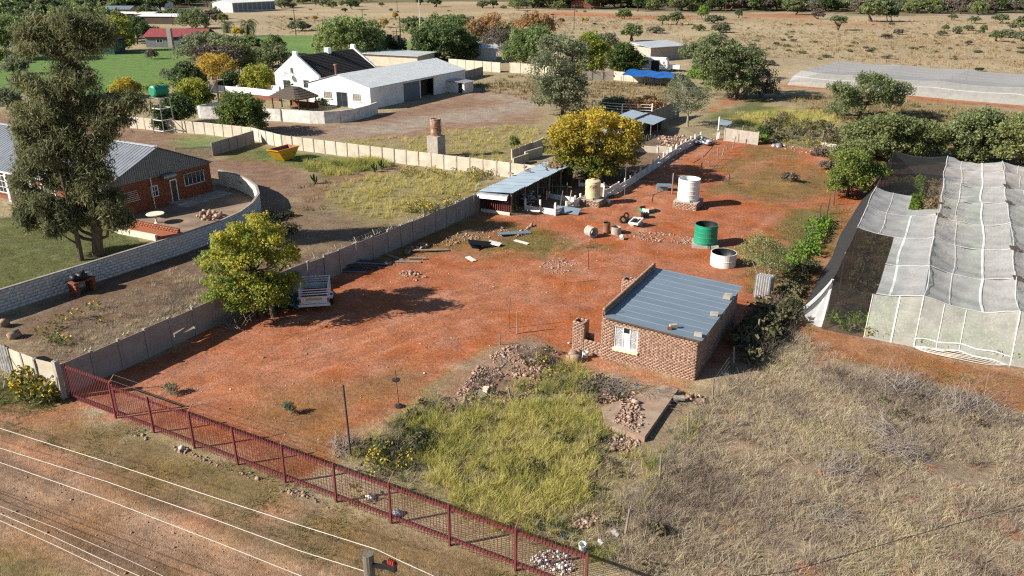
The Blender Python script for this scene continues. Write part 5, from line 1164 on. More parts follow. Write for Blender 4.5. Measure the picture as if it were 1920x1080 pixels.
link('back_skirt', grid_mesh('back_skirt', s, NR[-1] + .25 * t, (NZ - .3 * np.sin((s - NC[0]) / 4.7 * math.pi)) * (1 - t), M['netside'], ORG[nn]), nn, ORG[nn])
tri = MB(); A = Vector((NC[0], NR[0] + .1, NZ + .02)); Bp, Cp = at3(1491, 582, .03), at3(1537, 617, .03); nrow = 9; vs = []; fs = []
for r in range(nrow):
 f = r / (nrow - 1)
 for c in range(nrow):
  g = c / (nrow - 1); p = A.lerp(Bp.lerp(Cp, g), f); p.z -= .35 * math.sin(f * math.pi) * (1 - .4 * g); p.z = max(p.z + .12 * math.sin(g * 9 + f * 5) * f, .03); vs.append(p)
fs = [(r * nrow + c, r * nrow + c + 1, (r + 1) * nrow + c + 1, (r + 1) * nrow + c) for r in range(nrow - 1) for c in range(nrow - 1)]
tri.add(vs, fs); tri.build('corner_flap', M['seam'] if False else M['netwhite'], nn, smooth=True)
tr2 = MB(); ribbon(tr2, [vs[r * nrow + nrow - 1] + Vector((0, 0, .03)) for r in range(nrow)], .14); ribbon(tr2, [vs[r * nrow + 5] + Vector((0, 0, .03)) for r in range(3, nrow)], .06); ribbon(tr2, [vs[r * nrow] + Vector((0, 0, .03)) for r in range(nrow)], .1); tr2.build('flap_edge', M['seam'], nn)
pm_ = MB().lathe([(.035, 0), (.03, NZ + .05), (0, NZ + .05)], 6).mesh('pole', M['wood'])
for x in NC:
 for y in NR: link('pole', pm_, nn, (x, y, 0))
for y in NR[:4] + NR[5:]:
 for dx in (0,): pass
rngn = np.random.default_rng(8)
for (x, y) in ((.5, 63.2), (5, 57.2), (5, 69.4), (5, 75.0), (5.0, 51.2), (.5, 66.5)):
 w_ = rngn.uniform(.35, .55); patch = MB(); patch.add([(x - .25 * w_, y - w_, NZ - .02), (x + w_ * .9, y - w_ * .5, NZ - .05), (x + w_ * .4, y + w_ * .6, NZ), (x - w_ * .4, y + w_ * .4, NZ + .02)], [(0, 1, 2, 3)]); patch.v = [(a, b, c + .08) for a, b, c in patch.v]; patch.build('tear_patch', M['darkwood'], nn)
P0, P1 = Vector((*at(1476, 159), 0)), Vector((*at(1920, 198), 0)); Q0 = Vector((*at(1533, 112, 2.2), 0))
du = (P1 - P0).normalized(); dv = Vector((-du.y, du.x, 0)); dep = (Q0 - P0).dot(dv)
fn = thing('shade_net', 'distant long grey shade-net tunnel low across the far right', 'shade net', tuple(P0 + du * 25))
nb, nd = 8, 5; W8 = 11.2; H8 = 2.3
M['netgrey'] = net_mat('grey_shade_cloth', (.4, .42, .46), .75)
for i in range(nb):
 for j in range(nd):
  s, t = np.meshgrid(np.linspace(0, 1, 6), np.linspace(0, 1, 5)); A_ = (i + s) * W8 + 1.2; B_ = 3 + (j + t) * (dep - 3) / nd
  z = H8 - .3 * np.sin(s * math.pi) - .3 * np.sin(t * math.pi)
  X = P0.x + du.x * A_ + dv.x * B_; Yv = P0.y + du.y * A_ + dv.y * B_
  link('net_panel', grid_mesh('net_panel', X, Yv, z, M['netwhite' if j == 2 and i > 2 else 'netgrey'], ORG[fn]), fn, ORG[fn])
 s, t = np.meshgrid(np.linspace(0, 1, 6), np.linspace(0, 1, 4)); A_ = (i + s) * W8 + 1.2 * t; B_ = 3 * t; z = (H8 - .3 * np.sin(s * math.pi)) * np.sqrt(t)
 X = P0.x + du.x * A_ + dv.x * B_; Yv = P0.y + du.y * A_ + dv.y * B_
 link('front_panel', grid_mesh('front_panel', X, Yv, z, M['netfar'], ORG[fn]), fn, ORG[fn])
s, t = np.meshgrid(np.linspace(0, 1, 12), np.linspace(0, 1, 4)); A_ = 1.2 * t - 1.5 * (1 - t); B_ = 3 + (dep - 3) * s
link('side_panel', grid_mesh('side_panel', P0.x + du.x * A_ + dv.x * B_, P0.y + du.y * A_ + dv.y * B_, (H8 - .25 * np.abs(np.sin(s * nd * math.pi))) * np.sqrt(t), M['netgrey'], ORG[fn]), fn, ORG[fn])
sm = MB()
for i in range(nb):
 p = [P0 + du * ((i + f) * W8 + .55) + dv * (1.25) + Vector((0, 0, 1.42 - .18 * math.sin(f * math.pi))) for f in np.linspace(0, 1, 8)]; sm.tube(p, .045, 4)
sm.build('front_cord', M['seam'], fn)
pm_ = MB().lathe([(.05, 0), (.05, H8 + .1), (0, H8 + .1)], 6).mesh('pole', M['wood'])
for i in range(nb + 1):
 for j in (0, 2, nd): p = P0 + du * (i * W8 + 1.2) + dv * (3 + j * (dep - 3) / nd); link('pole', pm_, fn, tuple(p))
# ================================================================== TANKS, YARD THINGS
def tank(name, label, u, v, dia, h, z0, mat, open_top=False, bands=4, cat='water tank', dome=.12, inner='black'):
 x, y = at(u, v, z0); t = thing(name, label, cat, (x, y, z0)); r = dia / 2
 prof = [(r * .97, 0), (r, .04)]
 for k in range(bands):
  z = h * (k + .5) / bands; prof += [(r, z - .05), (r * 1.018, z - .03), (r * 1.018, z + .03), (r, z + .05)]
 if cat == 'water tank': a = R(-62); MB().tube([(x + r * math.cos(a), y + r * math.sin(a), z0 + .12), (x + (r + .22) * math.cos(a), y + (r + .22) * math.sin(a), z0 + .12), (x + (r + .24) * math.cos(a), y + (r + .24) * math.sin(a), max(z0 - .4, .03))], .035, 6).build('outlet_pipe', M['black'], t)
 if open_top:
  prof += [(r, h - .03), (r * 1.02, h - .02), (r * 1.02, h), (r * .96, h)]; MB().lathe(prof, 36, (x, y, z0)).build('shell', M[mat], t, smooth=False)
  MB().lathe([(r * .955, h - .005), (r * .95, .06), (0, .05)], 36, (x, y, z0)).build('inside', M[inner], t, smooth=True)
 else:
  prof += [(r, h), (r * .94, h + dome * .4), (r * .6, h + dome * .8), (r * .26, h + dome)]
  MB().lathe(prof, 36, (x, y, z0)).build('shell', M[mat], t)
  MB().lathe([(r * .26, h + dome * .9), (r * .26, h + dome + .08), (0, h + dome + .1)], 18, (x, y, z0)).build('lid', M[mat], t)
 return t, x, y
def plinth(label, x, y, sx, sy, h, mat='brick', rz=0, name='tank_plinth', bricks=True):
 t = thing(name, label, 'plinth', (x, y, 0))
 m = MB(); m.box((x, y, h / 2 - .03), (sx + .04, sy + .04, h), rz); m.build('core', M['mortar'], t)
 if bricks:
  c, s = math.cos(rz), math.sin(rz); P = [(x + a * sx / 2 * c - b * sy / 2 * s, y + a * sx / 2 * s + b * sy / 2 * c) for a, b in ((-1, -1), (1, -1), (1, 1), (-1, 1))]
  for i in range(4): laid_wall('bricks', t, P[i], P[(i + 1) % 4], -.05, h - .03, th=.06, seed=int(abs(x) * 10) + i, bl=.3, bh=.12)
 m = MB(); m.box((x, y, h - .01), (sx + .06, sy + .06, .06), rz); m.build('slab_top', M['concrete'], t)
 return t
t_, x, y = tank('water_tank', 'open white plastic water tank standing on a brown brick plinth', 1290, 374, 1.82, 1.85, .6, 'whiteplastic', True, 5, inner='whiteplastic')
plinth('brown brick plinth under the tall white water tank', x + .05, y - .05, 2.0, 2.0, .6)
t_, x, y = tank('water_tank', 'beige domed water tank beside the animal pens', 1111, 371, 1.3, 1.5, .55, 'beigeplastic', False, 4)
tt = bpy.data.curves.new('tankword', 'FONT'); tt.body = 'JOJO'; tt.size = .3; tt.extrude = .004; tt.align_x = 'CENTER'
plinth('brick and slab plinth carrying the beige tank', x + .1, y - .1, 1.75, 1.55, .55)
to = bpy.data.objects.new('tmp_word', tt); COL.objects.link(to); dg = bpy.context.evaluated_depsgraph_get(); wm = bpy.data.meshes.new_from_object(to.evaluated_get(dg)); bpy.data.objects.remove(to)
wm.materials.clear(); wm.materials.append(pmat('faint_lettering', (.12, .1, .06), (.09, .08, .05), 5))
for v in wm.vertices: a = v.co.x / .66; r_ = .66 + v.co.z; v.co = (math.sin(a) * r_, -math.cos(a) * r_, v.co.y)
link('lettering', wm, t_, (x, y, 1.55), (0, 0, R(24)))
t_, x, y = tank('water_tank', 'open bright green water tank on a low slab', 1322, 455, 1.66, 1.45, .16, 'greenplastic', True, 4)
m = MB(); m.box((x, y, .07), (1.9, 1.9, .2), .3); tag(m.build('slab', M['concrete'], org=(x, y, 0)), 'low concrete slab under the open green tank', 'slab')
t_, x, y = tank('cut_tank', 'low white cut-down tank used as an open trough', 1355, 497, 1.72, .95, .0, 'whiteplastic', True, 1, cat='trough')
t_, x, y = tank('green_ring', 'shallow green cut tank ring lying on the red earth', 1213, 396, 1.3, .32, .0, 'greenplastic', True, 1, cat='trough', inner='soil')
m = MB(); a = .6
for s in (-1, 0, 1): m.box((at(1209, 408)[0] + .17 * s, at(1209, 408)[1] + .1 * s, .2), (.14, .6, .36), a)
tag(m.build('black_crate', M['black']), 'black ribbed crate lying just below the green ring', 'crate')
m = MB(); x, y = at(1211, 400); m.box((x, y, .22), (.5, .35, .26), .3); m.box((x - .25, y + .05, .3), (.2, .28, .1), .3); tag(m.build('white_bin', M['whiteplastic'], org=(x, y, .1)), 'white plastic bin between the green ring and the black crate', 'bin')
x, y = at(1108, 444); t = thing('concrete_pipe', 'short concrete pipe lying on its side on the grass', 'pipe', (x, y, 0)); ax = Euler((R(90), 0, R(62))).to_matrix()
MB().lathe([(.3, -.35), (.42, -.35), (.42, .35), (.3, .35), (.3, -.35)], 26, (x, y, .42), M=ax).build('ring', M['concrete'], t, smooth=False)
x, y = at(1137, 437); t, _, _ = tank('steel_drum', 'rusty white upright drum beside the grey concrete ring', 1137, 437, .56, .85, 0, 'rust', True, 3, cat='drum')
x, y = at(1155, 438); MBr = MB().lathe([(.28, .55), (.38, .55), (.4, 0)], 24, (x, y, 0)); o = MBr.lathe([(.28, .55), (.28, .05), (0, .05)], 24, (x, y, 0)).build('concrete_ring', M['concrete']); tag(o, 'upright grey concrete ring next to the rusty drum', 'pipe')
def tyre(u, v, label, flat=True, r=.32):
 x, y = at(u, v); t = thing('old_tyre', label, 'tyre', (x, y, 0)); rot = Matrix.Identity(3) if flat else Euler((R(65), .2, .7)).to_matrix()
 prof = [(r * .55, -.08), (r * .9, -.1), (r, -.05), (r, .05), (r * .9, .1), (r * .55, .08), (r * .55, -.08)]
 MB().lathe(prof, 22, (x, y, .11 if flat else .28), M=rot).build('rubber', M['rubber'], t, smooth=False); return t
tyre(1168, 418, 'old tyre leaning at the left of the small pile', False); tyre(1180, 416, 'old tyre lying flat beside the leaning one'); tyre(1174, 410, 'small worn tyre behind the other two', False, .26)
x, y = at(1192, 424); t = thing('junk_tray', 'white tilted metal frame full of black junk', 'frame', (x, y, 0)); rot = Euler((R(24), R(-8), R(-20))).to_matrix()
m = MB()
for sx, sy, w_, d_ in ((0, -.36, 1.0, .1), (0, .36, 1.0, .1), (-.46, 0, .1, .64), (.46, 0, .1, .64)): m.box(Vector((x, y, .42)) + rot @ Vector((sx, sy, 0)), (w_, d_, .16), rot=rot)
m.build('rim', M['oldwhite'], t); m = MB(); m.box(Vector((x, y, .38)) + rot @ Vector((0, 0, -.06)), (.84, .64, .06), rot=rot)
for k in range(9): m.box(Vector((x, y, .4)) + rot @ Vector((random.Random(k).uniform(-.35, .35), random.Random(k + 50).uniform(-.25, .25), .02)), (.16, .1, .1), rot=Euler((k, k * 2, k)).to_matrix())
m.build('junk', M['black'], t)
m = MB(); m.box((x - .25, y - .1, .13), (.3, .3, .3)); m.box((x + .3, y + .2, .15), (.3, .3, .34)); m.build('support', M['concrete'], t)
for u, v, mt, lb in ((1141, 381, 'whiteplastic', 'white bucket tipped over right of the beige tank'), (1146, 372, 'carblue', 'dark blue bucket tipped over behind the white one'), (1166, 449, 'whiteplastic', 'crumpled white jug lying near the concrete rings')):
 x, y = at(u, v); tag(MB().lathe([(0, -.2), (.13, -.2), (.17, .2), (.15, .2), (.11, -.15)], 14, (x, y, .16), M=Euler((R(80), 0, u)).to_matrix()).build('bucket', M[mt]), lb, 'bucket')
x, y = at(1097, 671); t = thing('bucket', 'white plastic bucket standing by stones under the low chimney wall', 'bucket', (x, y, 0))
MB().lathe([(.13, 0), (.17, .36), (.155, .36), (.12, .03), (0, .03)], 16, (x, y, .0)).build('pail', M['whiteplastic'], t)
m = MB(); m.tube([(x + .17 * math.cos(a), y + .05, .33 + .14 * math.sin(a)) for a in np.linspace(0, math.pi, 8)], .008, 4); m.build('handle', M['steel'], t)
def rock_mesh(name, C, S, tint, mat, seed=0, org=(0, 0, 0), flat=.7):
 rng = np.random.default_rng(seed); C = np.asarray(C, float) - np.array(org); n = len(C); S = np.asarray(S, float)
 P = BOXV[None] * rng.uniform(.55, 1.15, (n, 8, 3)) * np.array((1, .75, flat)); a, b, c = rng.uniform(0, 6.28, (3, n))
 ca, sa, cb_, sb = np.cos(a)[:, None], np.sin(a)[:, None], np.cos(b * .12)[:, None], np.sin(b * .12)[:, None]
 x, y, z = P[..., 0], P[..., 1], P[..., 2]; y, z = y * cb_ - z * sb, y * sb + z * cb_; x, y = x * ca - y * sa, x * sa + y * ca
 Q = np.stack([x, y, z], -1) * S[:, None, None] + C[:, None, :]
 return mesh_np(name, Q.reshape(-1, 3), (BOXF[None] + 8 * np.arange(n)[:, None, None]).reshape(-1, 4), [mat], attrs={'tint': ('FLOAT', 'POINT', np.repeat(np.asarray(tint, float), 8))})
for i, (u, v, s, lb) in enumerate(((1078, 678, .32, 'largest pale boulder below the fire chimney'), (1075, 667, .24, 'tan boulder leaning on the fire chimney base'), (1084, 664, .2, 'dark brown stone right behind the tan boulder'), (1066, 672, .15, 'small stone left of the boulders by the chimney'))):
 x, y = at(u, v); o = link('boulder', rock_mesh('boulder', [(0, 0, s * .5)], [s], [.7], M['rock'], i, flat=.8), None, (x, y, 0)); tag(o, lb, 'stone', 'stones by the fire chimney')
x0, y0 = at(1411, 557); x1, y1 = at(1440, 562); t = thing('sheet_stack', 'upright stack of corrugated roofing sheets under the thorny shrub', 'roofing sheets', (x0, y0, 0))
hs = 1.45
for k in range(5):
 m = MB(); off = Vector((.03 * k, .13 * k, 0)); n = 13; vs = []
 for j in range(n + 1):
  f = j / n; p = Vector((x0 + (x1 - x0) * f, y0 + (y1 - y0) * f, 0)) + off; q = .035 * (j % 2); vs += [p + Vector((q * .4, q, 0)), p + Vector((q * .4, q + .12, hs + .05 * math.sin(k * 3)))]
 m.add(vs, [(2 * j, 2 * j + 2, 2 * j + 3, 2 * j + 1) for j in range(n)]); m.build('sheet', M['tin'], t)
x, y = at(591, 584); hd = R(38); t = thing('load_trailer', 'white load trailer with a slatted railing cage under the yellow-green tree', 'trailer', (0, 0, 0))
def lb(m, x0, x1, y0, y1, z0, z1): return m.span(x0, x1, y0, y1, z0, z1)
W2, LN, zb, zs, zr = .84, 2.25, .55, .98, 1.42
m = MB(); lb(m, -W2, W2, 0, LN, zb - .06, zb); lb(m, -W2 - .02, -W2 + .04, 0, LN, zb, zs); lb(m, W2 - .04, W2 + .02, 0, LN, zb, zs); lb(m, -W2 + .04, W2 - .04, LN - .05, LN, zb, zs); m.build('body', M['carwhite'], t)
m = MB(); lb(m, -W2 + .05, W2 - .05, -.03, .03, zb, zs - .02); lb(m, -W2 + .1, W2 - .1, -.05, -.02, zb + .1, zb + .16); m.build('tailgate', M['carwhite'], t)
m = MB(); lb(m, -W2 - .08, W2 + .08, -.16, -.02, zb - .16, zb - .03); m.build('bumper', M['carwhite'], t)
m = MB(); lb(m, -.45, .45, -.055, -.052, zb + .2, zb + .34)
M['plateyel'] = pmat('dull_yellow_panel', (.5, .42, .16), (.4, .33, .12), 3); m.build('panel_strip', M['plateyel'], t)
for s in (-1, 1):
 m = MB(); lb(m, s * (W2 - .02) - .06, s * (W2 - .02) + .06, -.045, -.032, zb + .05, zb + .3); m.build('tail_light', M['redcer'], t)
 m = MB(); lb(m, s * W2 - (.0 if s > 0 else .2), s * W2 + (.2 if s > 0 else 0), .7, 1.5, .5, .62); m.build('mudguard', M['carwhite'], t)
 wl = MB().lathe([(.17, -.09), (.3, -.1), (.33, -.06), (.33, .06), (.3, .1), (.17, .09), (.17, -.09)], 22, (s * (W2 + .1), 1.1, .32), M=Euler((0, R(90), 0)).to_matrix()).build('wheel', M['rubber'], t, smooth=False)
 MB().lathe([(0, -.05), (.17, -.07), (.17, .07), (0, .05)], 16, (s * (W2 + .1), 1.1, .32), M=Euler((0, R(90), 0)).to_matrix()).build('rim', M['steel'], wl)
 for k in range(3): m = MB(); lb(m, s * W2 - .025, s * W2 + .025, 0, LN, zs + .1 + .15 * k, zs + .155 + .15 * k); m.build('side_rail', M['carwhite'], t)
 for k in range(4): m = MB(); yy = .04 + (LN - .08) * k / 3; lb(m, s * (W2 - .05) - .02, s * (W2 - .05) + .02, yy - .02, yy + .02, zs, zr + .02); m.build('upright', M['carwhite'], t)
for yy, nm in ((0, 'rear_rail'), (LN - .02, 'front_rail')):
 for k in range(3): m = MB(); lb(m, -W2 + .04, W2 - .04, yy - .015, yy + .015, zs + .1 + .15 * k, zs + .15 + .15 * k); m.build(nm, M['carwhite'], t)
m = MB(); lb(m, -.02, .02, LN - .05, LN - .01, zs, zr + .05); m.build('upright', M['carwhite'], t)
m = MB(); m.bar((-.4, LN, zb - .1), (0, LN + 1.1, .45), .06); m.bar((.4, LN, zb - .1), (0, LN + 1.1, .45), .06); m.build('drawbar', M['steel'], t)
m = MB(); lb(m, -W2 + .06, W2 - .06, .06, LN - .08, zb, zb + .1); m.build('load_mat', M['black'], t)
t.location = (x, y, 0); t.rotation_euler = (0, 0, hd)
m = MB(); m.bar((.1, .5, .72), (.65, 1.9, .95), .1, .03); m.bar((.3, .9, .7), (.7, 1.3, .74), .08, .08); o = m.build('plank', M['wood'], org=(0, 0, 0)); o.location = (x, y, 0); o.rotation_euler = (0, 0, hd); tag(o, 'broken planks lying inside the white trailer bed', 'plank')
x, y = at(551, 572); vs = []; n = 8
for i in range(n):
 for j in range(n):
  a, b = i / (n - 1) * 2 - 1, j / (n - 1) * 2 - 1; vs.append((x + a * .75 - b * .2, y + b * .8 + a * .2, .02 + .62 * max(0, 1 - (a * a + b * b) * .62) ** .6 + .06 * math.sin(5 * a + 3 * b)))
m = MB(); m.add(vs, [(i * n + j, i * n + j + 1, (i + 1) * n + j + 1, (i + 1) * n + j) for i in range(n - 1) for j in range(n - 1)]); tag(m.build('tarp_heap', M['carblue'], smooth=True), 'dark teal tarpaulin heap in the shade left of the white trailer', 'tarpaulin')
p = at3(522, 284, 1.25); q = at3(562, 274, 1.25); r_ = at3(500, 281, 1.25); X1, X0, Y0, Y1 = p.x, r_.x, p.y, q.y
t = thing('rubbish_skip', 'yellow rubbish skip with sloping ends on the grassy lot', 'skip', ((X0 + X1) / 2, (Y0 + Y1) / 2, 0)); e = (Y1 - Y0) * .27; i_ = (X1 - X0) * .07; zt = 1.25
P = lambda inset, y_in, z: [(X0 + inset, Y0 + y_in, z), (X1 - inset, Y0 + y_in, z), (X1 - inset, Y1 - y_in, z), (X0 + inset, Y1 - y_in, z)]
A, B = P(i_, e, .06), P(0, 0, zt); m = MB(); m.add(A + B, [(3, 2, 1, 0), (0, 1, 5, 4), (1, 2, 6, 5), (2, 3, 7, 6), (3, 0, 4, 7)]); m.build('shell', M['yellow'], t)
A, B = P(i_ + .06, e + .06, .12), P(.06, .06, zt); m = MB(); m.add(A + B, [(0, 1, 2, 3), (4, 5, 1, 0), (5, 6, 2, 1), (6, 7, 3, 2), (7, 4, 0, 3)])
M['maroon'] = pmat('maroon_primer', (.3, .09, .09), (.2, .06, .06), 3, rough=.8); m.build('inside', M['maroon'], t)
m = MB()
for a, b in (((X0, Y0), (X1, Y0)), ((X1, Y0), (X1, Y1)), ((X1, Y1), (X0, Y1)), ((X0, Y1), (X0, Y0))): m.bar((*a, zt), (*b, zt), .1, .09)
m.build('rim', M['yellow'], t)
for yy in (Y0 + e * .9, Y1 - e * .9): MB().tube([(X1 - .02, yy, .75), (X1 + .16, yy, .75)], .06, 8).build('lifting_lug', M['yellow'], t)
x, y = at(812, 297); t = thing('boiler_plinth', 'square pale concrete block carrying an old rusty boiler drum behind the cream wall', 'plinth', (x, y, 0))
m = MB(); m.box((x, y + .7, 1.15), (1.35, 1.5, 2.4)); m.build('block', M['concrete'], t)
x, y = x + .0, y + .7; t = thing('boiler_drum', 'tall rusty boiler drum standing on the square concrete block', 'drum', (x, y, 2.35))
MB().lathe([(.56, 0), (.56, .85), (.59, .87), (.59, .93), (.56, .95), (.56, 1.7), (.6, 1.72), (.6, 1.8), (.5, 1.8), (.48, 1.6), (0, 1.6)], 24, (x, y, 2.35)).build('shell', M['boiler'], t)
m = MB(); m.tube([(x + .55, y, 4.0), (x + .85, y - .1, 3.9), (x + .85, y - .1, 3.2), (x + .58, y, 2.6)], .035, 5); m.build('pipe', M['rust'], t)
p = [at(281, 249), at(308, 252), at(324, 248)]; bx0, by0 = p[1]; s_ = 1.75; H_ = 4.35
t = thing('tank_stand', 'tall white steel stand behind the casuarinas carrying a green tank', 'stand', (bx0 - s_ / 2, by0 + s_ / 2, 0))
cs = [(bx0 - s_, by0), (bx0, by0), (bx0, by0 + s_), (bx0 - s_, by0 + s_)]; tp = [(bx0 - s_ + .12, by0 + .12), (bx0 - .12, by0 + .12), (bx0 - .12, by0 + s_ - .12), (bx0 - s_ + .12, by0 + s_ - .12)]
for a, b in zip(cs, tp): m = MB(); m.bar((*a, 0), (*b, H_), .1); m.build('leg', M['oldwhite'], t)
for f in (.08, .38, .7, 1.0):
 k = [Vector((*a, 0)).lerp(Vector((*b, H_)), f) for a, b in zip(cs, tp)]
 for i in range(4): m = MB(); m.bar(k[i], k[(i + 1) % 4], .08); m.build('brace', M['oldwhite'], t)
m = MB(); m.box((bx0 - s_ / 2, by0 + s_ / 2, H_ + .03), (s_ - .1, s_ - .1, .06)); m.build('platform', M['wood'], t)
rot = Euler((0, R(90), R(90))).to_matrix()
t = thing('lying_tank', 'green barrel tank lying on its side on top of the white stand', 'water tank', (bx0 - s_ / 2, by0 + s_ / 2, H_ + .06))
prof = [(0, -1.0), (.5, -1.0), (.68, -.9)]
for k in range(5): z = -.75 + k * .375; prof += [(.68, z - .06), (.71, z - .03), (.71, z + .03), (.68, z + .06)]
prof += [(.68, .9), (.5, 1.0), (0, 1.0)]
MB().lathe(prof, 28, (bx0 - s_ / 2, by0 + s_ / 2, H_ + .76), M=rot).build('shell', M['greenplastic'], t)
MB().lathe([(.2, .66), (.2, .76), (0, .78)], 14, (bx0 - s_ / 2, by0 + s_ / 2 - .3, H_ + .76)).build('lid', M['greenplastic'], t)
bx, by = at(396, 193); t = thing('frame_tower', 'weathered empty frame tower standing left of the white garden wall', 'stand', (bx, by, 0)); H_ = height(402, 192, 150)
for a in (0, 1.6):
 for b in (0, 1.6): m = MB(); m.bar((bx + a, by + b, 0), (bx + a * .9 + .08, by + b * .9 + .08, H_), .14); m.build('leg', M['wood'], t)
for z in (H_ * .45, H_):
 m = MB(); k = [(bx, by), (bx + 1.6, by), (bx + 1.6, by + 1.6), (bx, by + 1.6)]
 for i in range(4): m.bar((*k[i], z), (*k[(i + 1) % 4], z), .12)
 m.build('brace', M['wood'], t)
m = MB(); m.bar((bx, by, H_ * .45), (bx + 1.6, by, H_), .08); m.build('diagonal', M['wood'], t)
x, y = at(158, 547); t = thing('fire_stand', 'small brick fire stand against the outside of the block wall', 'braai', (x, y, 0))
for a, b in ((-.62, 0), (.5, 0)): m = MB(); laid_wall('bricks', t, (x + .4, y + a), (x - .35, y + a), 0, .8, th=.22, mat='redbricks', seed=int(80 + a * 10), bl=.24, bh=.1)
m = MB(); m.box((x, y - .06, .84), (.85, 1.5, .1)); m.build('hearth', M['facebrick'], t)
for i, (dx, dy, r_, mt, lbl) in enumerate(((-.05, -.42, .3, 'black', 'black rubbish bag at the near end of the brick fire stand'), (.05, -.02, .34, 'black', 'fat black rubbish bag in the middle of the brick fire stand'), (-.02, .42, .24, 'rag', 'white crumpled bag at the far end of the brick fire stand'))):
 o = link('rubbish_bag', rock_mesh('rubbish_bag', [(0, 0, r_ * .55), (r_ * .3, .1, r_ * .5), (-r_ * .2, -.1, r_ * .7)], [r_, r_ * .75, r_ * .6], [.5] * 3, M[mt], i, flat=.75), None, (x + dx, y + dy, .89)); tag(o, lbl, 'bag', 'bags on the fire stand')
for u, v, r_, lbl in ((7, 612, .3, 'small brick stub standing at the left frame edge'), (27, 634, .3, 'tan stone in the far left corner of the brown lot')):
 x, y = at(u, v); o = link('stone', rock_mesh('stone', [(0, 0, r_ * .6)], [r_], [.6], M['rock'], u, flat=.9), None, (x, y, 0)); tag(o, lbl, 'stone')
x, y = at(397, 410)
rr = np.random.default_rng(4); n = 60; C = np.column_stack([x + rr.normal(0, .45, n), y + rr.normal(0, .4, n), np.abs(rr.normal(.15, .18, n))])
tag(link('rubble_heap', rock_mesh('rubble_heap', C, rr.uniform(.08, .2, n), rr.uniform(.2, .9, n), M['rubblebits'], 3)), 'heap of red masonry rubble on the patio beside the block wall', 'rubble', kind='stuff')
SXa, SXb, SYa, SYb = -33.3, -30.25, 55.4, 67.4
t = thing('animal_shed', 'long low animal shed roofed with blue-grey sheets along the wall', 'shed', ((SXa + SXb) / 2, (SYa + SYb) / 2, 0))
for k in range(10):
 y0 = SYa + k * 1.2; rs = ribbed('roof_sheet', 3.25, 1.24, .31, .03, M['zinc'])
 sheet_at('roof_sheet', rs, t, (SXa - .1, y0, 1.72 + .03 * math.sin(k * 2.1) + .02 * (k % 2)), (3.25, 0, .26), (0, 1.24, .02 * math.cos(k * 3)))
m = MB(); m.span(SXa, SXa + .08, SYa + .1, SYb, 0, 1.66); m.span(SXa + .08, SXb, SYb - .1, SYb, 0, 1.7)
for k in range(26): m.span(SXb - 1.1, SXb - 1.05, SYa + .3 + k * .45, SYa + .62 + k * .45, 0, 1.5)
m.build('board_wall', M['darkwood'], t)
for k in range(6): MB().tube([(SXb - .1, SYa + .2 + k * 2.35, 0), (SXb - .1, SYa + .2 + k * 2.35, 1.85)], .06, 6).build('post', M['wood'], t)
m = MB(); m.bar((SXb - .1, SYa, 1.87), (SXb - .1, SYb, 1.87), .08, .12); m.build('beam', M['darkwood'], t)
fp = MB(); nn_ = 10
for j in range(nn_):
 a0, a1 = j / nn_ * 1.2, (j + 1) / nn_ * 1.2; f = lambda a: (SYa - .05 - .5 * math.sin(a), 1.7 - .62 * (1 - math.cos(a)) - .0)
 (ya, za), (yb, zb_) = f(a0), f(a1); fp.add([(SXa - .1, ya, za), (SXb - .2, ya, za + .12), (SXb - .2, yb, zb_ + .12), (SXa - .1, yb, zb_)], [(0, 1, 2, 3)])
fp.build('front_flap', M['tin'], t, smooth=True)
for k in range(14): m = MB(); x = SXa + .25 + k * .2; m.span(x, x + .07, SYa + .1, SYa + .14, .25, 1.25); m.build('slat', M['redpaint'], t)
m = MB(); m.span(SXa + .1, SXb - .2, SYa + .02, SYa + .2, 0, .26); m.build('sill_wall', M['plaster'], t)
M['leaflitter'] = pmat('brown_leaf_litter', (.26, .17, .09), (.13, .085, .05), 9, rough=1, bump=.4)
rr = np.random.default_rng(6); n = 160; f = rr.uniform(0, 1, n); C = np.column_stack([SXa + 1.3 + rr.normal(.7, .5, n), SYb - 1.4 + rr.normal(0, .75, n), 2.0 + rr.uniform(0, .08, n)])
tag(link('leaf_litter', rock_mesh('leaf_litter', C, rr.uniform(.06, .16, n), rr.uniform(0, 1, n), M['leaflitter'], 4, flat=.3)), 'brown leaf litter on the far end of the animal shed roof', 'leaves', kind='stuff')
for i, (u, v) in enumerate(((958, 326), (985, 314), (1012, 304), (990, 321))):
 x, y = at(u, v, 1.95); m = MB(); m.box((x, y, 2.0), (.5, .2, .12), u); tag(m.build('loose_timber', M['wood'], org=(x, y, 1.95)), ('short timber lying near the front of the animal shed roof', 'timber bit on the left half of the animal shed roof', 'timber bit on the far left edge of the animal shed roof', 'broken board in the middle of the animal shed roof')[i], 'timber', 'timbers on the animal shed roof')
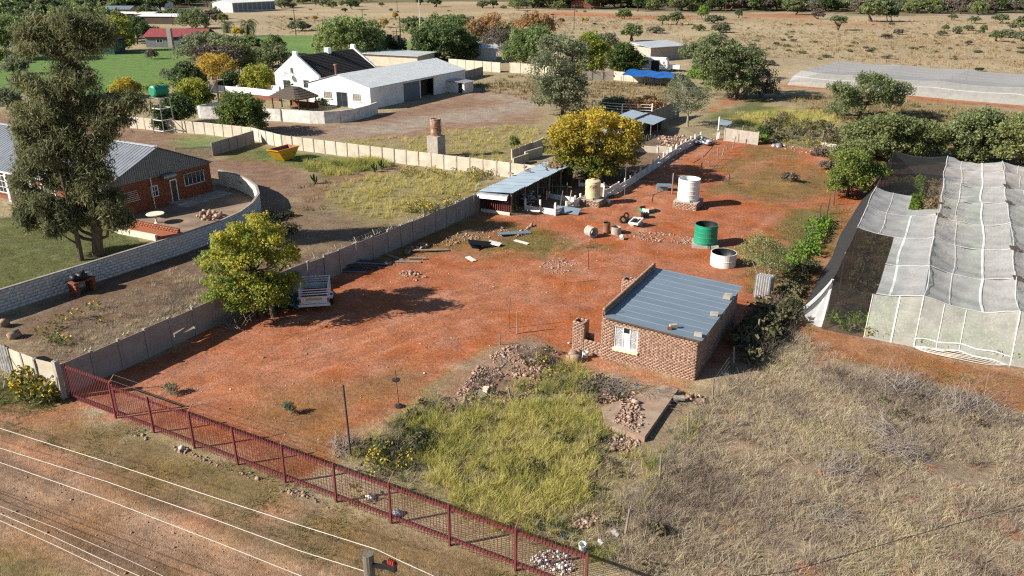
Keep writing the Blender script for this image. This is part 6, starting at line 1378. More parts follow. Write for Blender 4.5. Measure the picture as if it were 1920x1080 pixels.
def board_fence(label, pts, h=.62, step=1.35, mat='oldwhite', posth=1.0, seed=0, gap=.0, name='pen_fence', boards=1):
 rng = np.random.default_rng(seed); t = thing(name, label, 'fence', (*pts[0], 0)); pm = MB().box((0, 0, posth / 2), (.13, .13, posth)).mesh('post', M['oldwhite'])
 for a, b in zip(pts, pts[1:]):
  n = max(1, round(math.dist(a, b) / step)); ang = math.atan2(b[1] - a[1], b[0] - a[0]); w_ = math.dist(a, b) / n
  for k in range(n + 1): link('post', pm, t, (a[0] + (b[0] - a[0]) * k / n, a[1] + (b[1] - a[1]) * k / n, rng.uniform(-.15, .1)), (rng.normal(0, .05), rng.normal(0, .05), ang))
  for k in range(n):
   f = (k + .5) / n; hh = h * rng.uniform(.75, 1.15)
   for bd in range(boards):
    bh_ = hh / boards; bm = MB().box((0, 0, 0), (w_ - .13, .05, bh_ - .02)).mesh('board', M[mat])
    link('board', bm, t, (a[0] + (b[0] - a[0]) * f, a[1] + (b[1] - a[1]) * f, gap + bh_ * (bd + .5)), (rng.normal(0, .03), rng.normal(0, .05), ang))
 return t
board_fence('low white board fence at the front of the animal pens', [at(985, 394), at(1041, 404)], .6, 1.2, posth=1.05, seed=1, boards=2)
board_fence('leaning white board fence on the right side of the front pen', [at(1041, 404), at(1062, 396), at(1088, 384)], .62, 1.4, seed=2, boards=2)
board_fence('white board partition inside the front animal pen', [at(1028, 371), at(1078, 381)], .5, 2.2, posth=.7, seed=3)
board_fence('whitewashed board fence from the beige tank to the yellow tree', [at(1131, 374), at(1160, 361), at(1201, 335)], .85, 1.5, seed=4, boards=2)
board_fence('whitewashed board fence of the rear pen beyond the yellow tree', [at(1201, 335), at(1235, 312), at(1266, 290), at(1312, 266)], .8, 1.7, seed=5, boards=2, posth=1.15)
board_fence('pale low partition of the rear animal pen', [at(1188, 285), at(1232, 287), at(1256, 288)], .75, 2.2, 'creamwall', posth=.85, seed=6)
board_fence('pale low partition behind the beige tank', [at(1086, 349), at(1133, 352)], .5, 1.8, 'oldwhite', posth=.6, seed=7)
def stake_fence(label, pts, h=1.25, step=.33, seed=0, mat='wood'):
 rng = np.random.default_rng(seed); t = thing('stake_fence', label, 'fence', (*pts[0], 0)); sm_ = MB().lathe([(.03, 0), (.025, h), (0, h)], 5).mesh('stake', M[mat])
 for a, b in zip(pts, pts[1:]):
  n = round(math.dist(a, b) / step)
  for k in range(n): link('stake', sm_, t, (a[0] + (b[0] - a[0]) * k / n, a[1] + (b[1] - a[1]) * k / n, 0), (rng.normal(0, .07), rng.normal(0, .07), 0), (1, 1, rng.uniform(.7, 1.1)))
 m = MB(); m.tube([(*p, h * .7) for p in pts], .02, 4); m.build('rail', M[mat], t); return t
stake_fence('thin stake fence across the middle of the front pens', [at(1008, 369), at(1045, 366), at(1072, 368)], 1.2, .42, 1)
stake_fence('dark stake fence under the yellow tree crown', [at(1062, 342), at(1110, 336), at(1152, 342)], 1.6, .3, 2, 'darkwood')
stake_fence('short stake hurdle at the front corner of the animal shed', [at(951, 381), at(966, 384)], 1.5, .3, 3)
m = MB(); x, y = at(1025, 392); m.tube([(x, y, 0), (x, y, 1.6)], .03, 6); tag(m.build('red_pole', M['redpaint']), 'thin red pole inside the front pen', 'pole')
for u, v, lbl in ((1050, 391, 'dark plank leaning on the right of the front pen'), (1066, 390, 'pale plank leaning on the right of the front pen')):
 x, y = at(u, v); m = MB(); m.bar((x, y, 0), (x + .1, y + .3, 1.5), .1, .04); tag(m.build('leaning_plank', M['darkwood' if u < 1060 else 'wood']), lbl, 'plank')
x, y = at(1052, 400); m = MB(); m.slab([(x - .5, y - .4, .1), (x + 1.5, y + .1, .05), (x + 1.5, y + .7, .45), (x - .5, y + .3, .55)], .03); tag(m.build('loose_sheet', M['zinc']), 'loose grey sheet propped low against the front pen fence', 'sheet')
x, y = at(991, 383); n = 70; rr = np.random.default_rng(9); C = np.column_stack([x + rr.normal(0, .35, n), y + rr.normal(0, .3, n), np.abs(rr.normal(.5, .3, n))]); tag(link('tin_scraps', rock_mesh('tin_scraps', C, rr.uniform(.08, .2, n), rr.uniform(0, 1, n), M['tin'], 5, flat=.25)), 'tangle of silver tin scraps under the front of the animal shed', 'scrap', kind='stuff')
t = thing('rear_shed', 'rear animal shed with a sloping grey sheet roof behind the yellow tree', 'shed', (*at(1200, 262), 0)); cx, cy = at(1206, 258)
for k in range(5): rs = ribbed('roof_sheet', 4.6, 1.0, .25, .03, M['zinc']); sheet_at('roof_sheet', rs, t, (cx - 3.4, cy + k * .97, 2.35), (4.6, 0, -.75), (0, 1, 0))
m = MB(); m.span(cx - 3.3, cx - 3.2, cy, cy + 4.8, 0, 2.2); m.span(cx - 3.2, cx + .6, cy + 4.7, cy + 4.8, 0, 1.6); m.build('board_wall', M['darkwood'], t)
for a in (0, 2.4, 4.6): MB().tube([(cx + .9, cy + a, 0), (cx + .9, cy + a, 1.7)], .06, 6).build('post', M['wood'], t)
t = thing('middle_shed', 'patchy white tin roof half hidden behind the yellow tree crown', 'shed', (*at(1140, 300), 0)); cx, cy = at(1100, 300)
for k in range(6): rs = ribbed('roof_sheet', 3.4, 1.2, .3, .03, M['tin']); sheet_at('roof_sheet', rs, t, (cx - 1.2, cy + k * 1.15, 2.2 + .04 * (k % 3)), (3.4, 0, -.35), (0, 1, .03))
m = MB(); m.span(cx - 1.1, cx - 1.0, cy, cy + 6.8, 0, 2.1); m.build('board_wall', M['darkwood'], t)
for a in (0, 3.4, 6.7): MB().tube([(cx + 1.9, cy + a, 0), (cx + 1.9, cy + a, 1.85)], .06, 6).build('post', M['wood'], t)
x, y = at(1217, 270); t = thing('hoop_crate', 'row of bent wire hoops standing in the rear pen', 'hoops', (x, y, 0))
for k in range(6):
 m = MB(); o_ = Vector((x - 1.1 + k * .42, y - .2 + k * .1, 0)); m.tube([o_ + Vector((0, .45 * math.cos(a), 1.1 * math.sin(a) ** .6)) for a in np.linspace(0, math.pi, 9)], .025, 4); m.build('hoop', M['steel'], t)
x, y = at(1349, 262); t = thing('wash_table', 'low pale table of planks near the far end of the red yard', 'table', (x, y, 0))
m = MB(); m.box((x + .6, y + .4, .95), (2.0, 1.1, .1)); m.build('table_top', M['wood'], t)
for a in (-.3, 1.5):
 for b in (0, .8): m = MB(); m.box((x + a, y + b, .45), (.14, .14, .9)); m.build('leg', M['oldwhite'], t)
x, y = at(1352, 250); m = MB(); m.slab([(x - .4, y - .2, 1.1), (x + 1.1, y - .3, 1.05), (x + 1.1, y + .5, 1.5), (x - .4, y + .5, 1.65)], .06); tag(m.build('leaning_sheet', M['zinc']), 'dark sheet leaning above the pale plank table', 'sheet')
x, y = at(1346, 253); m = MB(); m.tube([(x, y, 0), (x, y, 2.2)], .09, 8); tag(m.build('white_pole', M['white']), 'thick white pole standing behind the plank table', 'pole')
x, y = at(1322, 270); rr = np.random.default_rng(12); n = 40; C = np.column_stack([x + rr.normal(0, .6, n), y + rr.normal(0, .6, n), np.abs(rr.normal(.3, .25, n))]); tag(link('scrap_heap', rock_mesh('scrap_heap', C, rr.uniform(.12, .4, n), rr.uniform(0, 1, n), M['tin'], 6, flat=.3)), 'heap of grey tin scrap at the corner of the rear pen', 'scrap', kind='stuff')
x, y = at(1245, 357); m = MB(); m.box((x, y, .5), (1.3, .9, .08), .4); m.box((x - .2, y, .25), (1.0, .5, .5), .4); tag(m.build('scrap_bench', M['zinc']), 'dark bench with scrap in the tree shade left of the white tank', 'bench')
x, y = at(1460, 275); tag(link('tarp_bundle', rock_mesh('tarp_bundle', [(0, 0, .12), (.6, .2, .12), (-.5, 0, .1), (.1, -.3, .1)], [.4, .3, .35, .3], [.5] * 4, M['tin'], 7, flat=.3), None, (x, y, 0)), 'grey and white cloth bundle lying on the upper yard', 'cloth')
for u, v, ln, lbl in ((1550, 273, 1.6, 'white bent sheet lying at the upper right corner of the yard'), (1573, 277, 2.2, 'long white board lying along the upper right corner of the yard')):
 x, y = at(u, v); m = MB(); m.slab([(x - ln / 2, y - .25, .08), (x + ln / 2, y - .35, .05), (x + ln / 2, y + .2, .25), (x - ln / 2, y + .3, .3)], .03); tag(m.build('loose_sheet', M['rag']), lbl, 'sheet')
def rubble(label, polys, n, size, seed, zrise=0.0, mat='rubblebits', name='rubble', flat=.6, base=0.0):
 P, rng = fill(polys, 160, seed, .46, .8); P = P[rng.permutation(len(P))[:n]]; s = size * rng.lognormal(0, .45, len(P))
 P[:, 2] += base + s * .2 + zrise * rng.uniform(0, 1, len(P)) ** 2
 o = link(name, rock_mesh(name, P, s, rng.beta(1.4, 1.4, len(P)), M[mat], seed, flat=flat)); return tag(o, label, 'rubble', kind='stuff')
rubble('brick rubble heap along the edge of the grass left of the brick house', [[(890, 705), (940, 660), (1000, 648), (1060, 680), (1000, 705), (930, 725)], [(845, 745), (900, 700), (960, 715), (900, 755)], [(820, 765), (880, 735), (910, 752), (860, 772)], [(1000, 690), (1060, 700), (1040, 725), (990, 715)]], 1900, .036, 1, .05)
rubble('broken brick rubble on the old slab below the brick house', [[(1130, 745), (1190, 745), (1205, 790), (1195, 815), (1140, 798)], [(1135, 772), (1225, 792), (1204, 824), (1140, 804)]], 1900, .034, 2, .04, base=.26)
rubble('broken brick strewn in front of the old slab', [[(1080, 790), (1135, 790), (1200, 832), (1170, 850), (1110, 835)], [(1090, 750), (1130, 745), (1125, 775), (1085, 780)]], 700, .034, 18, .03)
rubble('sparse brick rubble between the heap and the slab', [[(1000, 695), (1070, 690), (1180, 735), (1130, 760), (1040, 735)], [(900, 745), (1000, 715), (1010, 730), (930, 765)]], 900, .032, 19, .02)
rubble('brick rubble at the right end of the old slab', [[(1280, 740), (1320, 745), (1318, 760), (1285, 760)]], 208, .043, 3, .1)
rubble('small rubble patch in the grass near the road fence', [[(1040, 895), (1110, 890), (1120, 925), (1060, 930)], [(1085, 950), (1130, 960), (1110, 990), (1060, 985)]], 416, .037, 4, .05)
rubble('rubble and litter behind the right end of the red fence', [[(1010, 1035), (1060, 1040), (1068, 1075), (1015, 1065)]], 384, .031, 5, .1, 'rag')
rubble('pile of broken bricks by the boundary wall', [[(745, 475), (800, 453), (805, 465), (760, 487)]], 672, .053, 6, .2)
rubble('small pile of half bricks in the red yard below the boundary wall', [[(752, 512), (770, 508), (795, 522), (780, 527)]], 90, .05, 7, .05)
rubble('scattered bricks and rubbish along the wall foot', [[(800, 470), (850, 440), (930, 420), (960, 440), (900, 452), (850, 460)]], 416, .037, 8, .03)
rubble('line of brick rubble edging the grass patch', [[(965, 445), (990, 425), (1000, 420), (985, 440)]], 240, .050, 9, .1)
rubble('scattered pale stones between the drums and the green tank', [[(1160, 438), (1240, 435), (1300, 445), (1298, 458), (1200, 455)]], 384, .037, 10, .0)
rubble('low pale rubble patch on the red earth left of the chimney rods', [[(1015, 495), (1060, 483), (1085, 495), (1060, 512), (1030, 512)]], 384, .031, 11, .0)
rubble('pale stones strewn under the palisade fence', [[(240, 800), (420, 870), (640, 962), (640, 968), (420, 880), (250, 812)]], 144, .037, 12, .0, 'rock')
rubble('rubble bits across the rear pen', [[(1240, 255), (1310, 258), (1290, 278), (1230, 275)]], 320, .081, 13, .1)
rubble('brown stones scattered on the far corner of the yard', [[(1440, 272), (1560, 272), (1570, 300), (1500, 290)]], 144, .062, 14, .05)
rubble('small stones scattered across the open red yard', [[(560, 905), (330, 720), (640, 560), (760, 480), (1100, 420), (1130, 560), (1060, 640), (860, 690), (640, 850)]], 420, .018, 15, .0, 'rock')
rubble('stones and clods along the dirt road', [[(-60, 830), (420, 1000), (640, 1095), (300, 1100), (-60, 960)]], 500, .016, 16, .0, 'rock')
rubble('bits of paper and plastic littering the yard', [[(560, 905), (330, 720), (640, 560), (900, 420), (1300, 420), (1130, 560), (1060, 640), (860, 690)], [(850, 740), (1000, 680), (1250, 740), (1180, 1000), (800, 930)]], 192, .022, 17, .02, 'rag', 'litter', .3)
sl_ = [at(1128, 772), at(1243, 731), at(1271, 738), at(1208, 829), at(1136, 806)]
m = MB(); m.prism(sl_, -.1, .26); tag(m.build('floor_slab', M['slab'], org=(*sl_[2], 0)), 'old broken concrete floor slab in front of the brick house', 'slab')
m = MB(); m.box((*at(1272, 753), .2), (.5, .3, .12), .5); tag(m.build('pale_block', M['concrete']), 'pale block lying at the broken edge of the floor slab', 'block')
def board(name, label, u, v, ln, wd, ang, mat='wood', z=.06, tilt=.03, cat='plank', th=.05, group=None):
 x, y = at(u, v); m = MB(); m.box((0, 0, 0), (ln, wd, th), rot=Euler((tilt, tilt * .6, ang))); o = m.build(name, M[mat], org=(0, 0, 0)); o.location = (x, y, z + ground_z(x, y)); return tag(o, label, cat, group)
board('plank', 'long pale plank at the front of the brick pile by the wall', 740, 484, 1.9, .26, R(-12))
board('plank', 'short pale plank lying in front of the brick pile', 765, 492, 1.8, .28, R(28))
board('plank', 'long plank running right from the brick pile', 806, 472, 2.6, .26, R(35), z=.15)
board('plank', 'thin pale plank right of the brick pile', 782, 486, 1.3, .2, R(30), z=.1)
board('white_board', 'white board lying alone on the red earth below the boundary wall', 883, 487, 1.0, .35, R(-28), 'rag')
board('black_sheet', 'black sheet folded on the ground right of the brick pile', 905, 464, 2.2, .6, R(50), 'black', .3, .35, 'sheet')
board('black_sheet', 'dark torn sheet beside the folded black sheet', 893, 468, 1.1, .5, R(70), 'black', .25, .5, 'sheet')
board('white_board', 'white rag-like board at the end of the black sheet', 927, 461, 1.0, .5, R(5), 'rag', .2, .15)
board('white_board', 'white thin board lying on the grass patch', 978, 455, 1.3, .3, R(-10), 'rag')
board('zinc_sheet', 'grey sheet laid across the grass below the animal shed', 965, 440, 2.6, .5, R(48), 'zinc', .15, .1, 'sheet')
board('rag_sheet', 'pale torn sheet draped on the rubble heap', 900, 743, .9, .3, R(-30), 'wood', .1, .1, 'sheet')
board('rag_sheet', 'tan torn sack hanging at the lower end of the rubble heap', 910, 738, .5, .3, R(-70), 'plaster', .1, .15, 'sheet')
rr = np.random.default_rng(3)
for k in range(9):
 u = 650 + k * 7 + rr.uniform(-4, 4); v = 512 - k * 2.2 + rr.uniform(-3, 3)
 board('stacked_board', ('topmost', 'long', 'short', 'thin', 'dark', 'crooked', 'lowest', 'broad', 'loose')[k] + ' dark board in the pile leaning at the boundary wall', u, v, rr.uniform(1.6, 3.2), .28, R(38) + rr.normal(0, .15), 'darkwood' if k % 2 else 'zinc', .1 + .07 * (k % 4), .12, 'board', group='boards piled in the wall shade')
x, y = at(655, 496); t = thing('panel_stack', 'short stack of four concrete panels in the shade of the boundary wall', 'panels', (x, y, 0))
for k in range(4): m = MB(); m.box((x + .03 * k, y, .08 + .13 * k), (1.9, .5, .1), R(58) + .05 * k); m.build('panel', M['oldconcrete'], t)
for i, (u, v, s, mt, lb_) in enumerate(((1155, 1003, .3, 'rag', 'large white sack stone near the right end of the fence'), (1127, 1018, .26, 'rag', 'flat pale rock left of the large white sack'), (1010, 975, .24, 'rag', 'white crumpled container lying in the yellow grass'), (1056, 1008, .2, 'carblue', 'blue grey bag behind the right end of the fence'), (1190, 790, .3, 'concrete', 'pale round lump on the rubble slab'), (340, 842, .26, 'rag', 'white rock in front of the palisade fence'), (470, 887, .13, 'greenplastic', 'bright green bag at the foot of the palisade fence'), (745, 965, .35, 'zinc', 'grey box behind the pickets of the fence'), (693, 935, .3, 'rag', 'white and grey cloth thing behind the fence pickets'), (1362, 702, .18, 'curtain', 'lilac bag by the wire fence right of the house'), (1067, 644, .16, 'rag', 'white bag hung on the left of the fire chimney'), (998, 693, .3, 'concrete', 'grey lump at the lower edge of the rubble heap'), (1193, 723, .14, 'blueplastic', 'blue plastic scrap at the grass edge below the house'))):
 x, y = at(u, v); tag(link('rag_lump' if mt != 'concrete' else 'rubble_lump', rock_mesh('lump', [(0, 0, s * .2), (s * .3, s * .1, s * .15), (-s * .25, s * .2, s * .12)], [s * .55, s * .4, s * .3], [.6, .4, .5], M[mt], 30 + i, flat=.55), None, (x, y, ground_z(x, y))), lb_, 'rubbish' if mt != 'rag' else 'sack')
x, y = at(1093, 1032); tag(MB().lathe([(.12, 0), (.14, .34), (.12, .34), (.1, .02), (0, .02)], 14, (x, y, .0), M=Euler((R(12), 0, 0)).to_matrix()).build('bucket', M['whiteplastic']), 'white bucket in the weeds behind the right end of the fence', 'bucket')
for pts, lb_, z in (([(1222, 378), (1225, 365), (1245, 357), (1258, 352)], 'black hose curling to the post beside the white tank', .02), ([(1300, 305), (1318, 295), (1332, 280), (1340, 268)], 'black hose lying up the red track by the rear pen', .02), ([(1200, 440), (1218, 452), (1250, 456), (1300, 454)], 'black hose along the pale stones towards the green tank', .02)):
 m = MB(); P = [at3(*p, z) for p in pts]; m.tube(P, .022, 5); tag(m.build('hose', M['black']), lb_, 'hose')
# ================================================================== FAR BUILDINGS AND STRUCTURES
def hut(name, label, u, v, lx_, ly_, h, roofh, wall, roof, rz=0, ridge='x', cat='building', wins=0, over=.3):
 x, y = at(u, v); t = thing(name, label, cat, (x, y, 0)); t_ = Matrix.Rotation(rz, 3, 'Z'); o = Vector((x, y, 0)); hx, hy = lx_ / 2, ly_ / 2
 T = lambda a, b, c: o + t_ @ Vector((a, b, c))
 m = MB(); m.hexa([T(-hx, -hy, 0), T(hx, -hy, 0), T(hx, hy, 0), T(-hx, hy, 0), T(-hx, -hy, h), T(hx, -hy, h), T(hx, hy, h), T(-hx, hy, h)])
 if ridge == 'x' and roofh: m.add([T(-hx, -hy, h), T(-hx, hy, h), T(-hx, 0, h + roofh), T(hx, -hy, h), T(hx, hy, h), T(hx, 0, h + roofh)], [(0, 2, 1), (3, 4, 5)])
 if ridge == 'y' and roofh: m.add([T(-hx, -hy, h), T(hx, -hy, h), T(0, -hy, h + roofh), T(-hx, hy, h), T(hx, hy, h), T(0, hy, h + roofh)], [(0, 1, 2), (3, 5, 4)])
 m.build('wall', M[wall], t); e = over; k = roofh / (hy if ridge == 'x' else hx) if roofh and ridge != 'mono' else 0
 if ridge == 'x': S = [[T(-hx - e, -hy - e, h - e * k), T(hx + e, -hy - e, h - e * k), T(hx + e, 0, h + roofh), T(-hx - e, 0, h + roofh)], [T(hx + e, hy + e, h - e * k), T(-hx - e, hy + e, h - e * k), T(-hx - e, 0, h + roofh), T(hx + e, 0, h + roofh)]]
 elif ridge == 'y': S = [[T(hx + e, -hy - e, h - e * k), T(hx + e, hy + e, h - e * k), T(0, hy + e, h + roofh), T(0, -hy - e, h + roofh)], [T(-hx - e, hy + e, h - e * k), T(-hx - e, -hy - e, h - e * k), T(0, -hy - e, h + roofh), T(0, hy + e, h + roofh)]]
 else: S = [[T(-hx - e, -hy - e, h), T(hx + e, -hy - e, h), T(hx + e, hy + e, h + roofh), T(-hx - e, hy + e, h + roofh)]]
 for s in S: q = [p + Vector((0, 0, .09)) for p in s]; r = MB(); r.slab(q, .08); r.build('roof', M[roof], t)
 for i in range(wins): window(t, T(-hx + (i + .5) * lx_ / wins, -hy, h * .58), min(1.6, lx_ / wins * .4), h * .36, rz - math.pi / 2, frame='white', bars=(2, 1))
 return t
t = hut('warehouse', 'big pale steel warehouse with an open dark front far at the top left', 459.4, 20.6, 13, 27, 4.2, 1.3, 'zincpale', 'white', 0, 'y', 'warehouse')
x, y = at(459.4, 20.6)
for k in range(9): m = MB(); m.span(x + 6.4, x + 6.56, y - 13 + k * 2.95, y - 10.4 + k * 2.95, .4, 3.9); m.build('bay_opening', M['zincgrey'], t)
M['fartan'] = pmat('tan_house_paint', (.5, .36, .2), (.42, .3, .16), 1)
hut('far_house', 'tan house with a flat grey roof at the far top left', 215, 32, 17, 9, 3.2, 1.2, 'fartan', 'zinc', R(30), 'x', 'house', 3)
hut('far_shack', 'white roofed open shack at the far left', 306, 44, 16, 7, 2.6, .6, 'darkwood', 'white', R(22), 'mono', 'shack')
hut('far_shack', 'small white roofed shack left of the brown one far away', 250, 36, 13, 6, 2.2, .4, 'darkwood', 'white', R(24), 'mono', 'shack')
hut('far_shack', 'brown shack beside the white roofed shack far away', 277, 42, 6, 5, 3, .6, 'rust', 'rag', R(22), 'mono', 'shack')
hut('far_house', 'grey roofed house between far trees at the top left', 288, 18, 16, 10, 3, 1.2, 'zincpale', 'zincpale', R(25), 'x', 'house')
t = hut('red_roof_house', 'dark house with a red sheet roof beyond the green field', 342, 86, 15, 9, 2.7, 1.6, 'zincgrey', 'redroof', R(26), 'x', 'house', 2, .5)
x, y = at(322, 90); m = MB(); m.box((x, y, 2.4), (1.1, 1.1, 4.8), R(26)); m.build('chimney', M['concrete'], t)
x, y = at(312, 89); m = MB(); m.slab([(x - 5, y - 2, 2.2), (x + 3, y + 1.5, 2.2), (x + 1, y + 5, 2.9), (x - 7, y + 1.5, 2.9)], .08); m.build('veranda_roof', M['redroof'], t)
x, y = at(293, 88); tag(MB().lathe([(.8, 0), (.85, 1.2), (.8, 2.2), (0, 2.4)], 16, (x, y, 0)).build('pink_tank', M['fartan']), 'tan tank standing left of the red roofed house', 'water tank')
hut('green_shed', 'dark green sheet shed at the far edge of the green field', 192, 100, 9, 5, 3.0, .5, 'greenshed' if 'greenshed' in M else 'zincgrey', 'black', R(24), 'mono', 'shed')
M['greenshed'] = pmat('dark_green_sheet', (.02, .09, .065), (.015, .06, .045), 1)
for o in bpy.data.objects:
 if o.name == 'green_shed':
  for c in o.children:
   if c.name.startswith('wall'): c.data.materials[0] = M['greenshed']
hut('left_hut', 'low pale roofed hut at the left edge behind the casuarinas', 10, 88, 10, 5, 2, .5, 'zincgrey', 'zincpale', R(20), 'mono', 'hut')
t = hut('block_shed', 'grey block shed with a pale sloping roof beyond the caravan', 1234, 110, 10.5, 6.2, 2.8, .7, 'concrete', 'zincpale', R(62), 'mono', 'shed', 0)
x, y = at(1240, 116)
for k in range(3): window(t, at(1240 + k * 11, 113 - k * 3) + (1.5,), .9, 1.3, R(-28), frame='steel')
hut('block_shed', 'low white roofed outbuilding left of the grey block shed', 1203, 104, 6, 4, 2.2, .4, 'creamwall', 'white', R(62), 'mono', 'shed')
tank('water_tank', 'dark green water tank in front of the grey block shed', 1220, 110, 2.0, 2.1, 0, 'greenplastic', False, 4)
tank('water_tank', 'pale green tank behind the dark round tree', 895, 103, 2.2, 2.4, .8, 'greenplastic', False, 4)
hut('garden_hut', 'white hut behind the bare grey tree', 922, 100, 6, 5, 2.6, 1.0, 'white', 'zinc', R(28), 'y', 'hut', 1)
hut('garden_hut', 'grey shed beside the white hut behind the dark round tree', 905, 112, 6, 4, 2.6, .4, 'zincpale', 'zincpale', R(28), 'mono', 'hut')
hut('pale_pavilion', 'low flat roofed pavilion between the white house and shed', 742, 121, 15, 7, 2.3, .2, 'creamwall', 'zincpale', R(4), 'mono', 'pavilion', 0, .5)
hut('red_house', 'brick house with a red gabled roof among far trees', 1098, 15, 14, 12, 3.2, 3.2, 'facebrick', 'redroof', R(20), 'y', 'house', 2, .6)
hut('brown_house', 'small brown house far away under trees at the top', 1378, 15, 12, 9, 3.6, 1.5, 'rust', 'darkroof', R(20), 'x', 'house', 1)
hut('far_white_house', 'long white roof far away at the top right', 1813, 3, 32, 12, 3.5, 1.0, 'white', 'white', R(20), 'x', 'building')
hut('far_white_house', 'white roof glimpsed in the far tree line', 1512, 12, 14, 8, 3, 1.0, 'white', 'zincpale', R(20), 'x', 'building')
x, y = at(1228, 133); t = thing('caravan', 'white caravan with a dark awning doorway behind the blue tarpaulin', 'caravan', (x, y, 0)); rz = R(8)
prof = [(-2.6, .5), (2.3, .5), (2.6, .9), (2.5, 2.1), (2.1, 2.6), (-2.2, 2.6), (-2.75, 2.1), (-2.9, 1.0)]
T = lambda a, b, c: Vector((x, y, 0)) + Matrix.Rotation(rz, 3, 'Z') @ Vector((a, b, c))
m = MB(); m.add([T(a, -1.05, c) for a, c in prof] + [T(a, 1.05, c) for a, c in prof], [tuple(range(8)), tuple(range(15, 7, -1))] + [(i, 8 + i, 8 + (i + 1) % 8, (i + 1) % 8) for i in range(8)]); m.build('body', M['white'], t)
for nm, a0, a1, c0, c1, mt in (('door', -.6, 1.0, .4, 2.2, 'black'), ('window', -2.2, -1.1, 1.5, 2.1, 'glass'), ('vent', 1.75, 1.95, 1.5, 2.0, 'glass')):
 m = MB(); m.hexa([T(a0, -1.09, c0), T(a1, -1.09, c0), T(a1, -1.06, c0), T(a0, -1.06, c0), T(a0, -1.09, c1), T(a1, -1.09, c1), T(a1, -1.06, c1), T(a0, -1.06, c1)]); m.build(nm, M[mt], t)
for a in (-.2, .6): w_ = MB().lathe([(.0, -.1), (.3, -.1), (.32, 0), (.3, .1), (0, .1)], 16, T(a, -.95, .32), M=Euler((R(90), 0, rz)).to_matrix()).build('wheel', M['rubber'], t)
m = MB(); m.bar(T(-2.7, 0, .5), T(-3.7, 0, .5), .12); m.build('drawbar', M['steel'], t)
x, y = at(1262, 134); t = thing('white_trailer', 'small white trailer parked right of the caravan', 'trailer', (x, y, 0)); m = MB(); m.box((x, y, .9), (2.6, 1.4, .7), R(10)); m.build('body', M['white'], t)
for a in (-.75, .75): MB().lathe([(0, -.08), (.3, -.08), (.3, .08), (0, .08)], 14, (x, y + a, .3), M=Euler((R(90), 0, 0)).to_matrix()).build('wheel', M['rubber'], t)
p = [at3(1165, 141, 1.7), at3(1281, 149, 1.7), at3(1274, 137, 1.7), at3(1180, 129, 1.7)]; vs = []; nq = 10
for i in range(nq + 1):
 for j in range(5):
  a, b = i / nq, j / 4; q = p[0].lerp(p[1], a).lerp(p[3].lerp(p[2], a), b); q.z += .12 * math.sin(a * 19) * math.sin(b * 7 + 1); vs.append(q)
t = thing('blue_tarpaulin', 'long bright blue tarpaulin stretched behind the cream wall', 'tarpaulin', tuple(p[0].lerp(p[2], .5)))
m = MB(); m.add(vs, [(i * 5 + j, i * 5 + j + 1, (i + 1) * 5 + j + 1, (i + 1) * 5 + j) for i in range(nq) for j in range(4)]); m.build('cloth', M['blueplastic'], t)
for q in p: m = MB(); m.bar((q.x, q.y, 0), (q.x, q.y, 1.52), .1); m.build('post', M['wood'], t)
def pole(u, vb, vt, label, r=.14, mat='darkwood', cross=True):
 x, y = at(u, vb); h = height(u, vb, vt); t = thing('power_pole', label, 'pole', (x, y, 0), 'poles of the far power line')
 MB().tube([(x, y, 0), (x, y, h)], [r, r * .7], 7).build('shaft', M[mat], t)
 if cross: m = MB(); m.bar((x - 1.0, y - .3, h - .5), (x + 1.0, y + .3, h - .5), .14); m.build('crossarm', M[mat], t)
 return Vector((x, y, h - .4))
pa_ = pole(555, 67, 16, 'far power pole left of the willow tree')
pb_ = pole(753, 112, 31, 'taller pole of the transformer pair behind the white shed'); pc_ = pole(746, 108, 55, 'shorter pole of the transformer pair behind the white shed')
m = MB(); q = pb_ - Vector((0, 0, 4.2)); m.box(q + Vector((-.9, 0, 0)), (.9, .8, 1.3)); tag(m.build('transformer', M['darksteel'], org=q), 'dark transformer box hung between the pair of poles', 'transformer')
pole(790, 112, -5, 'thin pale mast standing behind the white shed', .09, 'oldwhite', False)
pd_ = pole(1076, 57, 8, 'far power pole above the tall grey-green tree'); pole(680, 40, 18, 'far pole behind the willow crown'); pole(745, 22, 1, 'far pole in the veld above the orange bushes')
pole(1360, 24, -10, 'far power pole beside the dark green far trees'); pole(1784, 38, -12, 'far power pole at the top right'); pole(1422, 108, 90, 'stubby pole at the corner of the far stock fence', .12, 'darkwood', False)
pole(153, 40, -5, 'pale mast rising behind the big casuarina', .12, 'oldwhite', False); pole(324, 48, 20, 'thin far pole left of the round dark tree', .1)
m = MB(); f = [at3(-1500, -20, 9), pa_, pb_, pd_, at3(1900, 28, 9)]
for a, b in zip(f, f[1:]):
 for o_ in (-.8, .8): m.tube([Vector(a).lerp(Vector(b), k / 8) + Vector((o_, 0, -1.2 * math.sin(k / 8 * math.pi))) for k in range(9)], .02, 3)
tag(m.build('far_power_lines', M['steel']), 'faint power lines strung across the far veld', 'cable', kind='stuff')
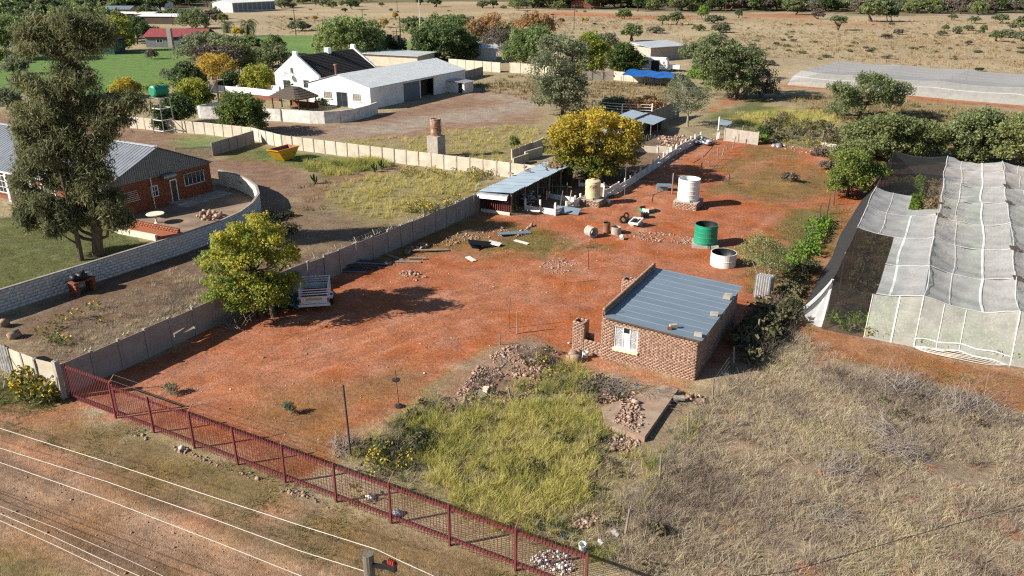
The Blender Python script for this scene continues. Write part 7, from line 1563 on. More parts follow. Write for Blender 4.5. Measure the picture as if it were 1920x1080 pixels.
# ================================================================== TREES
LM = {
 'casuarina': leaf_mat('casuarina_needles', (.07, .08, .04), (.16, .17, .08), (.28, .27, .13), .45),
 'acacia': leaf_mat('acacia_leaves', (.09, .125, .055), (.185, .22, .1), (.33, .36, .16), .45),
 'greygreen': leaf_mat('grey_green_leaves', (.1, .125, .075), (.2, .225, .13), (.33, .345, .2), .45),
 'willow': leaf_mat('willow_leaves', (.083, .134, .045), (.206, .279, .104), (.393, .432, .175), 0.47),
 'dark': leaf_mat('dark_dense_leaves', (.035, .065, .028), (.075, .12, .042), (.17, .21, .07), .35),
 'citrus': leaf_mat('citrus_leaves', (.045, .085, .026), (.12, .17, .045), (.28, .3, .06), .4),
 'limeyellow': leaf_mat('yellowing_leaves', (.09, .16, .03), (.27, .31, .055), (.52, .44, .06), .42),
 'gold': leaf_mat('golden_leaves', (.09, .15, .03), (.38, .3, .045), (.58, .44, .06), .42),
 'olive': leaf_mat('olive_bush_leaves', (.1, .13, .05), (.22, .25, .095), (.37, .38, .16), .45),
 'rust': leaf_mat('rusty_autumn_leaves', (.145, .104, .051), (.393, .247, .124), (.600, .351, .145), 0.47),
 'orange': leaf_mat('orange_autumn_leaves', (.247, .165, .041), (.600, .393, .073), (.600, .578, .104), 0.47),
 'bare': leaf_mat('bare_twig_haze', (.08, .065, .052), (.15, .12, .095), (.22, .175, .135), .2),
 'lime': leaf_mat('lime_green_leaves', (.104, .185, .031), (.247, .371, .061), (.413, .536, .104), 0.50),
 'palm': leaf_mat('palm_fronds', (.041, .073, .031), (.104, .145, .051), (.226, .247, .104), 0.37),
}
def crown_mesh(name, clumps, per, leaf, mat, rng, aspect=1.6, droop=0.0, spread=1.0, topbias=0.0, zrange=None):
 """leaf-sized faces gathered in clumps; clumps = (x, y, z, radius, brightness)"""
 cl = np.asarray(clumps, float); n = len(cl) * per
 k = np.repeat(np.arange(len(cl)), per); c = cl[k]
 d = rng.normal(size=(n, 3)); d /= np.linalg.norm(d, axis=1)[:, None]; q = rng.uniform(0, 1, n) ** .45
 P = c[:, :3] + d * (q * c[:, 3] * spread)[:, None] * np.array((1, 1, .78)); P[:, 2] -= droop * c[:, 3] * rng.uniform(0, 1.4, n)
 nrm = d * .42 + rng.normal(size=(n, 3)) * .7 + np.array((-.12, -.1, .5)); nrm /= np.linalg.norm(nrm, axis=1)[:, None]
 a = rng.normal(size=(n, 3)); a[:, 2] -= droop * 2.5; u = np.cross(nrm, np.cross(a, nrm)); u /= np.linalg.norm(u, axis=1)[:, None] + 1e-9; v = np.cross(nrm, u)
 s = leaf * rng.uniform(.6, 1.35, n); lu = u * (s * aspect * .5)[:, None]; lv = v * (s * .5)[:, None]
 V = np.stack([P - lu, P + lv * .9 - lu * .1, P + lu, P - lv * .9 - lu * .1], 1).reshape(-1, 3)
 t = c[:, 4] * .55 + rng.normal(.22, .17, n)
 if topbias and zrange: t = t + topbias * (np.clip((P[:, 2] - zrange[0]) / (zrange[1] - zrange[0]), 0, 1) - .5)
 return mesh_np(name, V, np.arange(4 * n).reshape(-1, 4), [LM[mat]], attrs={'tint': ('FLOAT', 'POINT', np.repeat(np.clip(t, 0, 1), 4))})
def clumps_in(lobes, count, crad, rng, shell=.45, gap=.0):
 """clump centres through ellipsoid lobes, denser near their skins"""
 L_ = np.asarray(lobes, float); vol = (L_[:, 3] * L_[:, 4] * L_[:, 5]) ** (2 / 3); out = []
 for i, l in enumerate(L_):
  m = max(2, int(count * vol[i] / vol.sum())); d = rng.normal(size=(m, 3)); d /= np.linalg.norm(d, axis=1)[:, None]
  d[:, 2] = np.where(d[:, 2] < -.55, -d[:, 2] * .6, d[:, 2]); q = rng.uniform(shell, 1, m) ** .6
  P = l[:3] + d * q[:, None] * l[3:6]
  out.append(np.column_stack([P, crad * rng.uniform(.6, 1.35, m), np.clip(rng.normal(.5, .28, m), 0, 1)]))
 C = np.concatenate(out)
 if gap: C = C[fbm(C[:, 0] * .9 + C[:, 2] * .5, C[:, 1] * .9 + C[:, 2] * .7, 61) + rng.uniform(-.1, .1, len(C)) > gap]
 return C
def limb(m, a, b, r0, r1, rng, n=5, sag=.12, sides=6):
 a, b = Vector(a), Vector(b); L_ = (b - a).length; pts = []
 for i in range(n + 1):
  f = i / n; p = a.lerp(b, f) + Vector(tuple(rng.normal(0, 1, 3))) * L_ * .035 * math.sin(f * math.pi); p.z += -sag * L_ * math.sin(f * math.pi) * .5 + .0; pts.append(p)
 m.tube(pts, [r0 + (r1 - r0) * i / n for i in range(n + 1)], sides, cap=False); return pts
def tree(name, label, u, v, lobes_px, mat, count, crad, per, leaf, trunk_r=.15, trunk_px=None, fork=.35, bark='bark', twigs=40, droop=0.0, aspect=1.6, depth=1.0, seed=0, gap=0.0, topbias=0.0, group=None, cat='tree', shell=.45, ddepth=None, dist=None, stems=1):
 """a tree standing at (u, v); lobes_px outline its crown as ellipses in the survey picture, given real depth"""
 rng = np.random.default_rng(seed + 1000); x, y = at(u, v); D = dist or ahead((x, y)); z0 = ground_z(x, y)
 t = thing(name, label, cat, (x, y, z0), group); lobes = []
 cu = np.mean([l[0] for l in lobes_px]); Rw = max(1, max(abs(l[0] - cu) + l[2] * .6 for l in lobes_px)); deep = v > 105 and 'casuarina' not in name and len(lobes_px) > 3 and not any(len(l) > 4 for l in lobes_px)
 LP = [(*l[:4], s_ * rng.uniform(.25, .6) * math.sqrt(max(0, 1 - ((l[0] - cu) / Rw) ** 2)) * Rw / F_PX * math.hypot(D, CAM_H) * depth) for l in lobes_px for s_ in (-1, 1)] if deep else lobes_px
 if deep: count = int(count * 1.35)
 for i, lp in enumerate(LP):
  lu, lv, ru, rv = lp[:4]; k_ = 1.14 if v < 270 and 'casuarina' not in name else 1.0; ru *= k_; rv *= k_; off = lp[4] if len(lp) > 4 else rng.uniform(-.5, .5) * ru * .8 / F_PX * D * depth
  c = on_plane(lu, lv, D + off); sc_ = math.hypot(D, CAM_H - c.z) / F_PX
  rx = ru * sc_; rz = rv * sc_ * 1.0; lobes.append((c.x, c.y, max(c.z, z0 + rz * .7), rx, rx * .9 * depth, rz))
 leaf *= .74; per = int(per * 1.5)
 base = Vector((x, y, z0 - .1)); zmin = min(l[2] - l[5] for l in lobes); zmax = max(l[2] + l[5] for l in lobes)
 C = clumps_in(lobes, count, crad, rng, shell, gap); C = C[C[:, 2] > z0 + .1]
 tr = MB()
 if trunk_px: tp = [base] + [on_plane(a, b, D) for a, b in trunk_px]
 else:
  cc = Vector(np.mean([l[:3] for l in lobes], 0)); tp = [base, base.lerp(Vector((cc.x * .5 + x * .5, cc.y * .5 + y * .5, z0 + (zmax - z0) * fork)), 1)]
 n = len(tp)
 for sidx in range(stems):
  off = Vector((rng.normal(0, trunk_r * 1.6), rng.normal(0, trunk_r * 1.6), 0)) * (stems > 1); lean = Vector((rng.normal(0, .35), rng.normal(0, .35), 0)) * (stems > 1)
  tr.tube([p + off + lean * i for i, p in enumerate(tp)], [trunk_r * (1 - .62 * i / max(1, n - 1)) for i in range(n)], 8, cap=False)
 for l in lobes:
  c = Vector(l[:3]); j = min(range(1, n), key=lambda i: (tp[i] - c).length + (2.0 if tp[i].z > c.z else 0)); s = tp[j] if n > 2 or j else tp[-1]
  if n > 2: s = tp[j - 1].lerp(tp[j], rng.uniform(.5, 1))
  limb(tr, s, c, trunk_r * .38, trunk_r * .12, rng)
 Lc = np.array([l[:3] for l in lobes])
 for q in C[rng.permutation(len(C))[:twigs]]:
  j = np.argmin(((Lc - q[:3]) ** 2).sum(1)); limb(tr, Lc[j], q[:3], trunk_r * .13, trunk_r * .05, rng, 3, sides=4)
 tr.build('trunk', M[bark], t)
 me = crown_mesh('crown', C, per, leaf, mat, rng, aspect, droop, topbias=topbias, zrange=(zmin, zmax)); me.transform(Matrix.Translation(-ORG[t]))
 link('crown', me, t, ORG[t]); return t
cas = [(95, 215, 36, 24), (190, 235, 30, 22), (110, 255, 36, 22), (60, 300, 34, 26), (180, 330, 34, 24), (100, 200, 30, 20), (155, 205, 30, 20), (70, 230, 26, 20), (130, 238, 26, 22), (175, 215, 26, 16), (60, 280, 26, 24), (30, 215, 16, 18), (200, 255, 28, 12), (180, 275, 26, 16), (35, 340, 16, 24), (45, 400, 18, 26), (45, 62, 26, 22), (85, 50, 30, 26), (130, 42, 36, 26), (178, 52, 30, 24), (55, 88, 26, 26), (100, 85, 34, 24), (150, 82, 36, 24), (188, 70, 22, 16), (125, 125, 32, 22), (150, 148, 34, 24), (42, 150, 22, 18), (75, 165, 32, 22), (115, 165, 36, 18), (190, 188, 40, 18), (238, 190, 38, 20), (215, 222, 36, 16), (55, 205, 32, 24), (50, 245, 24, 26), (105, 225, 26, 20), (88, 285, 44, 28), (140, 270, 30, 26), (55, 318, 28, 26), (165, 305, 38, 26), (110, 335, 40, 30), (60, 368, 26, 18), (100, 395, 32, 30), (155, 355, 28, 30)]
tree('casuarina', 'tall feathery dark green casuarina with the thick trunk on the lawn', 183, 480, cas + [(205, 372, 34, 24), (190, 400, 46, 26), (222, 412, 26, 18)], 'casuarina', 2600, .62, 36, .095, .38,
     [(182, 440), (172, 380), (160, 330), (140, 270), (131, 210), (127, 150), (131, 90)], droop=.5, aspect=5.5, twigs=260, seed=1, gap=.35, depth=.9, shell=.05)
tree('casuarina', 'slender casuarina with the thin trunk left of the thick one', 152, 488, [(125, 412, 24, 20), (100, 425, 20, 12), (150, 405, 20, 18), (120, 390, 24, 18), (95, 405, 20, 14), (50, 410, 14, 20), (80, 380, 22, 16)], 'casuarina', 360, .55, 42, .1, .2, [(146, 450), (138, 415), (125, 370), (112, 320)], droop=.5, aspect=5.5, twigs=40, seed=2, gap=.38, shell=.05)
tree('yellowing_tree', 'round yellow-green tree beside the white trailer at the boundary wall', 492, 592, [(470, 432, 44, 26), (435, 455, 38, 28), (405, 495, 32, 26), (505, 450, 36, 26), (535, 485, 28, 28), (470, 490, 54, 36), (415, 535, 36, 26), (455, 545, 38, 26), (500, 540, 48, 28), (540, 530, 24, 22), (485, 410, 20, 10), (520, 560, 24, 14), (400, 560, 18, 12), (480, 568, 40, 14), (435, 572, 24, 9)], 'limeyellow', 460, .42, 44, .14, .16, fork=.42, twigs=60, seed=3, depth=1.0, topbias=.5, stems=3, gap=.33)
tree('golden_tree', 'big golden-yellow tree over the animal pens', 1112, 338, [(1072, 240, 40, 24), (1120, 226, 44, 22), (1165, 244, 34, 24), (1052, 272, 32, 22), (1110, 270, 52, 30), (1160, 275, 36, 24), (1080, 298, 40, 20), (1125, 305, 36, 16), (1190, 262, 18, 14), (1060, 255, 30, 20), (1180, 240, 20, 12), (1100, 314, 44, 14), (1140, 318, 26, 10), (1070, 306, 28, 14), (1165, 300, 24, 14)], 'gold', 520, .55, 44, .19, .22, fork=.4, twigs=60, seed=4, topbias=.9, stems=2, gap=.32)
tree('feathery_tree', 'tall grey-green feathery tree standing alone at the edge of the pale yard', 1055, 214, [(1045, 88, 38, 20), (1080, 98, 26, 22), (1028, 120, 34, 20), (1066, 130, 34, 24), (1022, 160, 28, 22), (1050, 165, 36, 24), (1080, 165, 22, 20), (1008, 186, 16, 12), (1078, 190, 18, 14), (1040, 190, 20, 14)], 'greygreen', 330, .75, 34, .26, .28, [(1053, 190), (1050, 160), (1052, 130)], droop=.35, twigs=90, seed=5, gap=.4, shell=.3, stems=2)
tree('leafy_tree', 'dark leafy tree with pale blossom top right of the blue tarpaulin', 1378, 184, [(1345, 85, 34, 18), (1330, 105, 28, 16), (1350, 118, 34, 24), (1390, 105, 36, 20), (1370, 140, 40, 26), (1408, 130, 20, 28), (1325, 128, 24, 12), (1390, 160, 30, 18), (1350, 160, 28, 16)], 'acacia', 330, .8, 34, .3, .25, [(1380, 160), (1375, 130), (1370, 100)], twigs=50, seed=6, gap=.32, stems=3)
tree('blossom_top', 'pale buff seed heads on the crown behind the dark leafy tree', 1352, 150, [(1345, 78, 30, 12), (1325, 92, 20, 10), (1362, 88, 16, 10)], 'bare', 50, .6, 26, .26, .12, twigs=20, seed=7, cat='tree')
tree('grey_shrub_tree', 'greyish leafless shrub right of the dark leafy tree', 1425, 182, [(1430, 150, 24, 22), (1415, 168, 24, 14), (1445, 165, 18, 14)], 'bare', 110, .6, 30, .22, .1, twigs=40, seed=8, gap=.3, stems=3)
tree('bare_tree', 'half bare grey-brown tree with a pale trunk beyond the rear pens', 1289, 237, [(1288, 180, 36, 22), (1262, 185, 22, 18), (1312, 185, 22, 20), (1290, 205, 32, 14), (1280, 162, 22, 12)], 'greygreen', 190, .6, 22, .15, .17, [(1290, 215), (1288, 195)], bark='palebark', twigs=150, seed=9, gap=.4, stems=1, shell=.2)
tree('umbrella_acacia', 'flat-topped acacia with three crowns before the far shade net', 1608, 224, [(1632, 147, 20, 9), (1645, 160, 30, 14), (1574, 168, 20, 10), (1590, 180, 24, 12), (1680, 166, 22, 12), (1668, 185, 26, 14), (1572, 204, 20, 8), (1600, 198, 18, 12), (1645, 185, 22, 14)], 'acacia', 260, .7, 36, .22, .22, [(1612, 208), (1622, 190), (1632, 172)], twigs=60, seed=10, gap=.25, stems=2)
tree('olive_bush', 'broad olive bush behind the top of the shade net', 1650, 296, [(1615, 252, 34, 20), (1655, 232, 34, 16), (1690, 240, 40, 20), (1735, 250, 34, 20), (1640, 275, 36, 20), (1690, 275, 44, 22), (1745, 275, 26, 18), (1600, 280, 26, 16)], 'olive', 480, .7, 36, .22, .14, twigs=60, seed=11, gap=.15, stems=4, cat='bush')
tree('green_acacia', 'bright green spreading acacia behind the white net', 1835, 300, [(1815, 230, 30, 16), (1850, 222, 28, 14), (1800, 258, 30, 18), (1840, 252, 34, 20), (1880, 235, 20, 16), (1865, 275, 30, 20), (1820, 285, 30, 16)], 'acacia', 360, .7, 38, .22, .16, twigs=50, seed=12, gap=.18, stems=3)
tree('green_acacia', 'green acacia cut by the right frame edge above the net', 1915, 310, [(1900, 245, 30, 20), (1940, 235, 36, 24), (1900, 280, 30, 22), (1945, 280, 40, 26)], 'olive', 260, .7, 38, .22, .16, twigs=30, seed=13, stems=3)
tree('yard_shrub', 'green shrub at the top left of the shade net', 1590, 368, [(1600, 298, 30, 18), (1585, 325, 26, 18), (1572, 345, 20, 14), (1605, 340, 28, 18), (1622, 318, 20, 16), (1640, 320, 22, 12)], 'citrus', 260, .5, 38, .17, .1, twigs=40, seed=14, stems=4, gap=.15, cat='bush')
tree('yard_shrub', 'loose pale green bush above the shrub at the net corner', 1592, 318, [(1595, 285, 28, 14), (1575, 300, 22, 12), (1615, 278, 24, 14)], 'olive', 130, .55, 34, .18, .1, twigs=30, seed=15, stems=3, gap=.25, cat='bush')
tree('thorny_shrub', 'sparse thorny shrub over the upright roofing sheets', 1432, 530, [(1430, 455, 34, 18), (1405, 470, 24, 16), (1455, 470, 26, 18), (1432, 490, 40, 16), (1465, 500, 20, 14)], 'olive', 150, .32, 22, .08, .06, bark='twig', twigs=150, seed=16, stems=5, shell=.1, cat='shrub')
tree('garden_tree', 'dark green many-stemmed tree in front of the curved white wall', 455, 250, [(440, 190, 26, 14), (462, 195, 26, 16), (430, 210, 24, 18), (455, 215, 32, 20), (485, 215, 18, 18), (470, 235, 26, 14), (435, 232, 24, 14)], 'citrus', 240, .6, 38, .22, .12, twigs=40, seed=17, stems=5, gap=.2)
tree('citrus_tree', 'dark glossy citrus tree behind the yellow one', 352, 173, [(350, 140, 24, 20), (365, 150, 20, 16), (338, 152, 18, 14)], 'dark', 140, .8, 30, .3, .18, twigs=10, seed=18)
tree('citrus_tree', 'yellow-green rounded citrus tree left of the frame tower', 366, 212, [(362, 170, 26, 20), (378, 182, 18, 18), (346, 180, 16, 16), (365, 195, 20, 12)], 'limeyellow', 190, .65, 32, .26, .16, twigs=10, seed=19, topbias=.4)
tree('dark_shrub', 'black-green dense shrub right behind the tank stand', 330, 232, [(332, 200, 26, 20), (318, 215, 18, 14), (348, 212, 14, 14)], 'dark', 180, .6, 32, .24, .12, twigs=10, seed=20, cat='bush')
tree('dark_shrub', 'dark bush growing through the tank stand legs', 300, 246, [(302, 218, 14, 20), (298, 235, 12, 10)], 'dark', 70, .5, 30, .2, .1, twigs=10, seed=21, cat='bush')
tree('flowering_bush', 'yellow flowering bush at the lower edge of the green field', 236, 182, [(235, 160, 18, 12), (220, 168, 14, 10), (250, 168, 14, 10)], 'gold', 90, .7, 28, .26, .1, twigs=6, seed=22, topbias=.5, cat='bush')
tree('flowering_bush', 'smaller yellow bush behind the green barrel tank', 295, 178, [(300, 165, 14, 8), (282, 168, 10, 7)], 'limeyellow', 50, .6, 28, .24, .1, twigs=6, seed=23, cat='bush')
tree('autumn_tree', 'half bare tree with yellow lower leaves left of the white house', 402, 160, [(400, 120, 28, 18), (385, 132, 22, 16), (420, 125, 22, 18), (398, 142, 24, 10)], 'orange', 130, .8, 24, .28, .16, twigs=60, seed=24, gap=.35, stems=3, shell=.2)
tree('autumn_tree', 'greyish bare crown above the yellow leaves left of the white house', 405, 150, [(405, 98, 34, 16), (380, 105, 22, 14), (435, 105, 22, 16)], 'bare', 150, .8, 24, .28, .16, twigs=60, seed=25, gap=.3, stems=2, shell=.2)
tree('leafy_tree', 'olive green tree behind the autumn tree', 448, 145, [(440, 100, 26, 18), (462, 108, 20, 16), (452, 125, 18, 14)], 'olive', 140, .9, 30, .32, .16, twigs=10, seed=26)
tree('drooping_tree', 'yellow-green drooping tree touching the white house gable', 487, 168, [(484, 138, 22, 16), (470, 150, 18, 14), (500, 150, 14, 16), (485, 158, 20, 10)], 'limeyellow', 150, .75, 30, .28, .15, twigs=10, seed=27, droop=.4)
tree('dark_shrub', 'small dark tree between the autumn tree and the drooping one', 432, 168, [(432, 148, 16, 14), (424, 156, 12, 10)], 'dark', 80, .7, 28, .28, .12, twigs=6, seed=28)
tree('leafy_tree', 'dark grey-green tree behind the thatched white house', 512, 132, [(510, 102, 24, 16), (525, 110, 16, 12), (495, 112, 16, 14)], 'acacia', 130, .95, 30, .34, .18, twigs=10, seed=29)
tree('leafy_tree', 'soft grey-green bush by the red roofed house', 380, 112, [(375, 80, 34, 14), (350, 95, 22, 14), (405, 90, 26, 16), (430, 80, 22, 10)], 'greygreen', 190, 1.0, 28, .36, .18, twigs=30, seed=30, gap=.2)
tree('willow_tree', 'big rounded willow behind the thatched white house', 660, 114, [(625, 62, 28, 22), (655, 50, 30, 18), (690, 66, 28, 24), (610, 85, 22, 18), (650, 85, 36, 22), (700, 90, 24, 18), (670, 72, 34, 22)], 'willow', 420, 1.05, 34, .4, .4, twigs=20, seed=31, droop=.35)
tree('dense_tree', 'very dark dense tree to the right of the pale mast', 832, 114, [(800, 78, 24, 22), (835, 65, 34, 18), (865, 82, 26, 20), (830, 92, 44, 18), (800, 98, 22, 12), (870, 100, 22, 10)], 'dark', 420, 1.0, 34, .4, .4, twigs=10, seed=32)
tree('willow_tree', 'light green willow showing above the dark dense tree', 838, 92, [(822, 45, 24, 14), (850, 42, 24, 12), (808, 55, 18, 12)], 'willow', 150, 1.2, 30, .45, .3, twigs=6, seed=33)
tree('bare_tree', 'rust-brown thinning tree right of the dark dense tree', 912, 98, [(912, 45, 18, 16), (930, 40, 20, 14), (890, 50, 16, 12), (905, 65, 20, 14)], 'rust', 120, 1.0, 24, .36, .22, twigs=70, seed=34, gap=.3, shell=.2)
tree('bare_tree', 'grey leafless tree in front of the white hut', 932, 104, [(930, 70, 26, 18), (945, 80, 16, 14), (912, 78, 14, 12)], 'bare', 110, .9, 22, .26, .2, bark='palebark', twigs=110, seed=35, gap=.25, shell=.2)
tree('willow_tree', 'bright green willow pair over the cream wall', 1000, 122, [(980, 75, 24, 20), (1010, 72, 26, 20), (968, 98, 20, 16), (1000, 98, 30, 18), (1030, 85, 18, 18)], 'willow', 300, 1.0, 32, .38, .3, twigs=10, seed=36, droop=.4)
tree('autumn_tree', 'brown-topped tree behind the bright green willows', 1005, 92, [(1005, 38, 24, 12), (985, 48, 20, 12), (1025, 48, 18, 12)], 'rust', 130, 1.1, 28, .4, .25, twigs=20, seed=37)
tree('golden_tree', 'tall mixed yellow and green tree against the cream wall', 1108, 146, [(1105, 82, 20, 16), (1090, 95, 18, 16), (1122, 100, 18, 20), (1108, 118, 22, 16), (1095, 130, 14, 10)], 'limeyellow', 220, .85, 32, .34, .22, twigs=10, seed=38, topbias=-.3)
tree('citrus_tree', 'glossy dark green tree left of the caravan', 1172, 135, [(1170, 98, 18, 14), (1155, 112, 18, 16), (1185, 115, 20, 16), (1170, 125, 26, 10)], 'citrus', 220, .8, 34, .32, .2, twigs=6, seed=39)
tree('leafy_tree', 'grey-green tree behind the glossy one by the caravan', 1138, 96, [(1138, 75, 16, 12), (1128, 84, 12, 10), (1148, 84, 12, 10)], 'greygreen', 100, .9, 28, .34, .18, twigs=6, seed=40)
tree('leafy_tree', 'small green tree right of the grey block shed', 1300, 118, [(1298, 92, 18, 10), (1312, 102, 14, 10), (1288, 100, 10, 8)], 'acacia', 110, .8, 28, .3, .16, twigs=20, seed=41, gap=.2)
tree('leafy_tree', 'pale lime bush under the dark leafy tree', 1318, 158, [(1322, 132, 26, 10), (1338, 142, 20, 10), (1305, 142, 14, 8)], 'lime', 110, .7, 28, .26, .12, twigs=6, seed=42, cat='bush')
tree('leafy_tree', 'grey-green small tree in front of the blue tarpaulin', 1276, 166, [(1276, 150, 14, 12), (1268, 158, 12, 8)], 'greygreen', 60, .6, 28, .24, .1, twigs=10, seed=43, cat='bush')
tree('leafy_bush', 'dark low bush before the white rail fence', 1160, 206, [(1155, 192, 18, 9), (1140, 196, 14, 7), (1175, 196, 12, 7)], 'acacia', 80, .6, 28, .22, .1, twigs=6, seed=44, cat='bush')
tree('leafy_bush', 'brown withered bush left of the half bare tree', 1210, 212, [(1212, 192, 24, 9), (1190, 198, 16, 7), (1235, 198, 14, 8)], 'rust', 90, .6, 26, .22, .1, twigs=10, seed=45, cat='bush')
tree('leafy_bush', 'dark round bush at the right end of the pale wall length', 1434, 264, [(1434, 248, 11, 10)], 'dark', 60, .4, 28, .17, .08, twigs=6, seed=46, cat='bush')
for k, (u, v, wd_, hh_, mt, lb_) in enumerate(((964, 276, 9, 11, 'citrus', 'small bright green sapling on the dry grass right of the boiler drum'), (1400, 262, 6, 6, 'lime', 'small green plant below the pale wall length'), (1432, 268, 9, 7, 'lime', 'green weedy plant at the foot of the dark round bush'), (545, 200, 8, 22, 'citrus', 'green climbing plant on the wall in front of the thatched shelter'), (601, 197, 14, 6, 'dark', 'low dark shrub on the terrace below the white shed window'), (1480, 345, 14, 8, 'bare', 'dead brush heap on the short grass of the upper yard'), (1537, 296, 18, 9, 'bare', 'grey-brown brush heap at the upper right of the yard'), (1552, 318, 14, 9, 'bare', 'dark brush heap with rubbish beside the net corner bushes'), (560, 778, 1, 1, 'bare', ''))):
 if lb_: tree('small_plant', lb_, u, v, [(u, v - hh_, wd_, hh_), (u + wd_ * .4, v - hh_ * .7, wd_ * .6, hh_ * .6)], mt, 34, .3, 26, .14, .05, twigs=14, seed=50 + k, cat='plant')
tree('left_edge_tree', 'dark tree rising at the left frame edge behind the casuarina', 8, 112, [(10, 45, 30, 14), (30, 52, 24, 12), (-5, 70, 26, 16), (20, 78, 20, 14)], 'willow', 200, 1.1, 30, .42, .25, twigs=6, seed=60)
tree('leafy_bush', 'round grey-green bush at the left edge of the green field', 26, 140, [(28, 122, 20, 13), (15, 128, 12, 8)], 'greygreen', 90, .8, 28, .3, .12, twigs=10, seed=61, cat='bush')
tree('leafy_bush', 'dark bush left of the casuarina top at the frame edge', 10, 118, [(8, 105, 18, 11), (24, 108, 10, 8)], 'citrus', 80, .9, 28, .32, .12, twigs=6, seed=62, cat='bush')
tree('leafy_bush', 'dark shrub low at the left frame edge beside the gabled house', 12, 205, [(14, 184, 18, 16), (28, 192, 10, 10)], 'greygreen', 90, .7, 28, .26, .1, twigs=20, seed=63, cat='bush')
tree('leafy_tree', 'light olive tree right of the dark green shed', 224, 95, [(222, 52, 20, 18), (215, 72, 18, 16), (232, 75, 18, 14), (222, 86, 18, 8)], 'limeyellow', 160, 1.0, 30, .38, .2, twigs=6, seed=64)
tree('leafy_tree', 'black-green tree beside the light olive one', 258, 82, [(256, 52, 20, 16), (270, 60, 14, 14), (246, 62, 14, 12)], 'dark', 150, 1.0, 30, .38, .2, twigs=6, seed=65)
tree('leafy_tree', 'small yellowing tree left of the red roof', 289, 82, [(291, 62, 10, 10), (284, 70, 9, 8)], 'limeyellow', 60, .9, 26, .34, .12, twigs=6, seed=66)
tree('leafy_tree', 'rounded dark olive tree behind the red roof', 360, 54, [(360, 32, 24, 13), (348, 40, 16, 10), (374, 42, 14, 10)], 'acacia', 150, 1.3, 30, .48, .25, twigs=6, seed=67)
tree('leafy_bush', 'little grey bush alone on the green field', 284, 111, [(284, 102, 9, 6)], 'bare', 40, .6, 26, .24, .08, twigs=20, seed=68, cat='bush')
tree('leafy_bush', 'grey-green bush at the right edge of the green field', 315, 150, [(312, 140, 14, 8), (325, 142, 8, 6)], 'greygreen', 50, .7, 26, .24, .08, twigs=10, seed=69, cat='bush')
def palm(label, u, v, vt, rpx, seed):
 rng = np.random.default_rng(seed); x, y = at(u, v); h = height(u, v, vt); t = thing('palm_tree', label, 'palm', (x, y, 0)); r = rpx / px_per_m((x, y)); hub = Vector((x, y, h - r * .75))
 MB().tube([(x, y, 0), (x, y, hub.z)], [.35, .3], 9).build('trunk', M['bark'], t); V = []; T_ = []
 for k in range(44):
  a = rng.uniform(0, 2 * math.pi); el = rng.uniform(-.5, 1.35); L_ = r * rng.uniform(.85, 1.1); P = []
  for i in range(7): f = i / 6; e_ = el - f * f * 1.1; P.append(hub + Vector((math.cos(a) * math.cos(e_), math.sin(a) * math.cos(e_), math.sin(e_))) * L_ * f)
  sd_ = Vector((-math.sin(a), math.cos(a), 0))
  for i in range(1, 6):
   for s in (-1, 1):
    for q in range(2):
     b_ = P[i].lerp(P[i + 1], q / 2); tip = b_ + (P[i + 1] - P[i]) * .9 + sd_ * s * r * .16 + Vector((0, 0, -.08 * r)); w_ = (P[i + 1] - P[i]) * .28
     V += [b_, b_ + w_, tip, tip - w_ * .2]; T_ += [rng.uniform(.1, .8)] * 4
 V = np.array([tuple(p) for p in V]) - np.array(ORG[t]); link('crown', mesh_np('crown', V, np.arange(len(V)).reshape(-1, 4), [LM['palm']], attrs={'tint': ('FLOAT', 'POINT', T_)}), t, ORG[t])
palm('date palm with a full round crown at the edge of the green field', 466, 68, 30, 19, 1)
palm('thinner date palm left of the full one', 426, 62, 34, 15, 2)
tree('leafy_bush', 'orange bush between the two palms', 446, 68, [(446, 58, 9, 6)], 'orange', 30, .8, 24, .36, .1, twigs=4, seed=70, cat='bush')
def proto(mat, lobes, count, crad, per, leaf, seed, trunk_r=.16, droop=0.0, gap=0.0, stems=2, twigs=10, bark='bark'):
 """crown and trunk meshes about 2 m wide and tall, standing at the origin"""
 rng = np.random.default_rng(seed); C = clumps_in(lobes, count, crad, rng, .4, gap); m = MB()
 for s in range(stems): o = rng.normal(0, .12 if stems > 1 else 0, 2); l = lobes[int(rng.integers(len(lobes)))]; limb(m, (o[0], o[1], -.06), (l[0], l[1], l[2]), trunk_r * .5, trunk_r * .2, rng, 3)
 for q in C[rng.permutation(len(C))[:twigs]]: limb(m, (0, 0, .5), q[:3], trunk_r * .15, trunk_r * .05, rng, 2, sides=4)
 return m.mesh('trunk', M[bark]), crown_mesh('crown', C, per, leaf, mat, rng, 1.5, droop)
RL = [(0, 0, 1.2, .8, .8, .7), (.45, .2, .95, .55, .55, .5), (-.45, -.1, 1.0, .55, .5, .55), (.1, -.45, .9, .5, .5, .45)]
UL = [(0, 0, 1.55, .75, .75, .3), (.5, .2, 1.45, .5, .5, .25), (-.5, 0, 1.4, .5, .55, .25), (.1, -.4, 1.2, .45, .4, .25)]
BL = [(0, 0, .75, .95, .95, .7), (.55, .3, .6, .6, .5, .5), (-.6, -.1, .6, .5, .6, .5), (0, .5, .55, .6, .5, .5)]
PR = {}
for i, (key, mat, lob, droop, gap) in enumerate((('acacia', 'acacia', RL, 0, .1), ('umbrella', 'acacia', UL, 0, .15), ('grey', 'greygreen', BL, 0, .1), ('dark', 'dark', RL, 0, 0), ('olive', 'olive', BL, 0, .1), ('bare', 'bare', BL, 0, .25), ('orange', 'orange', RL, 0, .2), ('lime', 'lime', RL, 0, 0), ('willow', 'willow', RL, .3, 0), ('rust', 'rust', RL, 0, .2))):
 PR[key] = [proto(mat, lob, 110, .2, 30, .105, 200 + 7 * i + j, droop=droop, gap=gap) for j in range(2)]
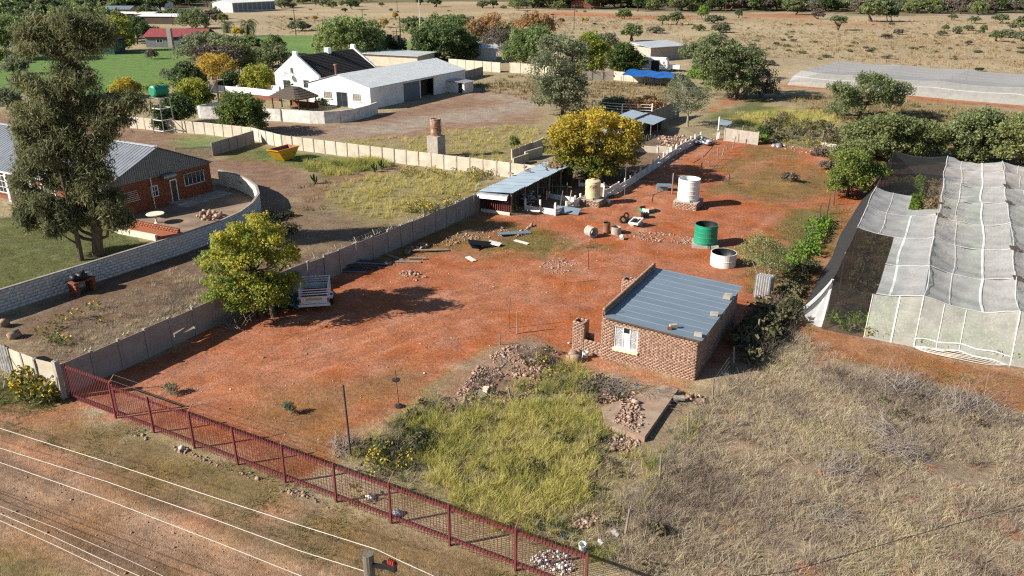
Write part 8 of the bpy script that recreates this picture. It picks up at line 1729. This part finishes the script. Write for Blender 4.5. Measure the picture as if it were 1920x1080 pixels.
vr = np.random.default_rng(77); KIND = {'acacia': 'thorn_tree', 'umbrella': 'thorn_tree', 'grey': 'thorn_bush', 'dark': 'evergreen_tree', 'olive': 'veld_bush', 'bare': 'bare_bush', 'orange': 'autumn_bush', 'lime': 'lime_tree', 'willow': 'leafy_tree', 'rust': 'autumn_bush'}
def plant(key, u, v, vt, wpx, label, group=None, xy=None, size=None):
 if xy is None: x, y = at(u, v); h = height(u, v, vt); w_ = wpx / px_per_m((x, y))
 else: x, y = xy; h, w_ = size
 nm = KIND[key]; cat = 'bush' if 'bush' in nm else 'tree'; t = thing(nm, label, cat, (x, y, 0), group); tm_, cm_ = PR[key][int(vr.integers(2))]; a = vr.uniform(0, 6.28); s = (w_ / 2.1, w_ / 2.1, h / 1.85)
 t.rotation_euler = (0, 0, a); t.scale = s
 for nm_, me in (('trunk', tm_), ('crown', cm_)):
  o = bpy.data.objects.new(nm_, me); COL.objects.link(o); o.parent = t
 return t
VB = [('grey', 562, 58, 32, 40, 'grey-green spiky bush beside the power pole in the veld'), ('dark', 546, 40, 33, 10, 'tiny dark bush above the spiky bush'), ('orange', 590, 39, 29, 16, 'orange bush right of the spiky veld bush'), ('dark', 660, 18, 0, 30, 'dark tall bush clump at the top left of the veld'), ('dark', 646, 23, 15, 13, 'small dark bush at the foot of the clump'), ('acacia', 715, 13, 4, 13, 'round bush alone in the upper veld'), ('grey', 733, 21, 14, 8, 'small blue-grey bush right of the lone round one'), ('umbrella', 770, 64, 34, 40, 'dark umbrella tree behind the transformer poles'), ('orange', 720, 52, 34, 20, 'small tree with yellow leaves in the veld'), ('orange', 699, 48, 36, 22, 'orange leafed tree left of the yellow one'), ('orange', 742, 38, 22, 14, 'thin olive and orange tree above the yellow one'), ('dark', 787, 9, -3, 17, 'dark round bush at the top above the mast'), ('dark', 815, 13, -4, 30, 'big dark round bush at the top centre'), ('grey', 906, 15, -4, 26, 'grey flat bush at the top right of centre'), ('dark', 926, 15, 0, 20, 'dark bush right of the grey flat one'), ('olive', 944, 16, 8, 12, 'low bush right of the dark one'), ('acacia', 973, 20, 2, 22, 'dark bush at the left end of the red field'), ('rust', 1052, 45, 33, 14, 'lone brown bush below the red field'), ('orange', 1092, 42, 32, 8, 'small tan bush in the pale veld'), ('orange', 1101, 42, 33, 7, 'twin tan bush right beside it'), ('olive', 1169, 36, 9, 28, 'tall olive bush at the edge of the red field'), ('acacia', 1185, 78, 44, 50, 'wide grey-green thorn bush above the block shed'), ('grey', 1228, 62, 46, 36, 'low grey thorn bush right of the wide one'), ('acacia', 1242, 46, 28, 26, 'left half of the dark thorn pair'), ('acacia', 1266, 47, 22, 32, 'right half of the dark thorn pair'), ('lime', 1318, 38, 9, 25, 'bright lime green tree'), ('grey', 1340, 44, 22, 42, 'blue-grey bush in front of the lime tree'), ('grey', 1350, 61, 38, 40, 'grey broad bush below the blue-grey one'), ('olive', 1310, 58, 42, 22, 'olive bush left of the grey broad one'), ('dark', 1384, 34, 18, 18, 'small dark round tree right of the lime tree'), ('umbrella', 1571, 57, 30, 40, 'umbrella thorn tree alone in the dry veld'), ('bare', 1532, 36, 10, 24, 'thin grey tree left of the umbrella thorn'), ('acacia', 1490, 28, -2, 46, 'dark wide tree at the top over the bare strip'), ('acacia', 1635, 41, -2, 56, 'large grey dark tree right of the umbrella thorn'), ('dark', 1668, 41, 10, 30, 'darker companion of the large grey tree'), ('bare', 1662, 73, 60, 22, 'dark grey dead-looking bush'), ('bare', 1685, 65, 50, 20, 'light brown open bush'), ('grey', 1765, 67, 54, 20, 'low green-grey bush in the right veld'), ('bare', 1815, 84, 73, 16, 'small brown round bush in the right veld'), ('dark', 1835, 134, 126, 20, 'dark low bush behind the far net'), ('acacia', 1785, 38, 26, 20, 'bush below the far right pole'), ('acacia', 1826, 44, 30, 26, 'dark bush beside the bush below the pole'), ('acacia', 1874, 44, 25, 32, 'green thorn bush near the right edge'), ('bare', 1897, 52, 42, 18, 'bare brown bush near the right edge'), ('acacia', 1915, 60, 30, 36, 'green bush cut by the right edge'), ('grey', 1925, 78, 50, 30, 'grey bush below the one at the right edge'), ('dark', 1866, 24, -6, 36, 'big dark evergreen at the top right'), ('bare', 1802, 26, 6, 26, 'bare grey tree left of the big evergreen'), ('olive', 1502, 100, 93, 20, 'flat olive bush behind the corner of the far net'), ('olive', 1475, 88, 81, 16, 'flat green bush up from the net corner'), ('bare', 1455, 85, 76, 12, 'small grey bush by the stock fence'), ('olive', 1838, 62, 54, 14, 'small round green bush in the right veld'), ('bare', 1672, 47, 40, 12, 'brown bush behind the dead-looking one'), ('bare', 1438, 122, 108, 30, 'greyish scrub by the stubby fence pole'), ('rust', 1400, 120, 104, 24, 'brown scrub left of the stubby fence pole')]
for k in VB: plant(*k)
FAR = [('acacia', 'dark grey-green tree in the far tree belt', 0), ('dark', 'dark evergreen tree in the far tree belt', 1), ('olive', 'olive green tree in the far tree belt', 2), ('grey', 'grey thorn tree in the far tree belt', 3), ('willow', 'light green tree in the far tree belt', 4), ('bare', 'brown leafless tree in the far tree belt', 5)]
def belt(u0, u1, v0, v1, n, keys, hmin, hmax):
 where = 'at the top left' if u1 < 450 else 'above the white shed roofs' if u1 < 980 else 'around the red gabled house' if u1 < 1310 else 'right of the lime tree' if u1 < 1500 else 'behind the umbrella thorn' if u1 < 1700 else 'at the top right'
 for k in range(n):
  u = u0 + (u1 - u0) * (k + vr.uniform(0, 1)) / n; v = vr.uniform(v0, v1); key, lb_, _ = FAR[keys[int(vr.integers(len(keys)))]]
  h = vr.uniform(hmin, hmax) * 1.25; plant(key, 0, 0, 0, 0, lb_ + ' ' + where, 'trees of the far belt', at(u, v), (h, h * vr.uniform(.9, 1.7)))
belt(985, 1190, 9, 17, 26, (0, 1, 1, 2, 4), 5, 9); belt(960, 1060, 12, 19, 12, (0, 2, 3), 3, 5); belt(1190, 1290, 8, 22, 16, (0, 1, 2), 4, 7);
belt(1270, 1480, 2, 24, 34, (0, 1, 0, 2, 5), 4, 9); belt(1440, 1640, 6, 26, 30, (0, 1, 3, 5, 2), 4, 8); belt(1620, 1860, 12, 28, 28, (0, 5, 3, 2, 5), 4, 7)
belt(-60, 330, 2, 30, 46, (0, 1, 1, 4, 2), 6, 10); belt(-40, 200, 30, 55, 20, (0, 1, 4, 3), 4, 7); belt(190, 400, 4, 14, 22, (0, 1, 2, 5, 2), 4, 8)
belt(520, 700, 2, 16, 14, (2, 3, 0), 2.5, 4.5); belt(270, 330, 28, 40, 5, (2, 3, 0), 3, 5); belt(380, 420, 30, 46, 5, (5, 2, 3), 3, 5); belt(-40, 215, 46, 84, 30, (0, 2, 4, 1), 5, 8); belt(395, 520, 98, 132, 8, (0, 3, 2, 4), 3.5, 5.5); belt(700, 960, 70, 108, 6, (0, 4, 3), 4, 6); belt(1760, 1930, 52, 84, 7, (3, 3, 0), 1.5, 3)
wp, ws = [], []
for u0, u1, v0, v1, n_, h0, h1 in ((900, 2000, -32, 4, 420, 5, 10), (985, 1300, 0, 14, 70, 5, 10), (1290, 1660, 0, 22, 110, 4, 9), (1660, 1960, 6, 24, 50, 4, 8), (-200, 430, -32, 4, 260, 6, 11), (-100, 200, 4, 50, 110, 5, 10), (200, 420, -2, 12, 40, 5, 9), (420, 980, -34, -2, 200, 4, 8)):
 for k in range(n_): wp.append((*at(vr.uniform(u0, u1), vr.uniform(v0, v1)), 0)); ws.append(vr.uniform(h0, h1) / 1.85)
n_ = len(wp)
scatter('distant_woodland', 'distant belt of mixed trees closing the view along the top', 'woodland', [PR[k][j][1] for k in ('acacia', 'dark', 'olive', 'grey', 'willow', 'bare') for j in (0, 1)], np.array(wp), vr.uniform(0, 6.28, n_), np.array(ws), np.full(n_, .5), vr.integers(0, 12, n_))
for k in range(60):
 u = vr.uniform(1400, 1930); v = vr.uniform(44, 120)
 if v > 108 + (u - 1480) * .07 and u > 1440: continue
 key = ('grey', 'olive', 'bare', 'grey')[int(vr.integers(4))]; h = vr.uniform(.35, .95); plant(key, 0, 0, 0, 0, 'low %s tussock bush in the dry veld' % {'grey': 'grey-green', 'olive': 'olive', 'bare': 'brown'}[key], 'low bushes over the dry veld', at(u, v), (h, h * vr.uniform(1.6, 3.2)))
for k in range(40):
 u = vr.uniform(560, 1280); v = vr.uniform(20, 62); key = ('olive', 'bare', 'grey', 'orange')[int(vr.integers(4))]; h = vr.uniform(.4, 1.2)
 plant(key, 0, 0, 0, 0, 'low %s tussock bush in the dry veld' % {'grey': 'grey-green', 'olive': 'olive', 'bare': 'brown', 'orange': 'tan'}[key], 'low bushes over the dry veld', at(u, v), (h, h * vr.uniform(1.2, 2.2)))
# ================================================================== GRASS, WEEDS, CROPS
D1 = [tuft('t', 26, .4, .46, .019, .9, M['bl_dry'], i) for i in range(4)] + [tuft('t', 30, .3, .55, .017, 1.2, M['bl_dry'], 10 + i) for i in range(2)]
G1 = [tuft('t', 28, .62, .42, .022, .6, M['bl_green'], 20 + i) for i in range(4)]
S1 = [tuft('t', 12, .13, .34, .03, .8, M['bl_short'], 30 + i) for i in range(3)]
W1 = [leafy('t', 46, .55, .38, .09, M['bl_shrub'], 40 + i) for i in range(3)]
Y1 = [leafy('t', 46, .7, .42, .08, M['bl_short'], 50 + i, (.3, .04, M['flower'])) for i in range(3)]
C1 = [leafy('t', 40, .6, .4, .1, M['bl_crop'], 60 + i) for i in range(3)]
F1 = [tuft('t', 14, .6, .9, .09, .6, M['bl_far'], 70 + i) for i in range(3)]
def sow(name, label, cat, meshes, specs, tintmid=.5, tintamp=.35, ts=2.2):
 Ps, Ss, Ts = [], [], []
 for polys, dens, seed, clump, s0, s1, off in specs:
  P, rng = fill(polys, dens, seed, clump); n = len(P)
  Ps.append(P); Ss.append(rng.uniform(s0, s1, n) * (.75 + .5 * fbm(P[:, 0] / 1.7, P[:, 1] / 1.7, seed + 3)))
  Ts.append(np.clip(tintmid + off + (fbm(P[:, 0] / ts, P[:, 1] / ts, seed + 5) - .5) * 2.2 * tintamp + rng.normal(0, .19, n), 0, 1))
 P = np.concatenate(Ps); rng = np.random.default_rng(len(P)); n = len(P)
 return scatter(name, label, cat, meshes, P, rng.uniform(0, 6.28, n), np.concatenate(Ss), np.concatenate(Ts), rng.integers(0, len(meshes), n))
field = [(1170, 1080), (1200, 900), (1250, 830), (1375, 690), (1420, 650), (1490, 628), (1640, 695), (1780, 738), (1990, 810), (2200, 900), (2200, 1300), (1100, 1300)]
front = [(650, 852), (700, 818), (800, 748), (860, 760), (940, 745), (1010, 705), (1120, 740), (1140, 800), (1190, 850), (1150, 1050), (1000, 1020), (740, 920)]
sow('dry_grass', 'dry tan and grey grass filling the field at the bottom right', 'grass', D1, [
 ([front], 7, 109, .5, .5, 1.2, .15), ([field], 24, 101, .36, .35, 1.2, .06), ([[(0, 640), (140, 600), (380, 470), (400, 470), (380, 560), (230, 650), (125, 690)]], 7, 102, .42, .5, .9, .05),
 ([[(160, 640), (380, 545), (380, 575), (260, 632), (140, 688)]], 12, 103, .3, .6, 1.0, .25), ([[(1100, 800), (1210, 850), (1180, 1060), (1110, 1040)]], 12, 104, .35, .7, 1.2, .1),
 ([[(1150, 1060), (1210, 880), (1300, 800), (1380, 690), (1400, 700), (1330, 820), (1250, 960), (1200, 1080)]], 10, 105, .3, .9, 1.4, -.05), ([[(560, 905), (640, 960), (1000, 1100), (700, 1090)]], 4, 106, .45, .25, .45, 0)], .45, .4, 1.9)
sow('tall_grass', 'tall yellow-green grass in the front corner of the plot', 'grass', G1, [
 ([[(775, 860), (850, 790), (960, 755), (1080, 755), (1125, 800), (1120, 900), (1060, 960), (960, 1005), (850, 960)]], 24, 111, .36, .4, 1.05, .15), ([front], 9, 110, .42, .3, .9, -.1), ([[(690, 840), (800, 770), (900, 750), (830, 800), (700, 880), (660, 870)]], 9, 112, .4, .5, .9, -.3), ([[(610, 350), (700, 328), (800, 316), (910, 335), (890, 355), (820, 395), (720, 415), (640, 395)]], 5, 113, .42, .5, 1.0, .35),
 ([[(570, 300), (640, 305), (720, 295), (740, 312), (640, 330), (575, 322)]], 8, 114, .3, .8, 1.3, -.15), ([[(640, 265), (900, 240), (1010, 235), (1000, 300), (960, 316), (800, 296)]], 2.2, 115, .4, .5, 1.0, .35), ([[(1210, 860), (1290, 780), (1370, 690), (1300, 820), (1200, 960)]], 7, 116, .4, .7, 1.1, -.25),
 ([[(1380, 212), (1550, 208), (1580, 226), (1540, 240), (1380, 236)]], 3, 117, .3, .6, 1.0, .15), ([[(1010, 700), (1080, 690), (1110, 720), (1040, 740)]], 12, 118, .3, .6, 1.0, .15)], .55, .5, 2.0)
sow('short_grass', 'short patchy grass over the yard and verge', 'grass', S1, [
 ([[(0, 690), (128, 756), (560, 912), (1000, 1095), (760, 1120), (420, 985), (180, 880), (0, 800)]], 9, 121, .5, .7, 1.6, 0), ([[(-40, 700), (60, 712), (130, 750), (60, 775), (-40, 775)]], 18, 122, .3, 1, 2, -.2),
 ([[(640, 850), (560, 905), (440, 830), (560, 740), (760, 690), (860, 690), (800, 745)]], 4, 123, .52, .5, 1.1, .1), ([[(330, 720), (640, 560), (760, 480), (1100, 420), (1330, 300), (1400, 420), (1130, 560), (1060, 640), (860, 690), (640, 850), (560, 905)]], 1.6, 132, .58, .4, 1.0, .1), ([[(880, 478), (950, 425), (1010, 428), (1150, 462), (1090, 478)]], 12, 124, .35, .6, 1.2, 0),
 ([[(1335, 350), (1400, 275), (1480, 280), (1590, 340), (1560, 372), (1400, 376)]], 7, 125, .4, .6, 1.2, 0), ([[(1400, 455), (1500, 400), (1610, 385), (1545, 490), (1480, 575), (1400, 545)]], 10, 126, .42, .7, 1.8, 0),
 ([[(640, 500), (760, 450), (880, 400), (950, 410), (930, 450), (800, 480)]], 7, 127, .5, .7, 1.3, 0), ([[(1480, 600), (1560, 628), (1720, 662), (1990, 720), (1990, 780), (1700, 700), (1500, 640)]], 9, 128, .46, .7, 1.4, .05),
 ([[(-40, 440), (60, 420), (200, 430), (300, 462), (-40, 580)]], 12, 129, .3, .6, 1.1, -.1), ([[(480, 282), (560, 290), (640, 302), (560, 316), (490, 302)]], 8, 130, .3, .8, 1.5, -.25), ([[(1100, 705), (1290, 735), (1270, 750), (1110, 730)]], 10, 131, .48, .8, 1.6, -.2)], .45, .3, 1.6)
sow('shrubby_weeds', 'dark shrubby weeds along the fence right of the brick house', 'weeds', W1, [
 ([[(1375, 690), (1400, 620), (1440, 565), (1490, 580), (1490, 620), (1420, 690)]], 5, 141, .3, .9, 2.0, .1), ([[(1000, 670), (1100, 700), (1180, 725), (1110, 735), (1010, 700)]], 5, 143, .4, .5, 1.0, .35), ([[(690, 850), (780, 800), (830, 830), (760, 870)]], 5, 144, .35, .6, 1.1, .1),
 ([[(850, 745), (900, 705), (950, 665), (1000, 655), (1050, 685), (960, 720), (900, 755)], [(1110, 735), (1200, 735), (1200, 750), (1120, 760)]], 3, 139, .42, .4, .9, 0), ([front], 1.6, 140, .52, .35, .9, 0), ([[(1430, 560), (1500, 490), (1530, 500), (1490, 580)]], 4, 145, .3, .7, 1.3, .1), ([[(1620, 740), (1700, 730), (1800, 760), (1900, 860), (1800, 850), (1650, 780)]], 2.5, 146, .45, .6, 1.1, .45), ([[(1200, 1070), (1260, 900), (1300, 860), (1260, 1000)]], 3, 147, .4, .7, 1.3, .1),
 ([[(480, 470), (500, 410), (560, 400), (560, 440)]], 4, 149, .3, .6, 1.2, -.2), ([[(1460, 215), (1560, 240), (1640, 262), (1560, 275), (1400, 255)]], 1.2, 150, .4, .9, 1.8, .2)], .4, .3, 1.8)
K1 = [tuft('t', 26, .75, .7, .02, .8, M['bl_dead'], 80 + i) for i in range(3)]
sow('dead_weeds', 'grey-brown dead weed stems in drifts over the dry field', 'weeds', K1, [([[(850, 745), (900, 705), (950, 665), (1000, 655), (1050, 685), (960, 720), (900, 755)]], 5, 103, .42, .4, .8, .1), ([[(1375, 690), (1400, 610), (1440, 560), (1485, 575), (1485, 625), (1425, 700)]], 6, 105, .3, .7, 1.7, -.25), ([[(650, 852), (700, 818), (800, 748), (900, 745), (820, 810), (720, 900)], [(1000, 690), (1110, 715), (1200, 735), (1120, 750), (1030, 730)]], 4, 104, .4, .5, 1.1, .1), ([field], 3, 106, .55, .5, 1.1, .1), ([[(1540, 700), (1700, 720), (1900, 800), (1900, 900), (1650, 860), (1540, 800)]], 5, 107, .46, .6, 1.1, 0), ([[(230, 600), (380, 520), (390, 560), (300, 600)]], 6, 108, .4, .5, .9, .1), ([[(1200, 1000), (1300, 860), (1380, 900), (1280, 1070)]], 4, 109, .4, .6, 1.1, -.1)], .5, .4, 2)
sow('flowering_weeds', 'yellow flowering weeds in clumps along fences and lots', 'weeds', Y1, [
 ([[(20, 745), (55, 712), (105, 725), (125, 755), (60, 768)]], 14, 151, .2, .8, 1.5, -.1), ([[(660, 880), (700, 850), (790, 855), (760, 890), (700, 905)]], 6, 152, .3, .6, 1.0, -.1), ([[(620, 930), (690, 925), (700, 945), (640, 950)]], 8, 153, .3, .6, 1.1, -.1), ([[(325, 610), (400, 572), (400, 585), (345, 615)]], 5, 154, .3, .5, .9, -.1),
 ([[(60, 650), (105, 590), (200, 580), (210, 600), (110, 660)]], .7, 155, .3, .7, 1.1, -.1), ([[(755, 385), (860, 372), (850, 395), (780, 410)]], 2.5, 156, .3, .6, 1.2, .1), ([[(740, 320), (930, 325), (900, 345), (760, 335)]], 1.5, 157, .4, .7, 1.2, .1), ([[(945, 395), (970, 385), (985, 400), (955, 405)]], 5, 158, .2, .6, 1.1, 0), ([[(1010, 680), (1060, 700), (1040, 720), (1000, 700)]], 4, 159, .3, .5, 1.0, 0), ([[(520, 950), (560, 925), (580, 935), (540, 960)]], 8, 160, .2, .4, .8, 0),
 ([[(1420, 270), (1460, 262), (1640, 282), (1600, 290)]], 1.2, 161, .4, .6, 1.0, 0)], .4, .25, 1.5)
sow('leafy_hedge', 'row of bright leafy plants growing along the black net side', 'plants', C1, [
 ([[(1470, 505), (1510, 440), (1548, 412), (1560, 420), (1530, 480), (1495, 520)]], 6, 171, .25, .7, 1.2, -.15), ([[(1590, 345), (1640, 318), (1660, 325), (1610, 352)]], 5, 172, .2, .7, 1.2, -.15)], .3, .2, 1.5)
rows_ = []
rg = np.random.default_rng(181)
for k in range(13):
 X = -3.6 + k * 1.12; n = 330; Y = rg.uniform(44.9, 84.5, n); rows_.append(np.column_stack([X + rg.normal(0, .16, n), Y, np.zeros(n), np.full(n, k)]))
Pc = np.concatenate(rows_); Pc[:, 2] = ground_zs(Pc[:, 0], Pc[:, 1]); n = len(Pc)
kp = (Pc[:, 3] % 4 == 2) | (Pc[:, 0] > .4) & (rg.uniform(0, 1, len(Pc)) < .6) | (rg.uniform(0, 1, len(Pc)) < .22); Pc = Pc[kp]; ex = np.column_stack([rg.uniform(-4, 13.5, 260), rg.uniform(44.7, 46.6, 260), np.zeros(260), np.full(260, 2)]); Pc = np.concatenate([Pc, ex]); n = len(Pc)
tn = np.clip(np.where(Pc[:, 3] % 4 == 2, .3, .8) + (fbm(Pc[:, 0] / 3, Pc[:, 1] / 3, 5) - .5) * .8 + rg.normal(0, .1, n), 0, 1)
scatter('crop_rows', 'rows of green and withered crops growing under the shade net', 'crops', C1, Pc[:, :3], rg.uniform(0, 6.28, n), rg.uniform(.55, 1.25, n), tn, rg.integers(0, 3, n))
sow('veld_grass', 'dry tussocks scattered over the far veld and lots', 'grass', F1, [
 ([[(1400, 60), (1930, 60), (1930, 140), (1500, 108), (1300, 110), (1280, 70)]], .35, 191, .38, .5, 1.3, 0), ([[(500, 30), (1280, 40), (1280, 70), (860, 70), (500, 62)]], .12, 192, .38, .5, 1.3, 0),
 ([[(880, 165), (960, 142), (1240, 160), (1300, 182), (1200, 212), (1060, 205)]], 1.2, 193, .35, .6, 1.2, -.05), ([[(1450, 180), (1600, 178), (1920, 215), (1920, 300), (1700, 260), (1600, 240)]], 1.0, 194, .35, .6, 1.3, -.1), ([[(560, 345), (620, 335), (700, 325), (600, 400), (540, 400)]], 1.0, 195, .45, .4, .8, 0),
 ([[(900, 25), (1300, 30), (1500, 36), (1900, 40), (1900, 60), (1300, 60), (900, 60)]], .1, 196, .4, .6, 1.4, 0)], .55, .35, 9)
def brush(label, u, v, r, n, ln, seed, h=.35, mat='twig'):
 rng = np.random.default_rng(seed); x, y = at(u, v); z0 = ground_z(x, y); m = MB(); a0 = rng.uniform(0, 3.1)
 for k in range(n):
  p = Vector((x + rng.normal(0, r * .45), y + rng.normal(0, r * .45), z0 + abs(rng.normal(0, h * .6)))); a = a0 + rng.normal(0, .6); L_ = ln * rng.uniform(.5, 1.2)
  q = p + Vector((math.cos(a) * L_, math.sin(a) * L_, rng.normal(.1, .25) * L_)); q.z = max(q.z, z0 + .05); mid = p.lerp(q, .5) + Vector((0, 0, .12 * L_)); m.tube([p, mid, q], [.011, .008, .004], 3, cap=False)
  for j in range(2): e = p.lerp(q, rng.uniform(.4, .9)); m.tube([e, e + Vector((math.cos(a + rng.normal(0, .9)), math.sin(a + rng.normal(0, .9)), rng.normal(.2, .3))) * L_ * .4], [.006, .003], 3, cap=False)
 return tag(m.build('brush_pile', M[mat]), label, 'brush pile')
for u, v, r, n, ln, lb_ in ((1675, 735, 1.5, 130, 1.5, 'largest pile of grey dead branches near the red strip'), (1805, 770, 1.4, 120, 1.5, 'pile of grey dead branches right of the largest one'), (1560, 885, 1.1, 90, 1.2, 'pile of grey branches in the middle of the dry field'), (1545, 975, .8, 60, 1.0, 'small pile of pale branches low in the dry field'), (1665, 850, 1.1, 90, 1.2, 'dark pile of branches above the middle of the dry field'), (1660, 820, .9, 60, 1.0, 'thin grey branches behind the dark pile'), (440, 615, 1.0, 60, 1.3, 'bare branches thrown in the shade at the boundary wall foot'), (640, 845, .7, 110, .6, 'tangle of dry brown brush beside the tallest dark pole'), (1215, 745, 1.0, 90, .8, 'grey dead twigs on the top of the floor slab'), (1140, 730, 1.2, 110, .7, 'grey brushwood along the upper edge of the slab')):
 brush(lb_, u, v, r, n, ln, int(u))
for u, v, wd_, lb_ in ((318, 740, 16, 'small feathery weed behind the red gate end of the yard'), (540, 775, 10, 'little grey weed on the open red earth')):
 tree('small_plant', lb_, u, v, [(u, v - 14, wd_, 9), (u + 8, v - 8, wd_ * .7, 7)], 'greygreen', 40, .16, 14, .06, .03, bark='twig', twigs=30, seed=u, shell=.1, cat='plant')
for u, v, lb_ in ((590, 345, 'small cactus-like plant left on the brown lot'), (702, 323, 'thin spiky plant on the bare patch by the cream wall'), (716, 318, 'second spiky plant on the bare patch by the cream wall')):
 x, y = at(u, v); t = thing('cactus', lb_, 'cactus', (x, y, 0)); m = MB()
 for k in range(5): a = k * 1.3; m.tube([(x, y, .1 * k), (x + .25 * math.cos(a), y + .25 * math.sin(a), .3 + .1 * k), (x + .3 * math.cos(a), y + .3 * math.sin(a), .65 + .08 * k)], [.07, .08, .04], 6)
 m.tube([(x, y, 0), (x, y, 1.0)], [.09, .06], 7); m.build('stem', LM['citrus'], t)
